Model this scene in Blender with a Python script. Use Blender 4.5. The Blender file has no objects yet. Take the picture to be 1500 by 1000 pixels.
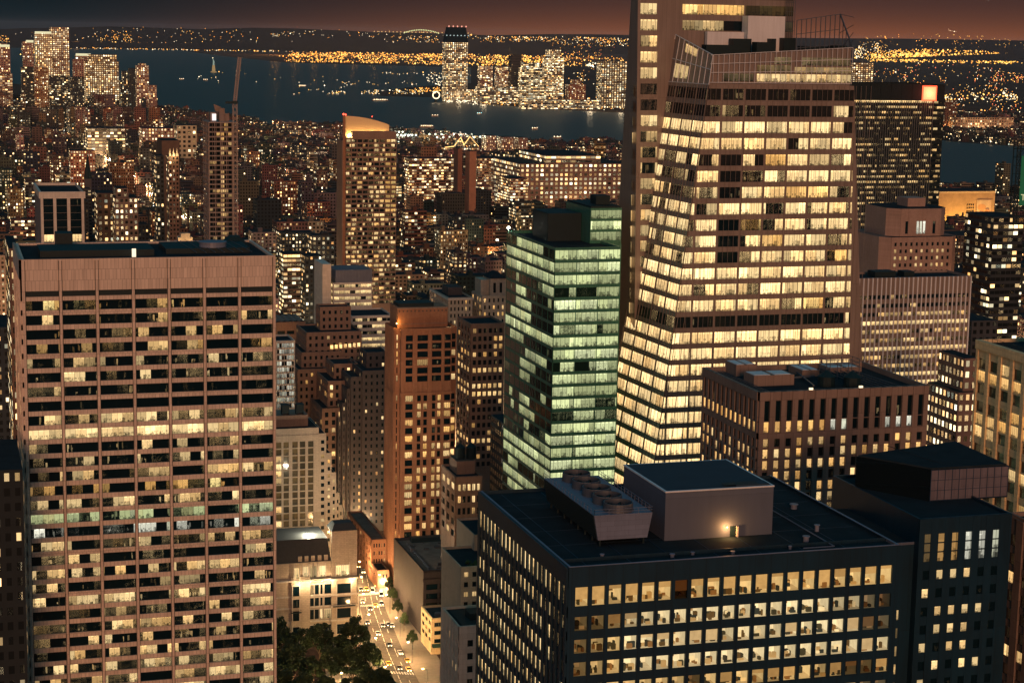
import bpy, math, random
import numpy as np
random.seed(7)
sc = bpy.context.scene
COL = sc.collection
# ------------------------------------------------------------------ camera, sky, sun, exposure
CAM_Z, FPX, YAW, ROLL = 260.0, 2750.0, math.radians(17), 0.018
PITCH = math.atan(450 / FPX)
CF = (math.sin(YAW) * math.cos(PITCH), math.cos(YAW) * math.cos(PITCH), -math.sin(PITCH))
_R = (math.cos(YAW), -math.sin(YAW), 0.0)
_U = tuple(_R[(i + 1) % 3] * CF[(i + 2) % 3] - _R[(i + 2) % 3] * CF[(i + 1) % 3] for i in range(3))
CR = tuple(math.cos(ROLL) * a + math.sin(ROLL) * b for a, b in zip(_R, _U))
CU = tuple(math.cos(ROLL) * b - math.sin(ROLL) * a for a, b in zip(_R, _U))
from mathutils import Matrix, Vector
cam_d = bpy.data.cameras.new('camera')
cam_d.sensor_width = 36.0
cam_d.lens = 36.0 * FPX / 1500.0
cam_d.clip_start, cam_d.clip_end = 1.0, 120000.0
cam = bpy.data.objects.new('camera', cam_d)
COL.objects.link(cam)
cam.matrix_world = Matrix(((CR[0], CU[0], -CF[0], 0), (CR[1], CU[1], -CF[1], 0), (CR[2], CU[2], -CF[2], CAM_Z), (0, 0, 0, 1)))
sc.camera = cam
sc.render.engine = 'CYCLES'
sc.view_settings.view_transform = 'Standard'
sc.view_settings.look = 'None'
sc.view_settings.exposure = 0.0
sc.view_settings.gamma = 1.0
cy = sc.cycles
cy.max_bounces, cy.diffuse_bounces, cy.glossy_bounces, cy.transmission_bounces = 4, 2, 2, 2
cy.volume_bounces = 0
cy.sample_clamp_indirect = 1.5
cy.sample_clamp_direct = 0.0
cy.use_denoising = True
cy.caustics_reflective = cy.caustics_refractive = False

def at(u, v, X=None, Y=None, Z=None):
    d = [CF[i] * FPX + CR[i] * (u - 750) - CU[i] * (v - 500) for i in range(3)]
    t = X / d[0] if X is not None else Y / d[1] if Y is not None else (Z - CAM_Z) / d[2]
    return (d[0] * t, d[1] * t, CAM_Z + d[2] * t)
def proj(P):
    d = (P[0], P[1], P[2] - CAM_Z)
    z = sum(d[i] * CF[i] for i in range(3))
    return (750 + FPX * sum(d[i] * CR[i] for i in range(3)) / z, 500 - FPX * sum(d[i] * CU[i] for i in range(3)) / z, z)
def xat(u, Y, Z, lo=-500.0, hi=9000.0):           # the X on the line (Y, Z) seen at column u
    for _ in range(60):
        m = (lo + hi) / 2
        if proj((m, Y, Z))[0] < u: lo = m
        else: hi = m
    return lo
def yat(u, X, Z, lo=1.0, hi=20000.0):
    for _ in range(70):
        m = (lo + hi) / 2
        if proj((X, m, Z))[0] > u: lo = m
        else: hi = m
    return lo

# ------------------------------------------------------------------ node helpers
class NT:
    def __init__(s, nt): s.nt = nt; nt.nodes.clear()
    def n(s, t, **k):
        o = s.nt.nodes.new(t)
        for a, b in k.items(): setattr(o, a, b)
        return o
    def l(s, a, b): s.nt.links.new(a, b)
    def put(s, sock, v):
        if hasattr(v, 'is_linked') or isinstance(v, bpy.types.NodeSocket): s.l(v, sock)
        else: sock.default_value = v
    def m(s, op, a, b=0.0, c=0.0):
        o = s.n('ShaderNodeMath', operation=op)
        s.put(o.inputs[0], a); s.put(o.inputs[1], b); s.put(o.inputs[2], c)
        return o.outputs[0]
    def mix(s, f, a, b):
        o = s.n('ShaderNodeMix', data_type='RGBA')
        s.put(o.inputs[0], f); s.put(o.inputs[6], a); s.put(o.inputs[7], b)
        return o.outputs[2]
    def scale(s, col, f):
        o = s.n('ShaderNodeVectorMath', operation='SCALE')
        s.put(o.inputs[0], col); s.put(o.inputs[3], f)
        return o.outputs[0]
    def xyz(s, x, y, z=0.0):
        o = s.n('ShaderNodeCombineXYZ')
        s.put(o.inputs[0], x); s.put(o.inputs[1], y); s.put(o.inputs[2], z)
        return o.outputs[0]
    def sep(s, v):
        o = s.n('ShaderNodeSeparateXYZ'); s.l(v, o.inputs[0]); return o.outputs
    def uv(s, name): return s.n('ShaderNodeUVMap', uv_map=name).outputs[0]
    def white(s, vec):
        o = s.n('ShaderNodeTexWhiteNoise', noise_dimensions='3D'); s.l(vec, o.inputs['Vector']); return o.outputs['Value'], o.outputs['Color']
    def noise(s, vec, scale, detail=2.0):
        o = s.n('ShaderNodeTexNoise'); s.l(vec, o.inputs['Vector']); o.inputs['Scale'].default_value = scale; o.inputs['Detail'].default_value = detail
        return o.outputs['Fac']
    def ramp(s, f, stops, interp='LINEAR'):
        o = s.n('ShaderNodeValToRGB'); o.color_ramp.interpolation = interp
        e = o.color_ramp.elements
        while len(e) < len(stops): e.new(0.5)
        for q, (p, c) in zip(e, stops): q.position = p; q.color = (*c, 1) if len(c) == 3 else c
        s.put(o.inputs[0], f)
        return o.outputs[0]
    def bsdf(s, color, rough=0.8, spec=0.3, ecol=None, estr=0.0, metal=0.0, normal=None):
        b = s.n('ShaderNodeBsdfPrincipled'); o = s.n('ShaderNodeOutputMaterial')
        s.put(b.inputs['Base Color'], color); s.put(b.inputs['Roughness'], rough); s.put(b.inputs['Specular IOR Level'], spec)
        s.put(b.inputs['Metallic'], metal)
        if ecol is not None: s.put(b.inputs['Emission Color'], ecol); s.put(b.inputs['Emission Strength'], estr)
        if normal is not None: s.l(normal, b.inputs['Normal'])
        s.l(b.outputs[0], o.inputs[0])
def newmat(name, sample=False):
    m = bpy.data.materials.new(name); m.use_nodes = True
    if not sample:
        m.cycles.emission_sampling = 'NONE'
    return m, NT(m.node_tree)
def sm(t, x, a, b):                                # smoothstep
    o = t.n('ShaderNodeMapRange', interpolation_type='SMOOTHSTEP')
    t.put(o.inputs[0], x); o.inputs[1].default_value = a; o.inputs[2].default_value = b
    return o.outputs[0]

# ------------------------------------------------------------------ world: night sky with the glow of the city on its horizon
SUN_AZ, SUN_EL = 0.20, 0.165                       # light travels (SUN_AZ, 1, -SUN_EL)
world = bpy.data.worlds.new('World'); sc.world = world; world.use_nodes = True
t = NT(world.node_tree)
dirv = t.n('ShaderNodeTexCoord').outputs['Generated']
dx, dy, dz = t.sep(dirv)
side = t.m('ADD', t.m('MULTIPLY', dx, _R[0]), t.m('MULTIPLY', dy, _R[1]))
ahead = t.m('ADD', t.m('MULTIPLY', dx, math.sin(YAW)), t.m('MULTIPLY', dy, math.cos(YAW)))
low = t.m('POWER', 2.718, t.m('MULTIPLY', t.m('MAXIMUM', dz, 0.0), -100.0))
west = sm(t, side, -0.26, 0.13)
upper = t.mix(west, (0.0030, 0.0105, 0.0150, 1), (0.036, 0.022, 0.0235, 1))
glow = t.mix(west, (0.0020, 0.0125, 0.0180, 1), (0.29, 0.088, 0.034, 1))
front = t.mix(low, upper, glow)
zen_fill = t.mix(sm(t, dz, 0.05, 0.5), front, (0.016, 0.115, 0.155, 1))  # unseen overhead sky brightened into a teal fill for shaded faces
lowb = t.m('POWER', 2.718, t.m('MULTIPLY', t.m('ABSOLUTE', dz), -5.0))
back = t.m('MULTIPLY', sm(t, ahead, 0.1, -0.8), lowb)           # midtown's own glow behind the viewer
tot = t.n('ShaderNodeVectorMath', operation='ADD')
t.l(zen_fill, tot.inputs[0]); t.l(t.scale((0.12, 0.065, 0.036), back), tot.inputs[1])
bg = t.n('ShaderNodeBackground'); t.l(tot.outputs[0], bg.inputs[0]); bg.inputs[1].default_value = 1.0
sky = t.n('ShaderNodeTexSky', sky_type='NISHITA'); sky.sun_disc = False
sky.sun_elevation = math.radians(-8); sky.sun_rotation = math.radians(180)
bg2 = t.n('ShaderNodeBackground'); t.l(sky.outputs[0], bg2.inputs[0]); bg2.inputs[1].default_value = 0.05
ad = t.n('ShaderNodeAddShader'); t.l(bg.outputs[0], ad.inputs[0]); t.l(bg2.outputs[0], ad.inputs[1])
wo = t.n('ShaderNodeOutputWorld'); t.l(ad.outputs[0], wo.inputs[0])
sd = bpy.data.lights.new('midtown_glow', 'SUN'); sd.energy = 1.35; sd.angle = math.radians(16); sd.color = (1.0, 0.45, 0.22)
so = bpy.data.objects.new('midtown_glow', sd); COL.objects.link(so)
so.rotation_euler = Vector((SUN_AZ, 1.0, -SUN_EL)).to_track_quat('-Z', 'Y').to_euler()

# ------------------------------------------------------------------ mesh builder
class MB:
    def __init__(s): s.v = []; s.f = []; s.mi = []; s.uv = []; s.wp = []; s.wq = []; s.col = []; s.off = (0, 0, 0)
    def face(s, pts, mi=0, uv=None, wp=(0, 0), wq=(0, 0), col=(1, 1, 1)):
        k = len(s.v); s.v += [tuple(p) for p in pts]; n = len(pts)
        s.f.append(tuple(range(k, k + n))); s.mi.append(mi)
        s.uv += list(uv) if uv else [(0, 0)] * n
        s.wp += [wp] * n; s.wq += [wq] * n; s.col += [(*col, 1)] * n
    def box(s, x0, x1, y0, y1, z0, z1, mi=0, bottom=True, **k):
        s.hexa([(x0, y0, z0), (x1, y0, z0), (x1, y1, z0), (x0, y1, z0), (x0, y0, z1), (x1, y0, z1), (x1, y1, z1), (x0, y1, z1)], mi, bottom, **k)
    def hexa(s, p, mi=0, bottom=True, **k):        # 4 bottom points anticlockwise from above, then 4 top points
        for q in ((0, 1, 5, 4), (1, 2, 6, 5), (2, 3, 7, 6), (3, 0, 4, 7), (4, 5, 6, 7)): s.face([p[i] for i in q], mi, **k)
        if bottom: s.face([p[i] for i in (3, 2, 1, 0)], mi, **k)
    def fbox(s, P, U, W, N, u0, u1, v0, v1, d0, d1, mi=0, **k):   # a bar on a facet
        c = lambda u, v, d: tuple(P[i] + U[i] * u + W[i] * v + N[i] * d for i in range(3))
        s.hexa([c(u0, v0, d1), c(u1, v0, d1), c(u1, v0, d0), c(u0, v0, d0), c(u0, v1, d1), c(u1, v1, d1), c(u1, v1, d0), c(u0, v1, d0)], mi, **k)
    def bar(s, a, b, r, mi=0, n=4, r2=None, **k):    # a tube between two points
        a, b = Vector(a), Vector(b); d = (b - a).normalized(); r2 = r if r2 is None else r2
        e = d.orthogonal().normalized(); g = d.cross(e)
        A = [a + (e * math.cos(i * 2 * math.pi / n) + g * math.sin(i * 2 * math.pi / n)) * r for i in range(n)]
        B = [b + (e * math.cos(i * 2 * math.pi / n) + g * math.sin(i * 2 * math.pi / n)) * r2 for i in range(n)]
        for i in range(n):
            j = (i + 1) % n; s.face([A[i], A[j], B[j], B[i]], mi, **k)
        s.face(B, mi, **k); s.face(A[::-1], mi, **k)
    def cyl(s, x, y, z0, z1, r, mi=0, n=16, r2=None, **k): s.bar((x, y, z0), (x, y, z1), r, mi, n, r2, **k)
    def octa(s, x, y, z, r, mi=0, **k):
        p = [(x + r, y, z), (x, y + r, z), (x - r, y, z), (x, y - r, z)]; a, b = (x, y, z + r), (x, y, z - r)
        for i in range(4): s.face([p[i], p[(i + 1) % 4], a], mi, **k); s.face([p[(i + 1) % 4], p[i], b], mi, **k)
    def build(s, name, mats, parent=None, loc=None):
        me = bpy.data.meshes.new(name)
        L = loc if loc is not None else (parent['_o'] if parent is not None and '_o' in parent else (0, 0, 0))
        V = np.array(s.v, dtype=np.float64) - np.array(L)
        me.from_pydata(V.tolist(), [], s.f)
        for nm, d in (('UVMap', s.uv), ('wp', s.wp), ('wq', s.wq)):
            ul = me.uv_layers.new(name=nm); ul.data.foreach_set('uv', np.array(d, dtype=np.float32).ravel())
        ca = me.color_attributes.new('Col', 'FLOAT_COLOR', 'CORNER'); ca.data.foreach_set('color', np.array(s.col, dtype=np.float32).ravel())
        for m in (mats if isinstance(mats, (list, tuple)) else [mats]): me.materials.append(m)
        me.polygons.foreach_set('material_index', s.mi)
        me.update()
        o = bpy.data.objects.new(name, me); COL.objects.link(o)
        if parent is not None: o.parent = parent
        else: o.location = L
        o['_o'] = tuple(L)
        return o
def tag(o, label=None, cat=None, group=None, kind=None):
    if label: o['label'] = label
    if cat: o['category'] = cat
    if group: o['group'] = group
    if kind: o['kind'] = kind
    return o
def thing(name, label, cat, loc, group=None):
    o = bpy.data.objects.new(name, None); COL.objects.link(o); o.location = loc; o['_o'] = tuple(loc); o.empty_display_size = 1
    return tag(o, label, cat, group)
def lamp(name, loc, watts, color=(1, 0.6, 0.28), r=0.5, parent=None, spot=None):
    d = bpy.data.lights.new(name, 'SPOT' if spot else 'POINT'); d.energy = watts; d.color = color; d.shadow_soft_size = r
    o = bpy.data.objects.new(name, d); COL.objects.link(o)
    if spot:
        d.spot_size = math.radians(spot[1]); d.spot_blend = 0.6
        o.rotation_euler = Vector(spot[0]).to_track_quat('-Z', 'Y').to_euler()
    if parent is not None:
        o.parent = parent; p = parent['_o']; o.location = (loc[0] - p[0], loc[1] - p[1], loc[2] - p[2])
    else: o.location = loc
    return o

# ------------------------------------------------------------------ materials
def wall_mat(name, color, joint=None, rough=0.8, spec=0.25, var=0.25, streak=0.2, metal=0.0):
    m, t = newmat(name)
    pos = t.n('ShaderNodeTexCoord').outputs['Object']
    x, y, z = t.sep(pos)
    n1 = t.noise(pos, 0.09, 4); n2 = t.noise(t.xyz(t.m('MULTIPLY', x, 1.3), t.m('MULTIPLY', y, 1.3), t.m('MULTIPLY', z, 0.12)), 0.9, 3)
    f = t.m('ADD', t.m('MULTIPLY_ADD', n1, 2 * var, 1 - var), t.m('MULTIPLY_ADD', n2, 2 * streak, -streak))
    if joint:
        b = t.n('ShaderNodeTexBrick'); t.l(t.xyz(t.m('ADD', x, y), z), b.inputs['Vector'])
        b.inputs['Color1'].default_value = (1, 1, 1, 1); b.inputs['Color2'].default_value = (0.86, 0.86, 0.86, 1); b.inputs['Mortar'].default_value = (0.5, 0.5, 0.5, 1)
        b.inputs['Scale'].default_value = 1.0; b.inputs['Brick Width'].default_value = joint[0]; b.inputs['Row Height'].default_value = joint[1]; b.inputs['Mortar Size'].default_value = joint[2]
        f = t.m('MULTIPLY', f, t.sep(b.outputs['Color'])[0])
    t.bsdf(t.scale(color, f), rough, spec, metal=metal)
    return m
CREAM, AMBER, GREENISH, WHITE = 0.0, 1.0, 2.0, 3.0
def window_mat(name, pane=1.5, room=4.5, mull=0.05, height=2.6, clutter=1.0, dark=(0.002, 0.012, 0.020), rough=0.08, spill=0.35):
    """glass with lit rooms painted into its emission: UVMap = (metres along, 0..1 up), wp = (seed, share lit), wq = (brightness, tone)"""
    m, t = newmat(name)
    u, v, _ = t.sep(t.uv('UVMap')); seed, lit, _ = t.sep(t.uv('wp')); br, tone, _ = t.sep(t.uv('wq'))
    rid = t.m('FLOOR', t.m('DIVIDE', u, room)); pid = t.m('FLOOR', t.m('DIVIDE', u, pane))
    r1, c1 = t.white(t.xyz(rid, seed, 0.3)); r2, c2 = t.white(t.xyz(pid, seed, 7.7))
    c1 = t.sep(c1); c2 = t.sep(c2)
    on = t.m('LESS_THAN', r1, lit)
    vm = t.m('MULTIPLY', v, height)
    bh = t.m('MULTIPLY', t.m('LESS_THAN', r2, 0.34), t.m('MULTIPLY', c2[0], 0.70))
    blind = t.m('GREATER_THAN', v, t.m('SUBTRACT', 1.0, bh))
    vec = t.xyz(u, vm, t.m('MULTIPLY', seed, 13.0))
    def cells(w, k):                                          # columns of furniture, partitions and doors
        i = t.m('FLOOR', t.m('DIVIDE', u, w)); r_, c_ = t.white(t.xyz(i, seed, k)); c_ = t.sep(c_); return r_, c_
    rd, cd = cells(0.55, 11.0); rp, cp = cells(0.9, 17.0); rq, cq = cells(0.23, 23.0)
    hd = t.m('MULTIPLY_ADD', cd[0], 0.30 * clutter, 0.05)
    desk = t.m('MULTIPLY', t.m('LESS_THAN', v, hd), t.m('LESS_THAN', rd, 0.80))
    hp_ = t.m('MULTIPLY_ADD', cp[0], 0.5, 0.42)
    part = t.m('MULTIPLY', t.m('LESS_THAN', v, hp_), t.m('LESS_THAN', rp, 0.24 * clutter))
    small = t.m('MULTIPLY', t.m('LESS_THAN', t.m('ABSOLUTE', t.m('SUBTRACT', v, t.m('MULTIPLY_ADD', cq[0], 0.3, 0.28))), 0.09), t.m('LESS_THAN', rq, 0.30 * clutter))
    wallv = t.m('MULTIPLY_ADD', c1[0], 0.30, 0.86)
    inter = t.m('MULTIPLY', wallv, t.m('SUBTRACT', 1.0, t.m('MULTIPLY', desk, t.m('MULTIPLY_ADD', cd[1], 0.45, 0.42))))
    inter = t.m('MULTIPLY', inter, t.m('SUBTRACT', 1.0, t.m('MULTIPLY', part, t.m('MULTIPLY_ADD', cp[1], 0.5, 0.15))))
    inter = t.m('MULTIPLY', inter, t.m('SUBTRACT', 1.0, t.m('MULTIPLY', small, 0.55)))
    inter = t.m('MULTIPLY', inter, t.m('MULTIPLY_ADD', t.noise(vec, 1.1, 2), 0.3, 0.85))
    rowl = t.m('MULTIPLY', t.m('GREATER_THAN', v, 0.84), t.m('LESS_THAN', t.m('FRACT', t.m('DIVIDE', u, 1.3)), 0.62))
    inter = t.m('ADD', inter, t.m('MULTIPLY', rowl, t.m('MULTIPLY', t.m('GREATER_THAN', c1[2], 0.45), 0.55)))
    vc = cd
    bl = t.m('MULTIPLY_ADD', c2[1], 0.45, 0.72)
    L = t.m('ADD', t.m('MULTIPLY', blind, bl), t.m('MULTIPLY', t.m('SUBTRACT', 1.0, blind), inter))
    rv = t.m('MULTIPLY_ADD', c1[1], 0.95, 0.55)
    frag = t.m('MULTIPLY', t.m('MULTIPLY', t.m('GREATER_THAN', vc[1], 0.74), t.m('MULTIPLY', spill, vc[2])), t.m('MULTIPLY', t.m('LESS_THAN', v, t.m('MULTIPLY_ADD', cp[2], 0.6, 0.35)), t.m('GREATER_THAN', v, t.m('MULTIPLY', cq[1], 0.4))))  # dim glowing fragments painted into the unlit panes
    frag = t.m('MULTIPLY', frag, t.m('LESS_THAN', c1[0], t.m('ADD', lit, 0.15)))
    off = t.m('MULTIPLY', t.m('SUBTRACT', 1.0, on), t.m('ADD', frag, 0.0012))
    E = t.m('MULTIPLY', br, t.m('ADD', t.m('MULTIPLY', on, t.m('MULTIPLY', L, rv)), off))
    fr = t.m('FRACT', t.m('DIVIDE', u, pane))
    bar = t.m('LESS_THAN', t.m('MINIMUM', fr, t.m('SUBTRACT', 1.0, fr)), mull)
    E = t.m('MULTIPLY', E, t.m('SUBTRACT', 1.0, t.m('MULTIPLY', bar, 0.75)))
    tn = t.m('DIVIDE', t.m('ADD', tone, t.m('MULTIPLY', t.m('SUBTRACT', c1[2], 0.5), 0.6)), 3.0)
    ec = t.ramp(tn, [(0.0, (1.0, 0.70, 0.325)), (0.33, (1.0, 0.50, 0.13)), (0.60, (0.90, 0.98, 0.46)), (0.72, (0.92, 1.0, 0.50)), (1.0, (0.95, 0.92, 0.74))])
    wv = t.n('ShaderNodeBump'); wv.inputs['Strength'].default_value = 0.25; wv.inputs['Distance'].default_value = 0.05
    t.l(t.noise(vec, 0.7, 1), wv.inputs['Height'])
    t.bsdf((*dark, 1), rough, 0.32, ec, E, normal=wv.outputs[0])
    return m
def plain_mat(name, color, rough=0.7, spec=0.3, e=None, es=0.0, metal=0.0, var=0.2, sc_=0.8, sample=False):
    m, t = newmat(name, sample)
    pos = t.n('ShaderNodeTexCoord').outputs['Object']
    f = t.m('MULTIPLY_ADD', t.noise(pos, sc_, 4), 2 * var, 1 - var)
    t.bsdf(t.scale(color, f), rough, spec, (*e, 1) if e else None, es, metal)
    return m
def attr_mat(name, rough=0.8, emit=0.0):            # colour from the mesh's Col attribute (emission if emit)
    m, t = newmat(name)
    c = t.n('ShaderNodeAttribute', attribute_name='Col').outputs['Color']
    if emit: t.bsdf((0.02, 0.02, 0.02, 1), rough, 0.1, c, emit)
    else:
        pos = t.n('ShaderNodeTexCoord').outputs['Object']
        f = t.m('MULTIPLY_ADD', t.noise(pos, 0.25, 4), 0.6, 0.7)
        t.bsdf(t.scale(c, f), rough, 0.25)
    return m
def city_mat(name):
    """far facades: UVMap = metres, Col = wall colour, wp = (seed, share lit), wq = (cell width, cell height)"""
    m, t = newmat(name)
    u, v, _ = t.sep(t.uv('UVMap')); seed, lit, _ = t.sep(t.uv('wp')); cw, ch, _ = t.sep(t.uv('wq'))
    c = t.n('ShaderNodeAttribute', attribute_name='Col').outputs['Color']
    U, V = t.m('DIVIDE', u, cw), t.m('DIVIDE', v, ch)
    fu, fv = t.m('FRACT', U), t.m('FRACT', V); iu, iv = t.m('FLOOR', U), t.m('FLOOR', V)
    r, rc = t.white(t.xyz(iu, iv, seed)); rc = t.sep(rc)
    rr, _c = t.white(t.xyz(iv, seed, 3.1)); rg, _c = t.white(t.xyz(t.m('FLOOR', t.m('DIVIDE', iu, 3.0)), iv, t.m('ADD', seed, 5.0)))
    a = t.m('LESS_THAN', t.m('ABSOLUTE', t.m('SUBTRACT', fu, 0.5)), t.m('ADD', t.m('MULTIPLY_ADD', rc[0], 0.08, 0.22), t.m('MULTIPLY', t.m('GREATER_THAN', t.m('FRACT', t.m('MULTIPLY', seed, 7.31)), 0.72), 0.2)))
    b = t.m('LESS_THAN', t.m('ABSOLUTE', t.m('SUBTRACT', fv, 0.52)), 0.27)
    win = t.m('MULTIPLY', a, b)
    lim = t.m('MULTIPLY', lit, t.m('ADD', t.m('MULTIPLY_ADD', rr, 0.9, 0.45), t.m('MULTIPLY_ADD', rg, 0.8, -0.4)))
    on = t.m('LESS_THAN', r, lim)
    E = t.m('MULTIPLY', t.m('MULTIPLY', win, on), t.m('MULTIPLY_ADD', t.m('MULTIPLY', rc[1], t.m('MULTIPLY', rc[1], rc[1])), 2.2, 0.16))
    ec = t.ramp(t.m('MULTIPLY_ADD', rc[2], 0.8, t.m('MULTIPLY', rr, 0.2)), [(0.0, (1.0, 0.40, 0.10)), (0.35, (1.0, 0.62, 0.25)), (0.8, (1.0, 0.80, 0.48)), (1.0, (0.85, 0.95, 0.75))])
    pos = t.n('ShaderNodeTexCoord').outputs['Object']
    f = t.m('MULTIPLY_ADD', t.noise(pos, 0.11, 3), 0.7, 0.65)
    base = t.mix(win, t.scale(c, f), (0.008, 0.013, 0.016, 1))
    t.bsdf(base, t.m('MULTIPLY_ADD', win, -0.6, 0.85), 0.3, ec, t.m('MULTIPLY', E, 2.1))
    return m
M = {}
M['travertine'] = wall_mat('travertine', (0.74, 0.62, 0.55), (1.1, 3.2, 0.05), var=0.2, streak=0.22)
M['dark_metal'] = wall_mat('dark_panel', (0.002, 0.030, 0.060), (3.0, 30, 0.05), rough=0.45, spec=0.4, var=0.4, streak=.35)
M['dark_cap'] = wall_mat('dark_cap', (0.020, 0.050, 0.10), (7.5, 30, 0.05), rough=0.5, var=0.25)
M['roof'] = plain_mat('roof_membrane', (0.022, 0.034, 0.044), 0.9, 0.05, var=0.45, sc_=0.25)
M['roof_light'] = plain_mat('roof_gravel', (0.16, 0.13, 0.115), 0.95, 0.1, var=0.5, sc_=0.3)
M['penthouse'] = wall_mat('penthouse_panel', (0.112, 0.138, 0.20), (60, 60, 0.02), var=0.1, streak=0.10, rough=0.6)
M['louver'] = wall_mat('galvanised', (0.17, 0.21, 0.32), (2.6, 0.9, 0.02), rough=0.45, spec=0.5, var=0.2)
M['steel'] = plain_mat('steel', (0.085, 0.105, 0.14), 0.5, 0.4, metal=0.2)
M['black'] = plain_mat('black_metal', (0.006, 0.022, 0.030), 0.6)
M['granite'] = wall_mat('rose_granite', (0.26, 0.20, 0.18), (2.2, 4.0, 0.04), var=0.14, streak=0.14)
M['boa'] = wall_mat('fritted_panel', (0.27, 0.225, 0.21), (1.52, 60, 0.03), rough=0.35, spec=0.5, var=0.15)
M['green'] = wall_mat('green_spandrel', (0.050, 0.20, 0.15), (1.5, 60, 0.04), rough=0.25, spec=0.5, var=0.2)
M['brick'] = wall_mat('red_brick', (0.40, 0.20, 0.125), (0.9, 0.5, 0.03), var=0.3, streak=.3)
M['brick_grey'] = wall_mat('grey_brick', (0.095, 0.09, 0.10), (0.9, 0.5, 0.03), var=0.25)
M['brick_tan'] = wall_mat('tan_brick', (0.33, 0.225, 0.18), (0.9, 0.5, 0.03), var=0.22)
M['lime'] = wall_mat('limestone', (0.56, 0.48, 0.40), (1.6, 0.8, 0.03), var=0.16)
M['tan'] = wall_mat('tan_stone', (0.80, 0.64, 0.40), (2.0, 1.2, 0.03), var=0.15)
M['white'] = wall_mat('white_panel', (0.68, 0.64, 0.60), (3, 1.8, 0.02), var=0.12)
M['fin'] = wall_mat('white_fin', (0.72, 0.76, 0.84), None, var=0.12)
M['artdeco'] = wall_mat('buff_brick', (0.40, 0.29, 0.26), (0.9, 0.5, 0.03), var=0.2)
M['concrete'] = wall_mat('raw_concrete', (0.34, 0.28, 0.27), (6, 3.6, 0.03), var=0.25)
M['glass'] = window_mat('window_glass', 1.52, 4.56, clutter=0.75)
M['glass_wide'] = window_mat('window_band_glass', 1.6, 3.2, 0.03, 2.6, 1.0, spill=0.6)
M['glass_one'] = window_mat('window_pane_glass', 40.0, 40.0, 0.0, 2.0, 0.8)
M['glass_green'] = window_mat('green_glass', 1.5, 7.5, 0.05, 3.0, 1.0, (0.006, 0.022, 0.018), 0.06)
M['glass_small'] = window_mat('sash_glass', 0.95, 40.0, 0.07, 1.8, 0.6)
M['city'] = city_mat('far_facade')
M['attr'] = attr_mat('painted')
M['lights'] = attr_mat('lamp_glow', emit=3.2)
M['bulb'] = plain_mat('bulb', (0.9, 0.8, 0.6), e=(1.0, 0.62, 0.25), es=14.0, var=0)
M['bulb_white'] = plain_mat('white_bulb', (0.9, 0.9, 0.85), e=(1.0, 0.93, 0.70), es=45.0, var=0)
M['red'] = plain_mat('red_lamp', (0.5, 0.02, 0.01), e=(1.0, 0.08, 0.04), es=6.0, var=0)
M['sign_red'] = plain_mat('lit_sign_panel', (0.6, 0.1, 0.05), e=(1.0, 0.14, 0.055), es=1.5, var=0.0)
M['sign_core'] = plain_mat('lit_sign_core', (0.9, 0.6, 0.4), e=(1.0, 0.17, 0.075), es=1.9, var=0.0)

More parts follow.
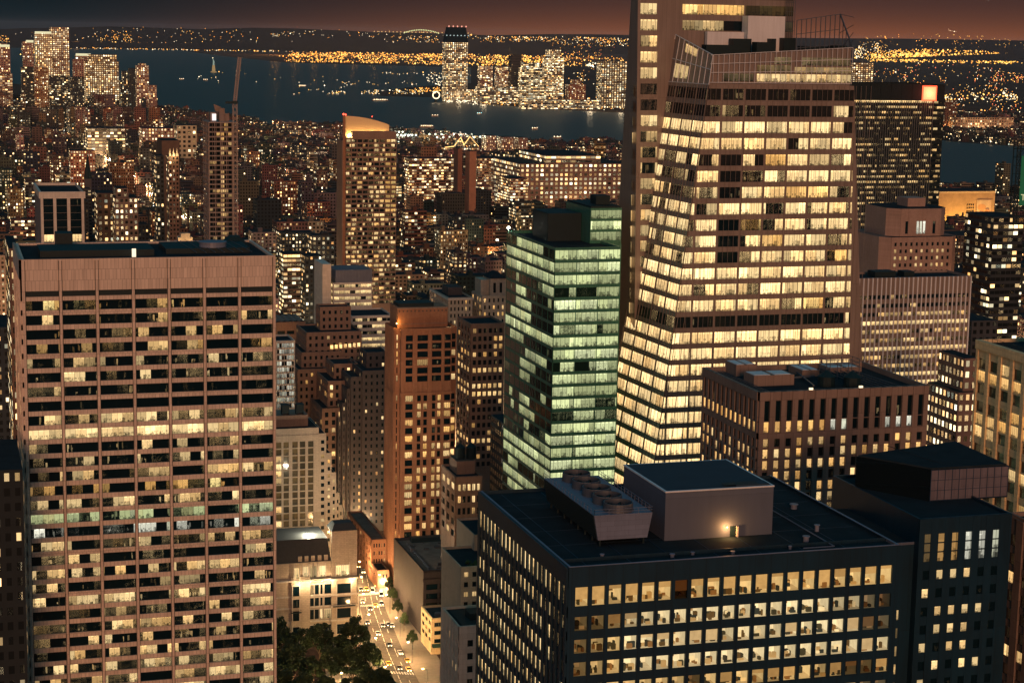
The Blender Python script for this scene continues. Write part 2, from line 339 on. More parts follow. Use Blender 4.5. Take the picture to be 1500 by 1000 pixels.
# ------------------------------------------------------------------ facades
def rows_of(ztop, zmin, pitch, frac, first=0.0):
    out = []; z = ztop - first
    while z - pitch > zmin:
        out.append((z - pitch * frac, z)); z -= pitch
    return out
def cols_of(width, n, frac, edge=0.0):
    p = (width - 2 * edge) / n
    return [(edge + p * (i + (1 - frac) / 2), edge + p * (i + (1 + frac) / 2)) for i in range(n)]
class Bld:
    """one building: root empty, wall / roof / windows gathered, then built as parts"""
    def __init__(s, name, label, x0, x1, y0, y1, cat='building', group=None):
        s.root = thing(name, label, cat, ((x0 + x1) / 2, (y0 + y1) / 2, 0), group)
        s.wall = MB(); s.roof = MB(); s.win = []; s.x0, s.x1, s.y0, s.y1 = x0, x1, y0, y1
    def core(s, z0, z1, inset=0.0, x0=None, x1=None, y0=None, y1=None, roof=True, parapet=0.9, curb=0.45):
        x0 = s.x0 if x0 is None else x0; x1 = s.x1 if x1 is None else x1; y0 = s.y0 if y0 is None else y0; y1 = s.y1 if y1 is None else y1
        zr = z1 - parapet if roof else z1
        s.wall.box(x0, x1, y0, y1, z0, zr, bottom=False)
        if roof:
            c = curb
            s.wall.box(x0, x1, y0, y0 + c, zr + .002, z1); s.wall.box(x0, x1, y1 - c, y1, zr + .002, z1)
            s.wall.box(x0, x0 + c, y0 + c, y1 - c, zr + .002, z1); s.wall.box(x1 - c, x1, y0 + c, y1 - c, zr + .002, z1)
            s.roof.face([(x0 + c, y0 + c, zr + .02), (x1 - c, y0 + c, zr + .02), (x1 - c, y1 - c, zr + .02), (x0 + c, y1 - c, zr + .02)])
    def facade(s, P, U, N, width, rows, cols, zb, zt, pier=0.4, span=0.3, lit=None, W=(0, 0, 1), wmat='glass', recess=0.03, piers=True, spans=True):
        """P = lower left corner seen from outside at height 0 of the facet; rows in z, cols in metres along U"""
        base = (P[0], P[1], 0.0)
        f = s.wall
        if piers and pier:
            e = 0.0
            for a, b in list(cols) + [(width, width)]:
                if a - e > 0.02: f.fbox(base, U, W, N, e, a, zb, zt, 0.0, pier)
                e = b
        if spans and span:
            e = zt
            for a, b in list(rows) + [(zb, zb)]:
                if e - b > 0.02: f.fbox(base, U, W, N, 0.0, width, b, e, 0.0, span)
                e = a
        for j, (a, b) in enumerate(rows):
            for i, (c, d) in enumerate(cols):
                q = lit(i, j) if lit else (0.3, 1.0, CREAM)
                if q is None: continue
                pt = lambda uu, z: tuple(base[k] + U[k] * uu + W[k] * z + N[k] * recess for k in range(3))
                s.win.append(([pt(c, a), pt(d, a), pt(d, b), pt(c, b)], d - c, q, wmat))
    def north(s, rows, cols, zb, zt, x0=None, x1=None, y=None, **k):
        x0 = s.x0 if x0 is None else x0; x1 = s.x1 if x1 is None else x1; y = s.y0 if y is None else y
        s.facade((x0, y), (1, 0, 0), (0, -1, 0), x1 - x0, rows, cols, zb, zt, **k)
    def east(s, rows, cols, zb, zt, y0=None, y1=None, x=None, **k):
        y0 = s.y0 if y0 is None else y0; y1 = s.y1 if y1 is None else y1; x = s.x0 if x is None else x
        s.facade((x, y1), (0, -1, 0), (-1, 0, 0), y1 - y0, rows, cols, zb, zt, **k)
    def finish(s, wmat, rmat='roof', maxwin=100):
        s.wall.build('wall', M[wmat], s.root)
        if s.roof.f: s.roof.build('roof', M[rmat], s.root)
        def size(w):
            q = [proj(p) for p in w[0]]; us = [a[0] for a in q]; vs = [a[1] for a in q]
            if max(us) < 0 or min(us) > 1500 or max(vs) < 0 or min(vs) > 1000: return 0.0
            return (max(us) - min(us)) * (max(vs) - min(vs))
        s.win.sort(key=size, reverse=True)
        rest = {}
        for k, (pts, wd, (lf, br, tone), wm) in enumerate(s.win):
            one = k < maxwin
            b = MB() if one else rest.setdefault(wm, MB())
            o = random.randrange(0, 4000) * 13.0
            b.face(pts, 0, [(o, 0), (o + wd, 0), (o + wd, 1), (o, 1)], (random.uniform(0, 90), lf), (br, tone))
            if one: b.build('window', M[wm], s.root)
        for wm, b in rest.items():
            tag(b.build('window', M[wm], s.root), kind='stuff')
        return s.root
def rnd(lo, hi): return random.uniform(lo, hi)
# ================================================================== SETTING: land, water, hills, avenue
def sheet(name, pts, mat, z=None):
    b = MB(); b.face([(p[0], p[1], p[2] if z is None else z) for p in pts]); return tag(b.build(name, mat), kind='structure')
m, t = newmat('land'); pos = t.n('ShaderNodeTexCoord').outputs['Object']
t.bsdf(t.ramp(t.noise(pos, 0.01, 5), [(0.3, (0.05, 0.032, 0.028)), (0.7, (0.11, 0.062, 0.045))]), 0.95, 0.1); M['land'] = m
m, t = newmat('harbour_water'); pos = t.n('ShaderNodeTexCoord').outputs['Object']
px, py, pz = t.sep(pos)
bp = t.n('ShaderNodeBump'); bp.inputs['Strength'].default_value = 0.12; bp.inputs['Distance'].default_value = 6.0
t.l(t.m('ADD', t.noise(pos, 0.02, 4), t.noise(t.xyz(t.m('MULTIPLY', px, 0.2), py), 0.012, 2)), bp.inputs['Height'])
t.bsdf((0.003, 0.013, 0.015, 1), 0.40, 0.5, normal=bp.outputs[0]); M['water'] = m
m, t = newmat('asphalt'); pos = t.n('ShaderNodeTexCoord').outputs['Object']
t.bsdf(t.ramp(t.noise(pos, 0.6, 5), [(0.3, (0.06, 0.055, 0.05)), (0.7, (0.12, 0.105, 0.095))]), 0.8, 0.3); M['asphalt'] = m
M['paving'] = plain_mat('paving', (0.26, 0.23, 0.20), 0.85, var=0.25, sc_=0.5)
M['paint'] = plain_mat('road_paint', (0.75, 0.72, 0.66), 0.7, var=0.15)
G = 40000.0
sheet('ground', [(-12000, -2000, 0), (G, -2000, 0), (G, G, 0), (-12000, G, 0)], M['land'])
wpx = [(-60, 112), (60, 128), (135, 150), (230, 160), (400, 187), (560, 193), (750, 215), (910, 213), (1380, 285), (1640, 305), (1640, 218), (1480, 214), (1400, 208), (1250, 190),
       (920, 166), (800, 160), (690, 151), (640, 143), (560, 141), (540, 137), (600, 128), (690, 122), (690, 99), (560, 96), (420, 92), (330, 83), (250, 72), (100, 71), (-60, 70)]
sheet('harbour_water', [at(u, v, Z=0.6) for u, v in wpx], M['water'])
WPOLY = [at(u, v, Z=0.0)[:2] for u, v in wpx]
def inwater(x, y):
    r = False; n = len(WPOLY)
    for i in range(n):
        (ax, ay), (bx, by) = WPOLY[i], WPOLY[i - 1]
        if (ay > y) != (by > y) and x < (bx - ax) * (y - ay) / (by - ay) + ax: r = not r
    return r
M['hill'] = plain_mat('wooded_hill', (0.030, 0.030, 0.028), 1.0, 0.0, var=0.3, sc_=0.002)
def hills(name, prof, dist, deep):
    b = MB(); P = []
    for u, v in prof:
        base = at(u, 500, Y=1000); k = dist / math.hypot(base[0], base[1]); x, y = base[0] * k, base[1] * k
        h = max(8.0, at(u, v, Y=y)[2]); P.append((x, y, h))
    for (x, y, h), (x2, y2, h2) in zip(P, P[1:]):
        s1 = 1 + deep / dist; s0 = 1 - deep / dist
        b.face([(x * s0, y * s0, 0.8), (x2 * s0, y2 * s0, 0.8), (x2, y2, h2), (x, y, h)])
        b.face([(x, y, h), (x2, y2, h2), (x2 * s1, y2 * s1, 0.8), (x * s1, y * s1, 0.8)])
    return tag(b.build(name, M['hill']), kind='structure')
random.seed(3)
hp = [(-120, 50), (-40, 46), (40, 42), (100, 41), (170, 39), (230, 41), (300, 43), (370, 41), (430, 42), (500, 45), (560, 47.5), (620, 49), (700, 51.5), (800, 53)]
hills('hill', hp, 26000, 2600)
hills('hill', [(700, 52), (800, 50), (870, 50.5), (940, 52), (1100, 55), (1200, 56), (1300, 56.5), (1400, 58), (1500, 59.5), (1650, 63)], 30000, 3000)
# the avenue between the park and the podium blocks, with pavements and markings
L = [(560, 1030), (536, 950), (523, 893), (519.5, 850), (517.5, 800), (516.5, 768)]
Rr = [(648, 1030), (606, 958), (576, 893), (558, 840), (545, 800), (536, 768)]
PL = [at(u, v, Z=0.0) for u, v in L]; PR = [at(u, v, Z=0.0) for u, v in Rr]
def lerp(a, b, k): return tuple(a[i] + (b[i] - a[i]) * k for i in range(3))
def strip(name, A, B, z, mat):
    b = MB()
    for i in range(len(A) - 1):
        b.face([(*A[i][:2], z), (*B[i][:2], z), (*B[i + 1][:2], z), (*A[i + 1][:2], z)])
    return tag(b.build(name, mat), kind='structure')
A0 = [lerp(a, c, 0.10) for a, c in zip(PL, PR)]; A1 = [lerp(a, c, 0.80) for a, c in zip(PL, PR)]
strip('road', A0, A1, 0.05, M['asphalt'])
def slab(name, A, B, z):
    b = MB()
    for i in range(len(A) - 1):
        b.face([(*A[i][:2], z), (*B[i][:2], z), (*B[i + 1][:2], z), (*A[i + 1][:2], z)])
        b.face([(*A[i + 1][:2], 0.0), (*A[i][:2], 0.0), (*A[i][:2], z), (*A[i + 1][:2], z)][::-1]); b.face([(*B[i][:2], 0.0), (*B[i + 1][:2], 0.0), (*B[i + 1][:2], z), (*B[i][:2], z)][::-1])
    return tag(b.build(name, M['paving']), kind='structure')
slab('pavement', [lerp(a, c, -0.9) for a, c in zip(PL, PR)], A0, 0.17)
slab('pavement', A1, [lerp(a, c, 1.5) for a, c in zip(PL, PR)], 0.17)
b = MB()
for k in (0.28, 0.46, 0.63):
    for i in range(len(A0) - 1):
        n = max(1, int(math.dist(A0[i], A0[i + 1]) / 6))
        for j in range(n):
            if k == 0.46 or j % 2 == 0:
                p, q = lerp(lerp(PL[i], PL[i + 1], j / n), lerp(PR[i], PR[i + 1], j / n), k), lerp(lerp(PL[i], PL[i + 1], (j + .8) / n), lerp(PR[i], PR[i + 1], (j + .8) / n), k)
                b.face([(p[0] - .11, p[1], .06), (p[0] + .11, p[1], .06), (q[0] + .11, q[1], .06), (q[0] - .11, q[1], .06)])
for zc in (0.30, 0.62, 0.66):                                         # crosswalk bars
    i = 2 if zc > 0.5 else 0; fr = 0.55 if zc == 0.30 else 0.1 if zc == 0.62 else 0.45
    for j in range(14):
        k = 0.12 + j * 0.05; p = lerp(lerp(PL[i], PL[i + 1], fr), lerp(PR[i], PR[i + 1], fr), k)
        b.face([(p[0] - .3, p[1], .06), (p[0] + .3, p[1], .06), (p[0] + .3, p[1] + 3.2, .06), (p[0] - .3, p[1] + 3.2, .06)])
tag(b.build('road_markings', M['paint']), kind='structure')

# ================================================================== HERO BUILDINGS
random.seed(11)
# --- pale travertine slab on the left
X0, Y0, _ = at(31, 380, Z=192); X1 = xat(403, Y0, 192); Y1 = Y0 + 46
g = Bld('office_slab', 'broad pale travertine office slab with seven bays of ribbon windows and a blank top band', X0, X1, Y0, Y1)
W = X1 - X0
g.core(0, 191.7, parapet=0.7, curb=0.9)
zs = at(100, 428, Y=Y0)[2]; pitch = 4.33
cols = cols_of(W, 7, 0.90, 0.45)
zr0 = at(215, 437, Y=Y0)[2]
rows = rows_of(zr0, 40, pitch, 0.67)
rowlit = {0: (.22, 1.0, AMBER), 1: (.38, 1.0, .4), 2: (.25, .8, .6), 3: (.18, .8, .6), 4: (.36, .95, 0), 5: (.28, .9, 0), 6: (.34, .8, .3), 7: (.03, .6, 0), 8: (.45, 1, .2), 9: (1.0, 1.25, 0), 10: (.18, .8, 0),
          11: (.33, .9, 0), 12: (.55, .9, .4), 13: (.40, .8, AMBER), 14: (.28, 1, 0), 15: (.85, .62, GREENISH), 16: (.28, .8, WHITE), 17: (.42, .8, .2), 18: (.55, 1.1, 0), 19: (.60, 1.05, .3), 20: (.30, .9, .2), 21: (.65, 1.1, 0), 22: (.33, .9, .3)}
def lit(i, j):
    a, c, d = rowlit.get(j, (.45, .95, .2))
    return (min(1, max(0, a * rnd(.3, 1.25))) if a < 1 else 1.0, c * rnd(.6, 1.1), max(0, d + rnd(-.15, .2)))
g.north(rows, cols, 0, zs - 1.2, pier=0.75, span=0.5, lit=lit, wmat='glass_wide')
# blank top band, panel joints and the dark slot beneath it
g.wall.fbox((X0, Y0, 0), (1, 0, 0), (0, 0, 1), (0, -1, 0), 0, W, zs + .55, 192, 0, 0.45)
e = 0.0
for a, c in cols + [(W, W)]:
    g.wall.fbox((X0, Y0, 0), (1, 0, 0), (0, 0, 1), (0, -1, 0), e + .0 if e else 0, a, zs - 1.2, 191.9, 0, 0.78)
    e = c
grv = MB()
for a, c in cols: grv.fbox((X0, Y0, 0), (1, 0, 0), (0, 0, 1), (0, -1, 0), a, c, zs - 1.15, zs + .5, .02, .06)
for a, c in cols:
    for q in (a - .14, c):
        grv.fbox((X0, Y0, 0), (1, 0, 0), (0, 0, 1), (0, -1, 0), q, q + .14, 40, 191.5, 0.4, 0.80)
g.wall.fbox((X0, Y1, 0), (0, -1, 0), (0, 0, 1), (-1, 0, 0), 0, 46, 186, 192, .0, .76)
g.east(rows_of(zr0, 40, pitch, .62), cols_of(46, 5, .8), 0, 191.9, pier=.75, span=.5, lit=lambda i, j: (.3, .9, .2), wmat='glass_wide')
ro = g.finish('travertine')
grv.build('joint_groove', M['black'], ro)
b = MB()                                              # roof plant behind the parapet
b.box(X0 + 6, X0 + 40, Y0 + 12, Y0 + 30, 191.02, 193.0); b.box(X0 + 44, X0 + 70, Y0 + 16, Y0 + 36, 191.02, 192.6); b.box(X0 + 12, X0 + 17, Y0 + 33, Y0 + 40, 191.02, 196); b.hexa([(X0 + 64, Y0 + 34, 191.02), (X0 + 73, Y0 + 34, 191.02), (X0 + 73, Y0 + 42, 191.02), (X0 + 64, Y0 + 42, 191.02), (X0 + 67, Y0 + 36, 194), (X0 + 70, Y0 + 36, 194), (X0 + 70, Y0 + 40, 194), (X0 + 67, Y0 + 40, 194)])
b.build('roof_plant', M['black'], ro)
b = MB(); b.cyl(X0 + 59, Y0 + 20, 192.65, 194.0, 4.2, n=28); b.cyl(X0 + 59, Y0 + 20, 194.02, 194.3, 4.4, n=28); b.build('roof_fan', M['louver'], ro)
b = MB()
for k in range(7):
    b.bar((X0 + 52 + k * 2.8, Y0 + 4, 192.7), (X0 + 50 + k * 2.8, Y0 + 38, 192.7), .12)
b.build('roof_rail', M['steel'], ro)
b = MB(); b.box(X0 + 33, X0 + 34.2, Y0 + 9, Y0 + 9.3, 191.1, 193.6); b.build('lit_doorway', plain_mat('lit_door', (.8, .8, .7), e=(1, .85, .6), es=1.2, var=0), ro)

# --- near dark office block, with rooms behind its north windows
random.seed(21)
M['room'] = None
m, t = newmat('self_lit_room'); c = t.n('ShaderNodeAttribute', attribute_name='Col').outputs['Color']; br, tn, _ = t.sep(t.uv('wq'))
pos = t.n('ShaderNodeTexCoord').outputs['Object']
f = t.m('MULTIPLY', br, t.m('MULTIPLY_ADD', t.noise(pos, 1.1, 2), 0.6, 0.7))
t.bsdf(t.scale(c, 0.3), 0.8, 0.2, c, f); M['room'] = m  # walls, floor and furniture emit their own tone in place of room lamps
M['dark_glass'] = plain_mat('dark_glass', (0.006, 0.012, 0.016), 0.06, 0.5, var=0)
X0, Y0, _ = at(833, 831, Z=173); X1 = xat(1318, Y0, 173); Y1 = yat(703, X0, 173)
g = Bld('dark_office_block', 'near black-clad office block with brightly lit square windows and a mechanical penthouse', X0, X1, Y0, Y1)
W = X1 - X0; D = Y1 - Y0
g.core(0, 173, y0=Y0 + 5.0, parapet=0.7, curb=0.1)
g.roof = MB()
zt = at(845, 857, Y=Y0)[2]; zb1 = at(845, 883, Y=Y0)[2]
r0 = (at(1200, 866, Y=Y0)[2], at(1200, 836, Y=Y0)[2])
def zrow(v): return at(1200, v, Y=Y0)[2]
rows = [(zrow(861), zrow(834.5)), (zrow(895.5), zrow(876))]
pz = zrow(876) - zrow(908.0)
while rows[-1][0] > 110: rows.append((rows[-1][0] - pz, rows[-1][1] - pz))
cols = cols_of(W, 20, 0.765, 0.9)
g.wall.box(X0, X1, Y0, Y0 + 5.0, rows[0][1] + .15, 172.3)
litmap = {}
roomq = []
frame = g.wall
base = (X0, Y0, 0)
e = 0
for a, c in cols + [(W, W)]:
    frame.fbox(base, (1, 0, 0), (0, 0, 1), (0, -1, 0), e, a, 60, rows[0][1] + .2, -0.35, 0.12); e = c
z = rows[0][1] + .2
for a, c in rows + [(60, 60)]:
    frame.fbox(base, (1, 0, 0), (0, 0, 1), (0, -1, 0), 0, W, c, z, -5.0, 0.10); z = a
frame.fbox(base, (1, 0, 0), (0, 0, 1), (0, -1, 0), -.12, W + .1, rows[0][1] + .2, 173, -.5, 0.16)
wroom = []
for j, (za, zc) in enumerate(rows[:7]):
    for i, (ca, cc) in enumerate(cols):
        x0, x1 = X0 + ca, X0 + cc
        if j == 0: br = (0.0 if i == 6 else rnd(.75, 1.0))
        elif j == 1: br = (.12, .15, .3, .6)[i] if i < 4 else (rnd(.7, 1.12) if i < 16 else (.55, .45, .15, .04)[i - 16])
        elif j == 2: br = (.15, .4)[i] if i < 2 else (rnd(.7, 1.12) if i < 18 else .12)
        elif j == 3: br = (.2, .5)[i] if i < 2 else rnd(.85, 1.05)
        else: br = rnd(.5, 1.0) if random.random() < .8 else .1
        tint = (1.0, .68, .27) if (j == 0 or i < 3 or j == 4) else (1.0, .80, .44)
        q = MB(); k = dict(wq=(br, 0))
        sc3 = lambda f, tt=(1, 1, 1): tuple(f * a * b2 for a, b2 in zip(tint, tt))
        y0, y1 = Y0 + .02, Y0 + rnd(3.2, 4.6); w0, w1 = x0 - .28, x1 + .28; fz, cz = za - .0, zc + .05
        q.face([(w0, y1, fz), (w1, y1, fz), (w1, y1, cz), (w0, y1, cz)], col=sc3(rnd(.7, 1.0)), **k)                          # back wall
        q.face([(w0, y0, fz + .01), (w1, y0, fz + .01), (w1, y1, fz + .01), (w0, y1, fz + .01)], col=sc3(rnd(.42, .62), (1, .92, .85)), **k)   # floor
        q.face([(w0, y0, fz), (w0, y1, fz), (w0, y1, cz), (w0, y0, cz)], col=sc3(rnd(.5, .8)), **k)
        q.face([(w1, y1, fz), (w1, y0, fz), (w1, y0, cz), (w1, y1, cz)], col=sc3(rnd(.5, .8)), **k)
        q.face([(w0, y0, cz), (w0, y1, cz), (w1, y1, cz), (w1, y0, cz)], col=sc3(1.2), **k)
        for n in range(random.randrange(4, 8)):                                  # desks, cabinets, chairs, pictures
            dx, dy = rnd(.25, 1.0), rnd(.2, .8); cx = rnd(x0 + .2, x1 - .3); cyy = rnd(Y0 + .5, y1 - .8); hz = rnd(.3, 1.15)
            cc_ = random.choice([(.05, .05, .04), (.10, .07, .04), (.22, .13, .07), (.9, .85, .75), (.03, .04, .05), (.45, .34, .22), (.04, .04, .04)])
            q.box(cx - dx / 2, cx + dx / 2, cyy - dy / 2, cyy + dy / 2, fz + .02, fz + hz, col=tuple(a * b2 for a, b2 in zip(cc_, tint)), **k)
        if random.random() < .7:
            a0 = rnd(x0, x1 - .6); q.face([(a0, y1 - .03, fz + .9), (a0 + rnd(.3, .8), y1 - .03, fz + .9), (a0 + .5, y1 - .03, fz + 1.7), (a0, y1 - .03, fz + 1.7)], col=sc3(rnd(.1, .4), (1, .7, .5)), **k)
        if j == 0 or random.random() < .25:                                     # a roller blind, partly down
            hb = (zc - za) * rnd(.2, .5) if random.random() < .75 else (zc - za) * rnd(.6, .9)
            q.face([(x0, Y0 + .3, zc - hb), (x1, Y0 + .3, zc - hb), (x1, Y0 + .3, zc), (x0, Y0 + .3, zc)], col=sc3(rnd(.45, .62), (1, .86, .7)), **k)
        wroom.append(q)
# east side: flat glazed openings in deep dark ribs
colsE = cols_of(D, 22, 0.62, 0.5)
g.wall.box(X0, X0 + .5, Y0 + .12, Y0 + 5.0, 60, rows[0][1] + .15)
def litE(i, j):
    p = (.95 if i < 17 else .5, 1.0, rnd(0, .4)) if j not in (1,) else (.55, .9, .2)
    return (p[0] * rnd(.8, 1.1), p[1] * rnd(.7, 1.25), p[2])
g.east(rows, colsE, 60, rows[0][1] + .2, pier=.35, span=.2, lit=litE, wmat='glass_one')
g.wall.fbox((X0, Y1, 0), (0, -1, 0), (0, 0, 1), (-1, 0, 0), 0, D + .16, rows[0][1] + .2, 173, 0, .38)
wins = g.win; g.win = wins
ro = g.finish('dark_metal', maxwin=0)
b = MB(); b.face([(X0, Y0, 172.36), (X1, Y0, 172.36), (X1, Y1, 172.36), (X0, Y1, 172.36)]); b.build('roof', M['roof'], ro)
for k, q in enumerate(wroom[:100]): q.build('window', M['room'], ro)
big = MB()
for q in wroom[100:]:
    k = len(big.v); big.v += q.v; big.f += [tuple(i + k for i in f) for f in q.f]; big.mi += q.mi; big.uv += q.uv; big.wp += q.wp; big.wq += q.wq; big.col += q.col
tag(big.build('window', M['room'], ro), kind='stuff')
# penthouse with lit door
ZR = 172.36
a = at(973, 792, Z=ZR); c = xat(1130.5, a[1], ZR); zt = at(974, 721.5, Y=a[1])[2]; yb = yat(914, a[0], zt)
b = MB(); b.box(a[0], c, a[1], yb, ZR + .01, zt, bottom=False); ph = b.build('penthouse', M['penthouse'], ro)
b = MB(); b.box(a[0] - .1, c + .1, a[1] - .1, yb + .1, zt + .003, zt + .25); b.build('penthouse_cap', M['fin'], ph).location = (0, 0, 0)
b = MB(); b.face([(a[0] + .3, a[1] + .3, zt + .26), (c - .3, a[1] + .3, zt + .26), (c - .3, yb - .3, zt + .26), (a[0] + .3, yb - .3, zt + .26)])
b.box(c - 7, c - .6, a[1] + .6, a[1] + 3.2, zt + .27, zt + .5); b.build('penthouse_roof', plain_mat('slate_membrane', (.03, .055, .085), .85, var=.25, sc_=.3), ph)
b = MB(); b.box(c - 9, c - 2.5, a[1] + .9, a[1] + 2.9, zt + .505, zt + .52); b.build('roof_hatch', M['black'], ph)
dx0, dx1 = xat(1069, a[1], ZR), xat(1077.5, a[1], ZR); dz = at(1072, 770, Y=a[1])[2]
b = MB(); b.box(dx0, dx1, a[1] - .06, a[1] - .003, ZR + .02, dz); b.build('door', M['black'], ph)
b = MB(); b.box(dx1 + .02, dx1 + .3, a[1] - .5, a[1] - .003, ZR + .02, dz); b.build('door_jamb', M['white'], ph)
lp = (xat(1064, a[1], dz), a[1] - .35, dz - .05)
b = MB(); b.octa(*lp, .13); b.build('door_lamp', M['bulb'], ph)
for w_ in (0,): lamp('door_light', (lp[0], lp[1] - .8, lp[2] - .2), 800, (1, .42, .12), .12, ro)
b = MB()
b.box(X0 + .12, X1, Y0 + .05, Y0 + .4, 173.003, 173.10); b.box(X0 + .12, X0 + .5, Y0 + .42, Y1, 173.003, 173.10); b.box(X1 - .4, X1, Y0 + .42, Y1, 173.003, 173.10); b.build('coping', M['louver'], ro)
b = MB()
for k in range(7): b.box(X0 + 4 + k * 8.0, X0 + 4.12 + k * 8.0, Y0 + 1, Y1 - 1, 172.362, 172.40)
for k in range(5): b.box(X0 + 1, X1 - 1, Y0 + 6 + k * 9.5, Y0 + 6.12 + k * 9.5, 172.362, 172.395)
b.build('roof_seam', M['dark_cap'], ro)
for (rx, ry, rr, rh) in ((20, 4, .35, .5), (24, 4.6, .3, .4), (31, 3.5, .3, .4), (47, 8, .5, .9), (52, 14, .4, 1.1), (55, 30, .6, .8), (8, 6, .3, .7), (42, 4, .25, .5)):
    b = MB(); b.cyl(X0 + rx, Y0 + ry, 172.37, 172.37 + rh, rr, n=10); b.cyl(X0 + rx, Y0 + ry, 172.38 + rh, 172.5 + rh, rr * 1.4, n=10); b.build('roof_vent', M['louver'], ro)
b = MB(); b.bar((X0 + 50, Y0 + 3, 172.7), (X0 + 50, Y1 - 6, 172.7), .12, n=6); b.bar((X0 + 50, Y0 + 3, 172.7), (X0 + 44, Y0 + 3, 172.7), .12, n=6)
b.build('roof_pipe', M['louver'], ro)
# cooling tower with five fans
tag_ = thing('cooling_tower', 'long galvanised cooling unit with five round fans on the dark office roof', 'cooling tower', at(912, 790, Z=ZR))
p = at(876, 791, Z=ZR + 1.2); q0 = xat(948, p[1], ZR + 1.2); zt2 = at(870.5, 755, Y=p[1])[2]; tx0 = xat(870.5, p[1], zt2); tx1 = xat(956, p[1], zt2); yb2 = min(yat(797, tx0, zt2), Y1 - 1)
b = MB(); b.hexa([(p[0], p[1], ZR + 1.2), (q0, p[1], ZR + 1.2), (q0, yb2, ZR + 1.2), (p[0], yb2, ZR + 1.2), (tx0, p[1], zt2), (tx1, p[1], zt2), (tx1, yb2, zt2), (tx0, yb2, zt2)]); b.build('casing', M['louver'], tag_)
b = MB()
for k in range(40):                                     # side louvres on the long face
    y = p[1] + .4 + k * (yb2 - p[1] - .8) / 39
    b.hexa([(p[0] - .12, y, ZR + 1.3), (p[0] + .1, y, ZR + 1.3), (p[0] + .1, y + .5, ZR + 1.3), (p[0] - .12, y + .5, ZR + 1.3), (tx0 - .12, y, zt2 - .15), (tx0 + .1, y, zt2 - .15), (tx0 + .1, y + .5, zt2 - .15), (tx0 - .12, y + .5, zt2 - .15)])
b.build('side_louver', M['black'], tag_)
for k in range(5):
    fy = p[1] + (yb2 - p[1]) * (k + .5) / 5; fx = (tx0 + tx1) / 2; fr = min((tx1 - tx0), (yb2 - p[1]) / 5) * .46
    b = MB(); n = 28
    for i in range(n):
        a0, a1 = i * 2 * math.pi / n, (i + 1) * 2 * math.pi / n
        P = lambda an, r, z: (fx + r * math.cos(an), fy + r * math.sin(an), z)
        b.face([P(a0, fr * 1.04, zt2), P(a1, fr * 1.04, zt2), P(a1, fr, zt2 + 1.5), P(a0, fr, zt2 + 1.5)])
        b.face([P(a0, fr * .93, zt2 + .4), P(a0, fr * .93, zt2 + 1.5), P(a1, fr * .93, zt2 + 1.5), P(a1, fr * .93, zt2 + .4)])
        b.face([P(a0, fr * .93, zt2 + 1.5), P(a0, fr, zt2 + 1.5), P(a1, fr, zt2 + 1.5), P(a1, fr * .93, zt2 + 1.5)])
    fo = b.build('fan_shroud', M['steel'], tag_)
    b = MB(); b.cyl(fx, fy, zt2 + .5, zt2 + .9, .5, n=10)
    for i in range(6):
        an = i * math.pi / 3 + k; b.bar((fx, fy, zt2 + .7), (fx + fr * .9 * math.cos(an), fy + fr * .9 * math.sin(an), zt2 + .75), .22)
    b.build('fan_blade', M['black'], fo)
b = MB()
for zz in (.5, 1.0):
    for q, w_ in (((tx0, p[1]), (tx1, p[1])), ((tx0, p[1]), (tx0, yb2)), ((tx1, p[1]), (tx1, yb2))): b.bar((*q, zt2 + zz), (*w_, zt2 + zz), .045)
for k in range(17):
    y = p[1] + (yb2 - p[1]) * k / 16
    for x in (tx0, tx1): b.bar((x, y, zt2), (x, y, zt2 + 1.02), .045)
for k in range(5): x = tx0 + (tx1 - tx0) * k / 4; b.bar((x, p[1], zt2), (x, p[1], zt2 + 1.02), .045)
b.build('guard_rail', M['louver'], tag_)
b = MB()
for k in range(8):
    y = p[1] + .6 + (yb2 - p[1] - 1.2) * k / 7
    for x in (p[0] + .5, q0 - .5): b.box(x - .15, x + .15, y - .15, y + .15, ZR + .012, ZR + 1.2)
b.build('leg', M['black'], tag_)

# --- pier building behind it
random.seed(31)
X0, Y0, _ = at(1112, 574, Z=178); X1 = xat(1359, Y0, 178); Y1 = yat(1031, X0, 178)
g = Bld('granite_block', 'brown granite office block with tall dark slots above amber windows and a cluttered roof', X0, X1, Y0, Y1)
W, D = X1 - X0, Y1 - Y0
g.core(0, 178, parapet=1.3, curb=.6)
def zr(v): return at(1114, v, Y=Y0)[2]
tall = (zr(635), zr(587)); rows = [(zr(665.5), zr(652)), (zr(681), zr(668)), (zr(698), zr(684.5))]
pz = zr(668) - zr(684.5)
rows = [(zr(633), zr(587))]; top = zr(643); 
low = []
z = zr(642)
for k in range(14): low.append((z - pz * .78, z)); z -= pz
cols = cols_of(W, 15, .50, .5); colsE = cols_of(D, 12, .5, .4)
def lt(i, j):
    if i < 6: return (1.0, rnd(.8, 1.0), .85)
    if i in (6, 7, 11, 12, 13): return (1.0, rnd(.4, .7), WHITE)
    return (0, .3, 0)
zslot = (zr(617), zr(587)); zlit = (zr(633.5), zr(618))
ll = lambda i, j: ((1.0, rnd(.5, .95), rnd(0, .8)) if random.random() < (.35, .9, .92, .5)[min(j, 3)] else (0.1, .6, .4)) if j < 5 else (.6, .8, .3)
g.north([zslot[::1]], cols, zslot[0], 178, pier=.7, span=.5, lit=lambda i, j: (0, .6, 0), wmat='glass_one')
g.north([zlit], cols, zlit[0], zslot[0], pier=.7, span=.5, lit=lt, wmat='glass_one')
g.north(low, cols, 40, zlit[0], pier=.7, span=.25, lit=ll, wmat='glass_one')
g.wall.fbox((X0, Y0, 0), (1, 0, 0), (0, 0, 1), (0, -1, 0), 0, W, zlit[0] - 1.5, zlit[0] - .1, 0, .72)
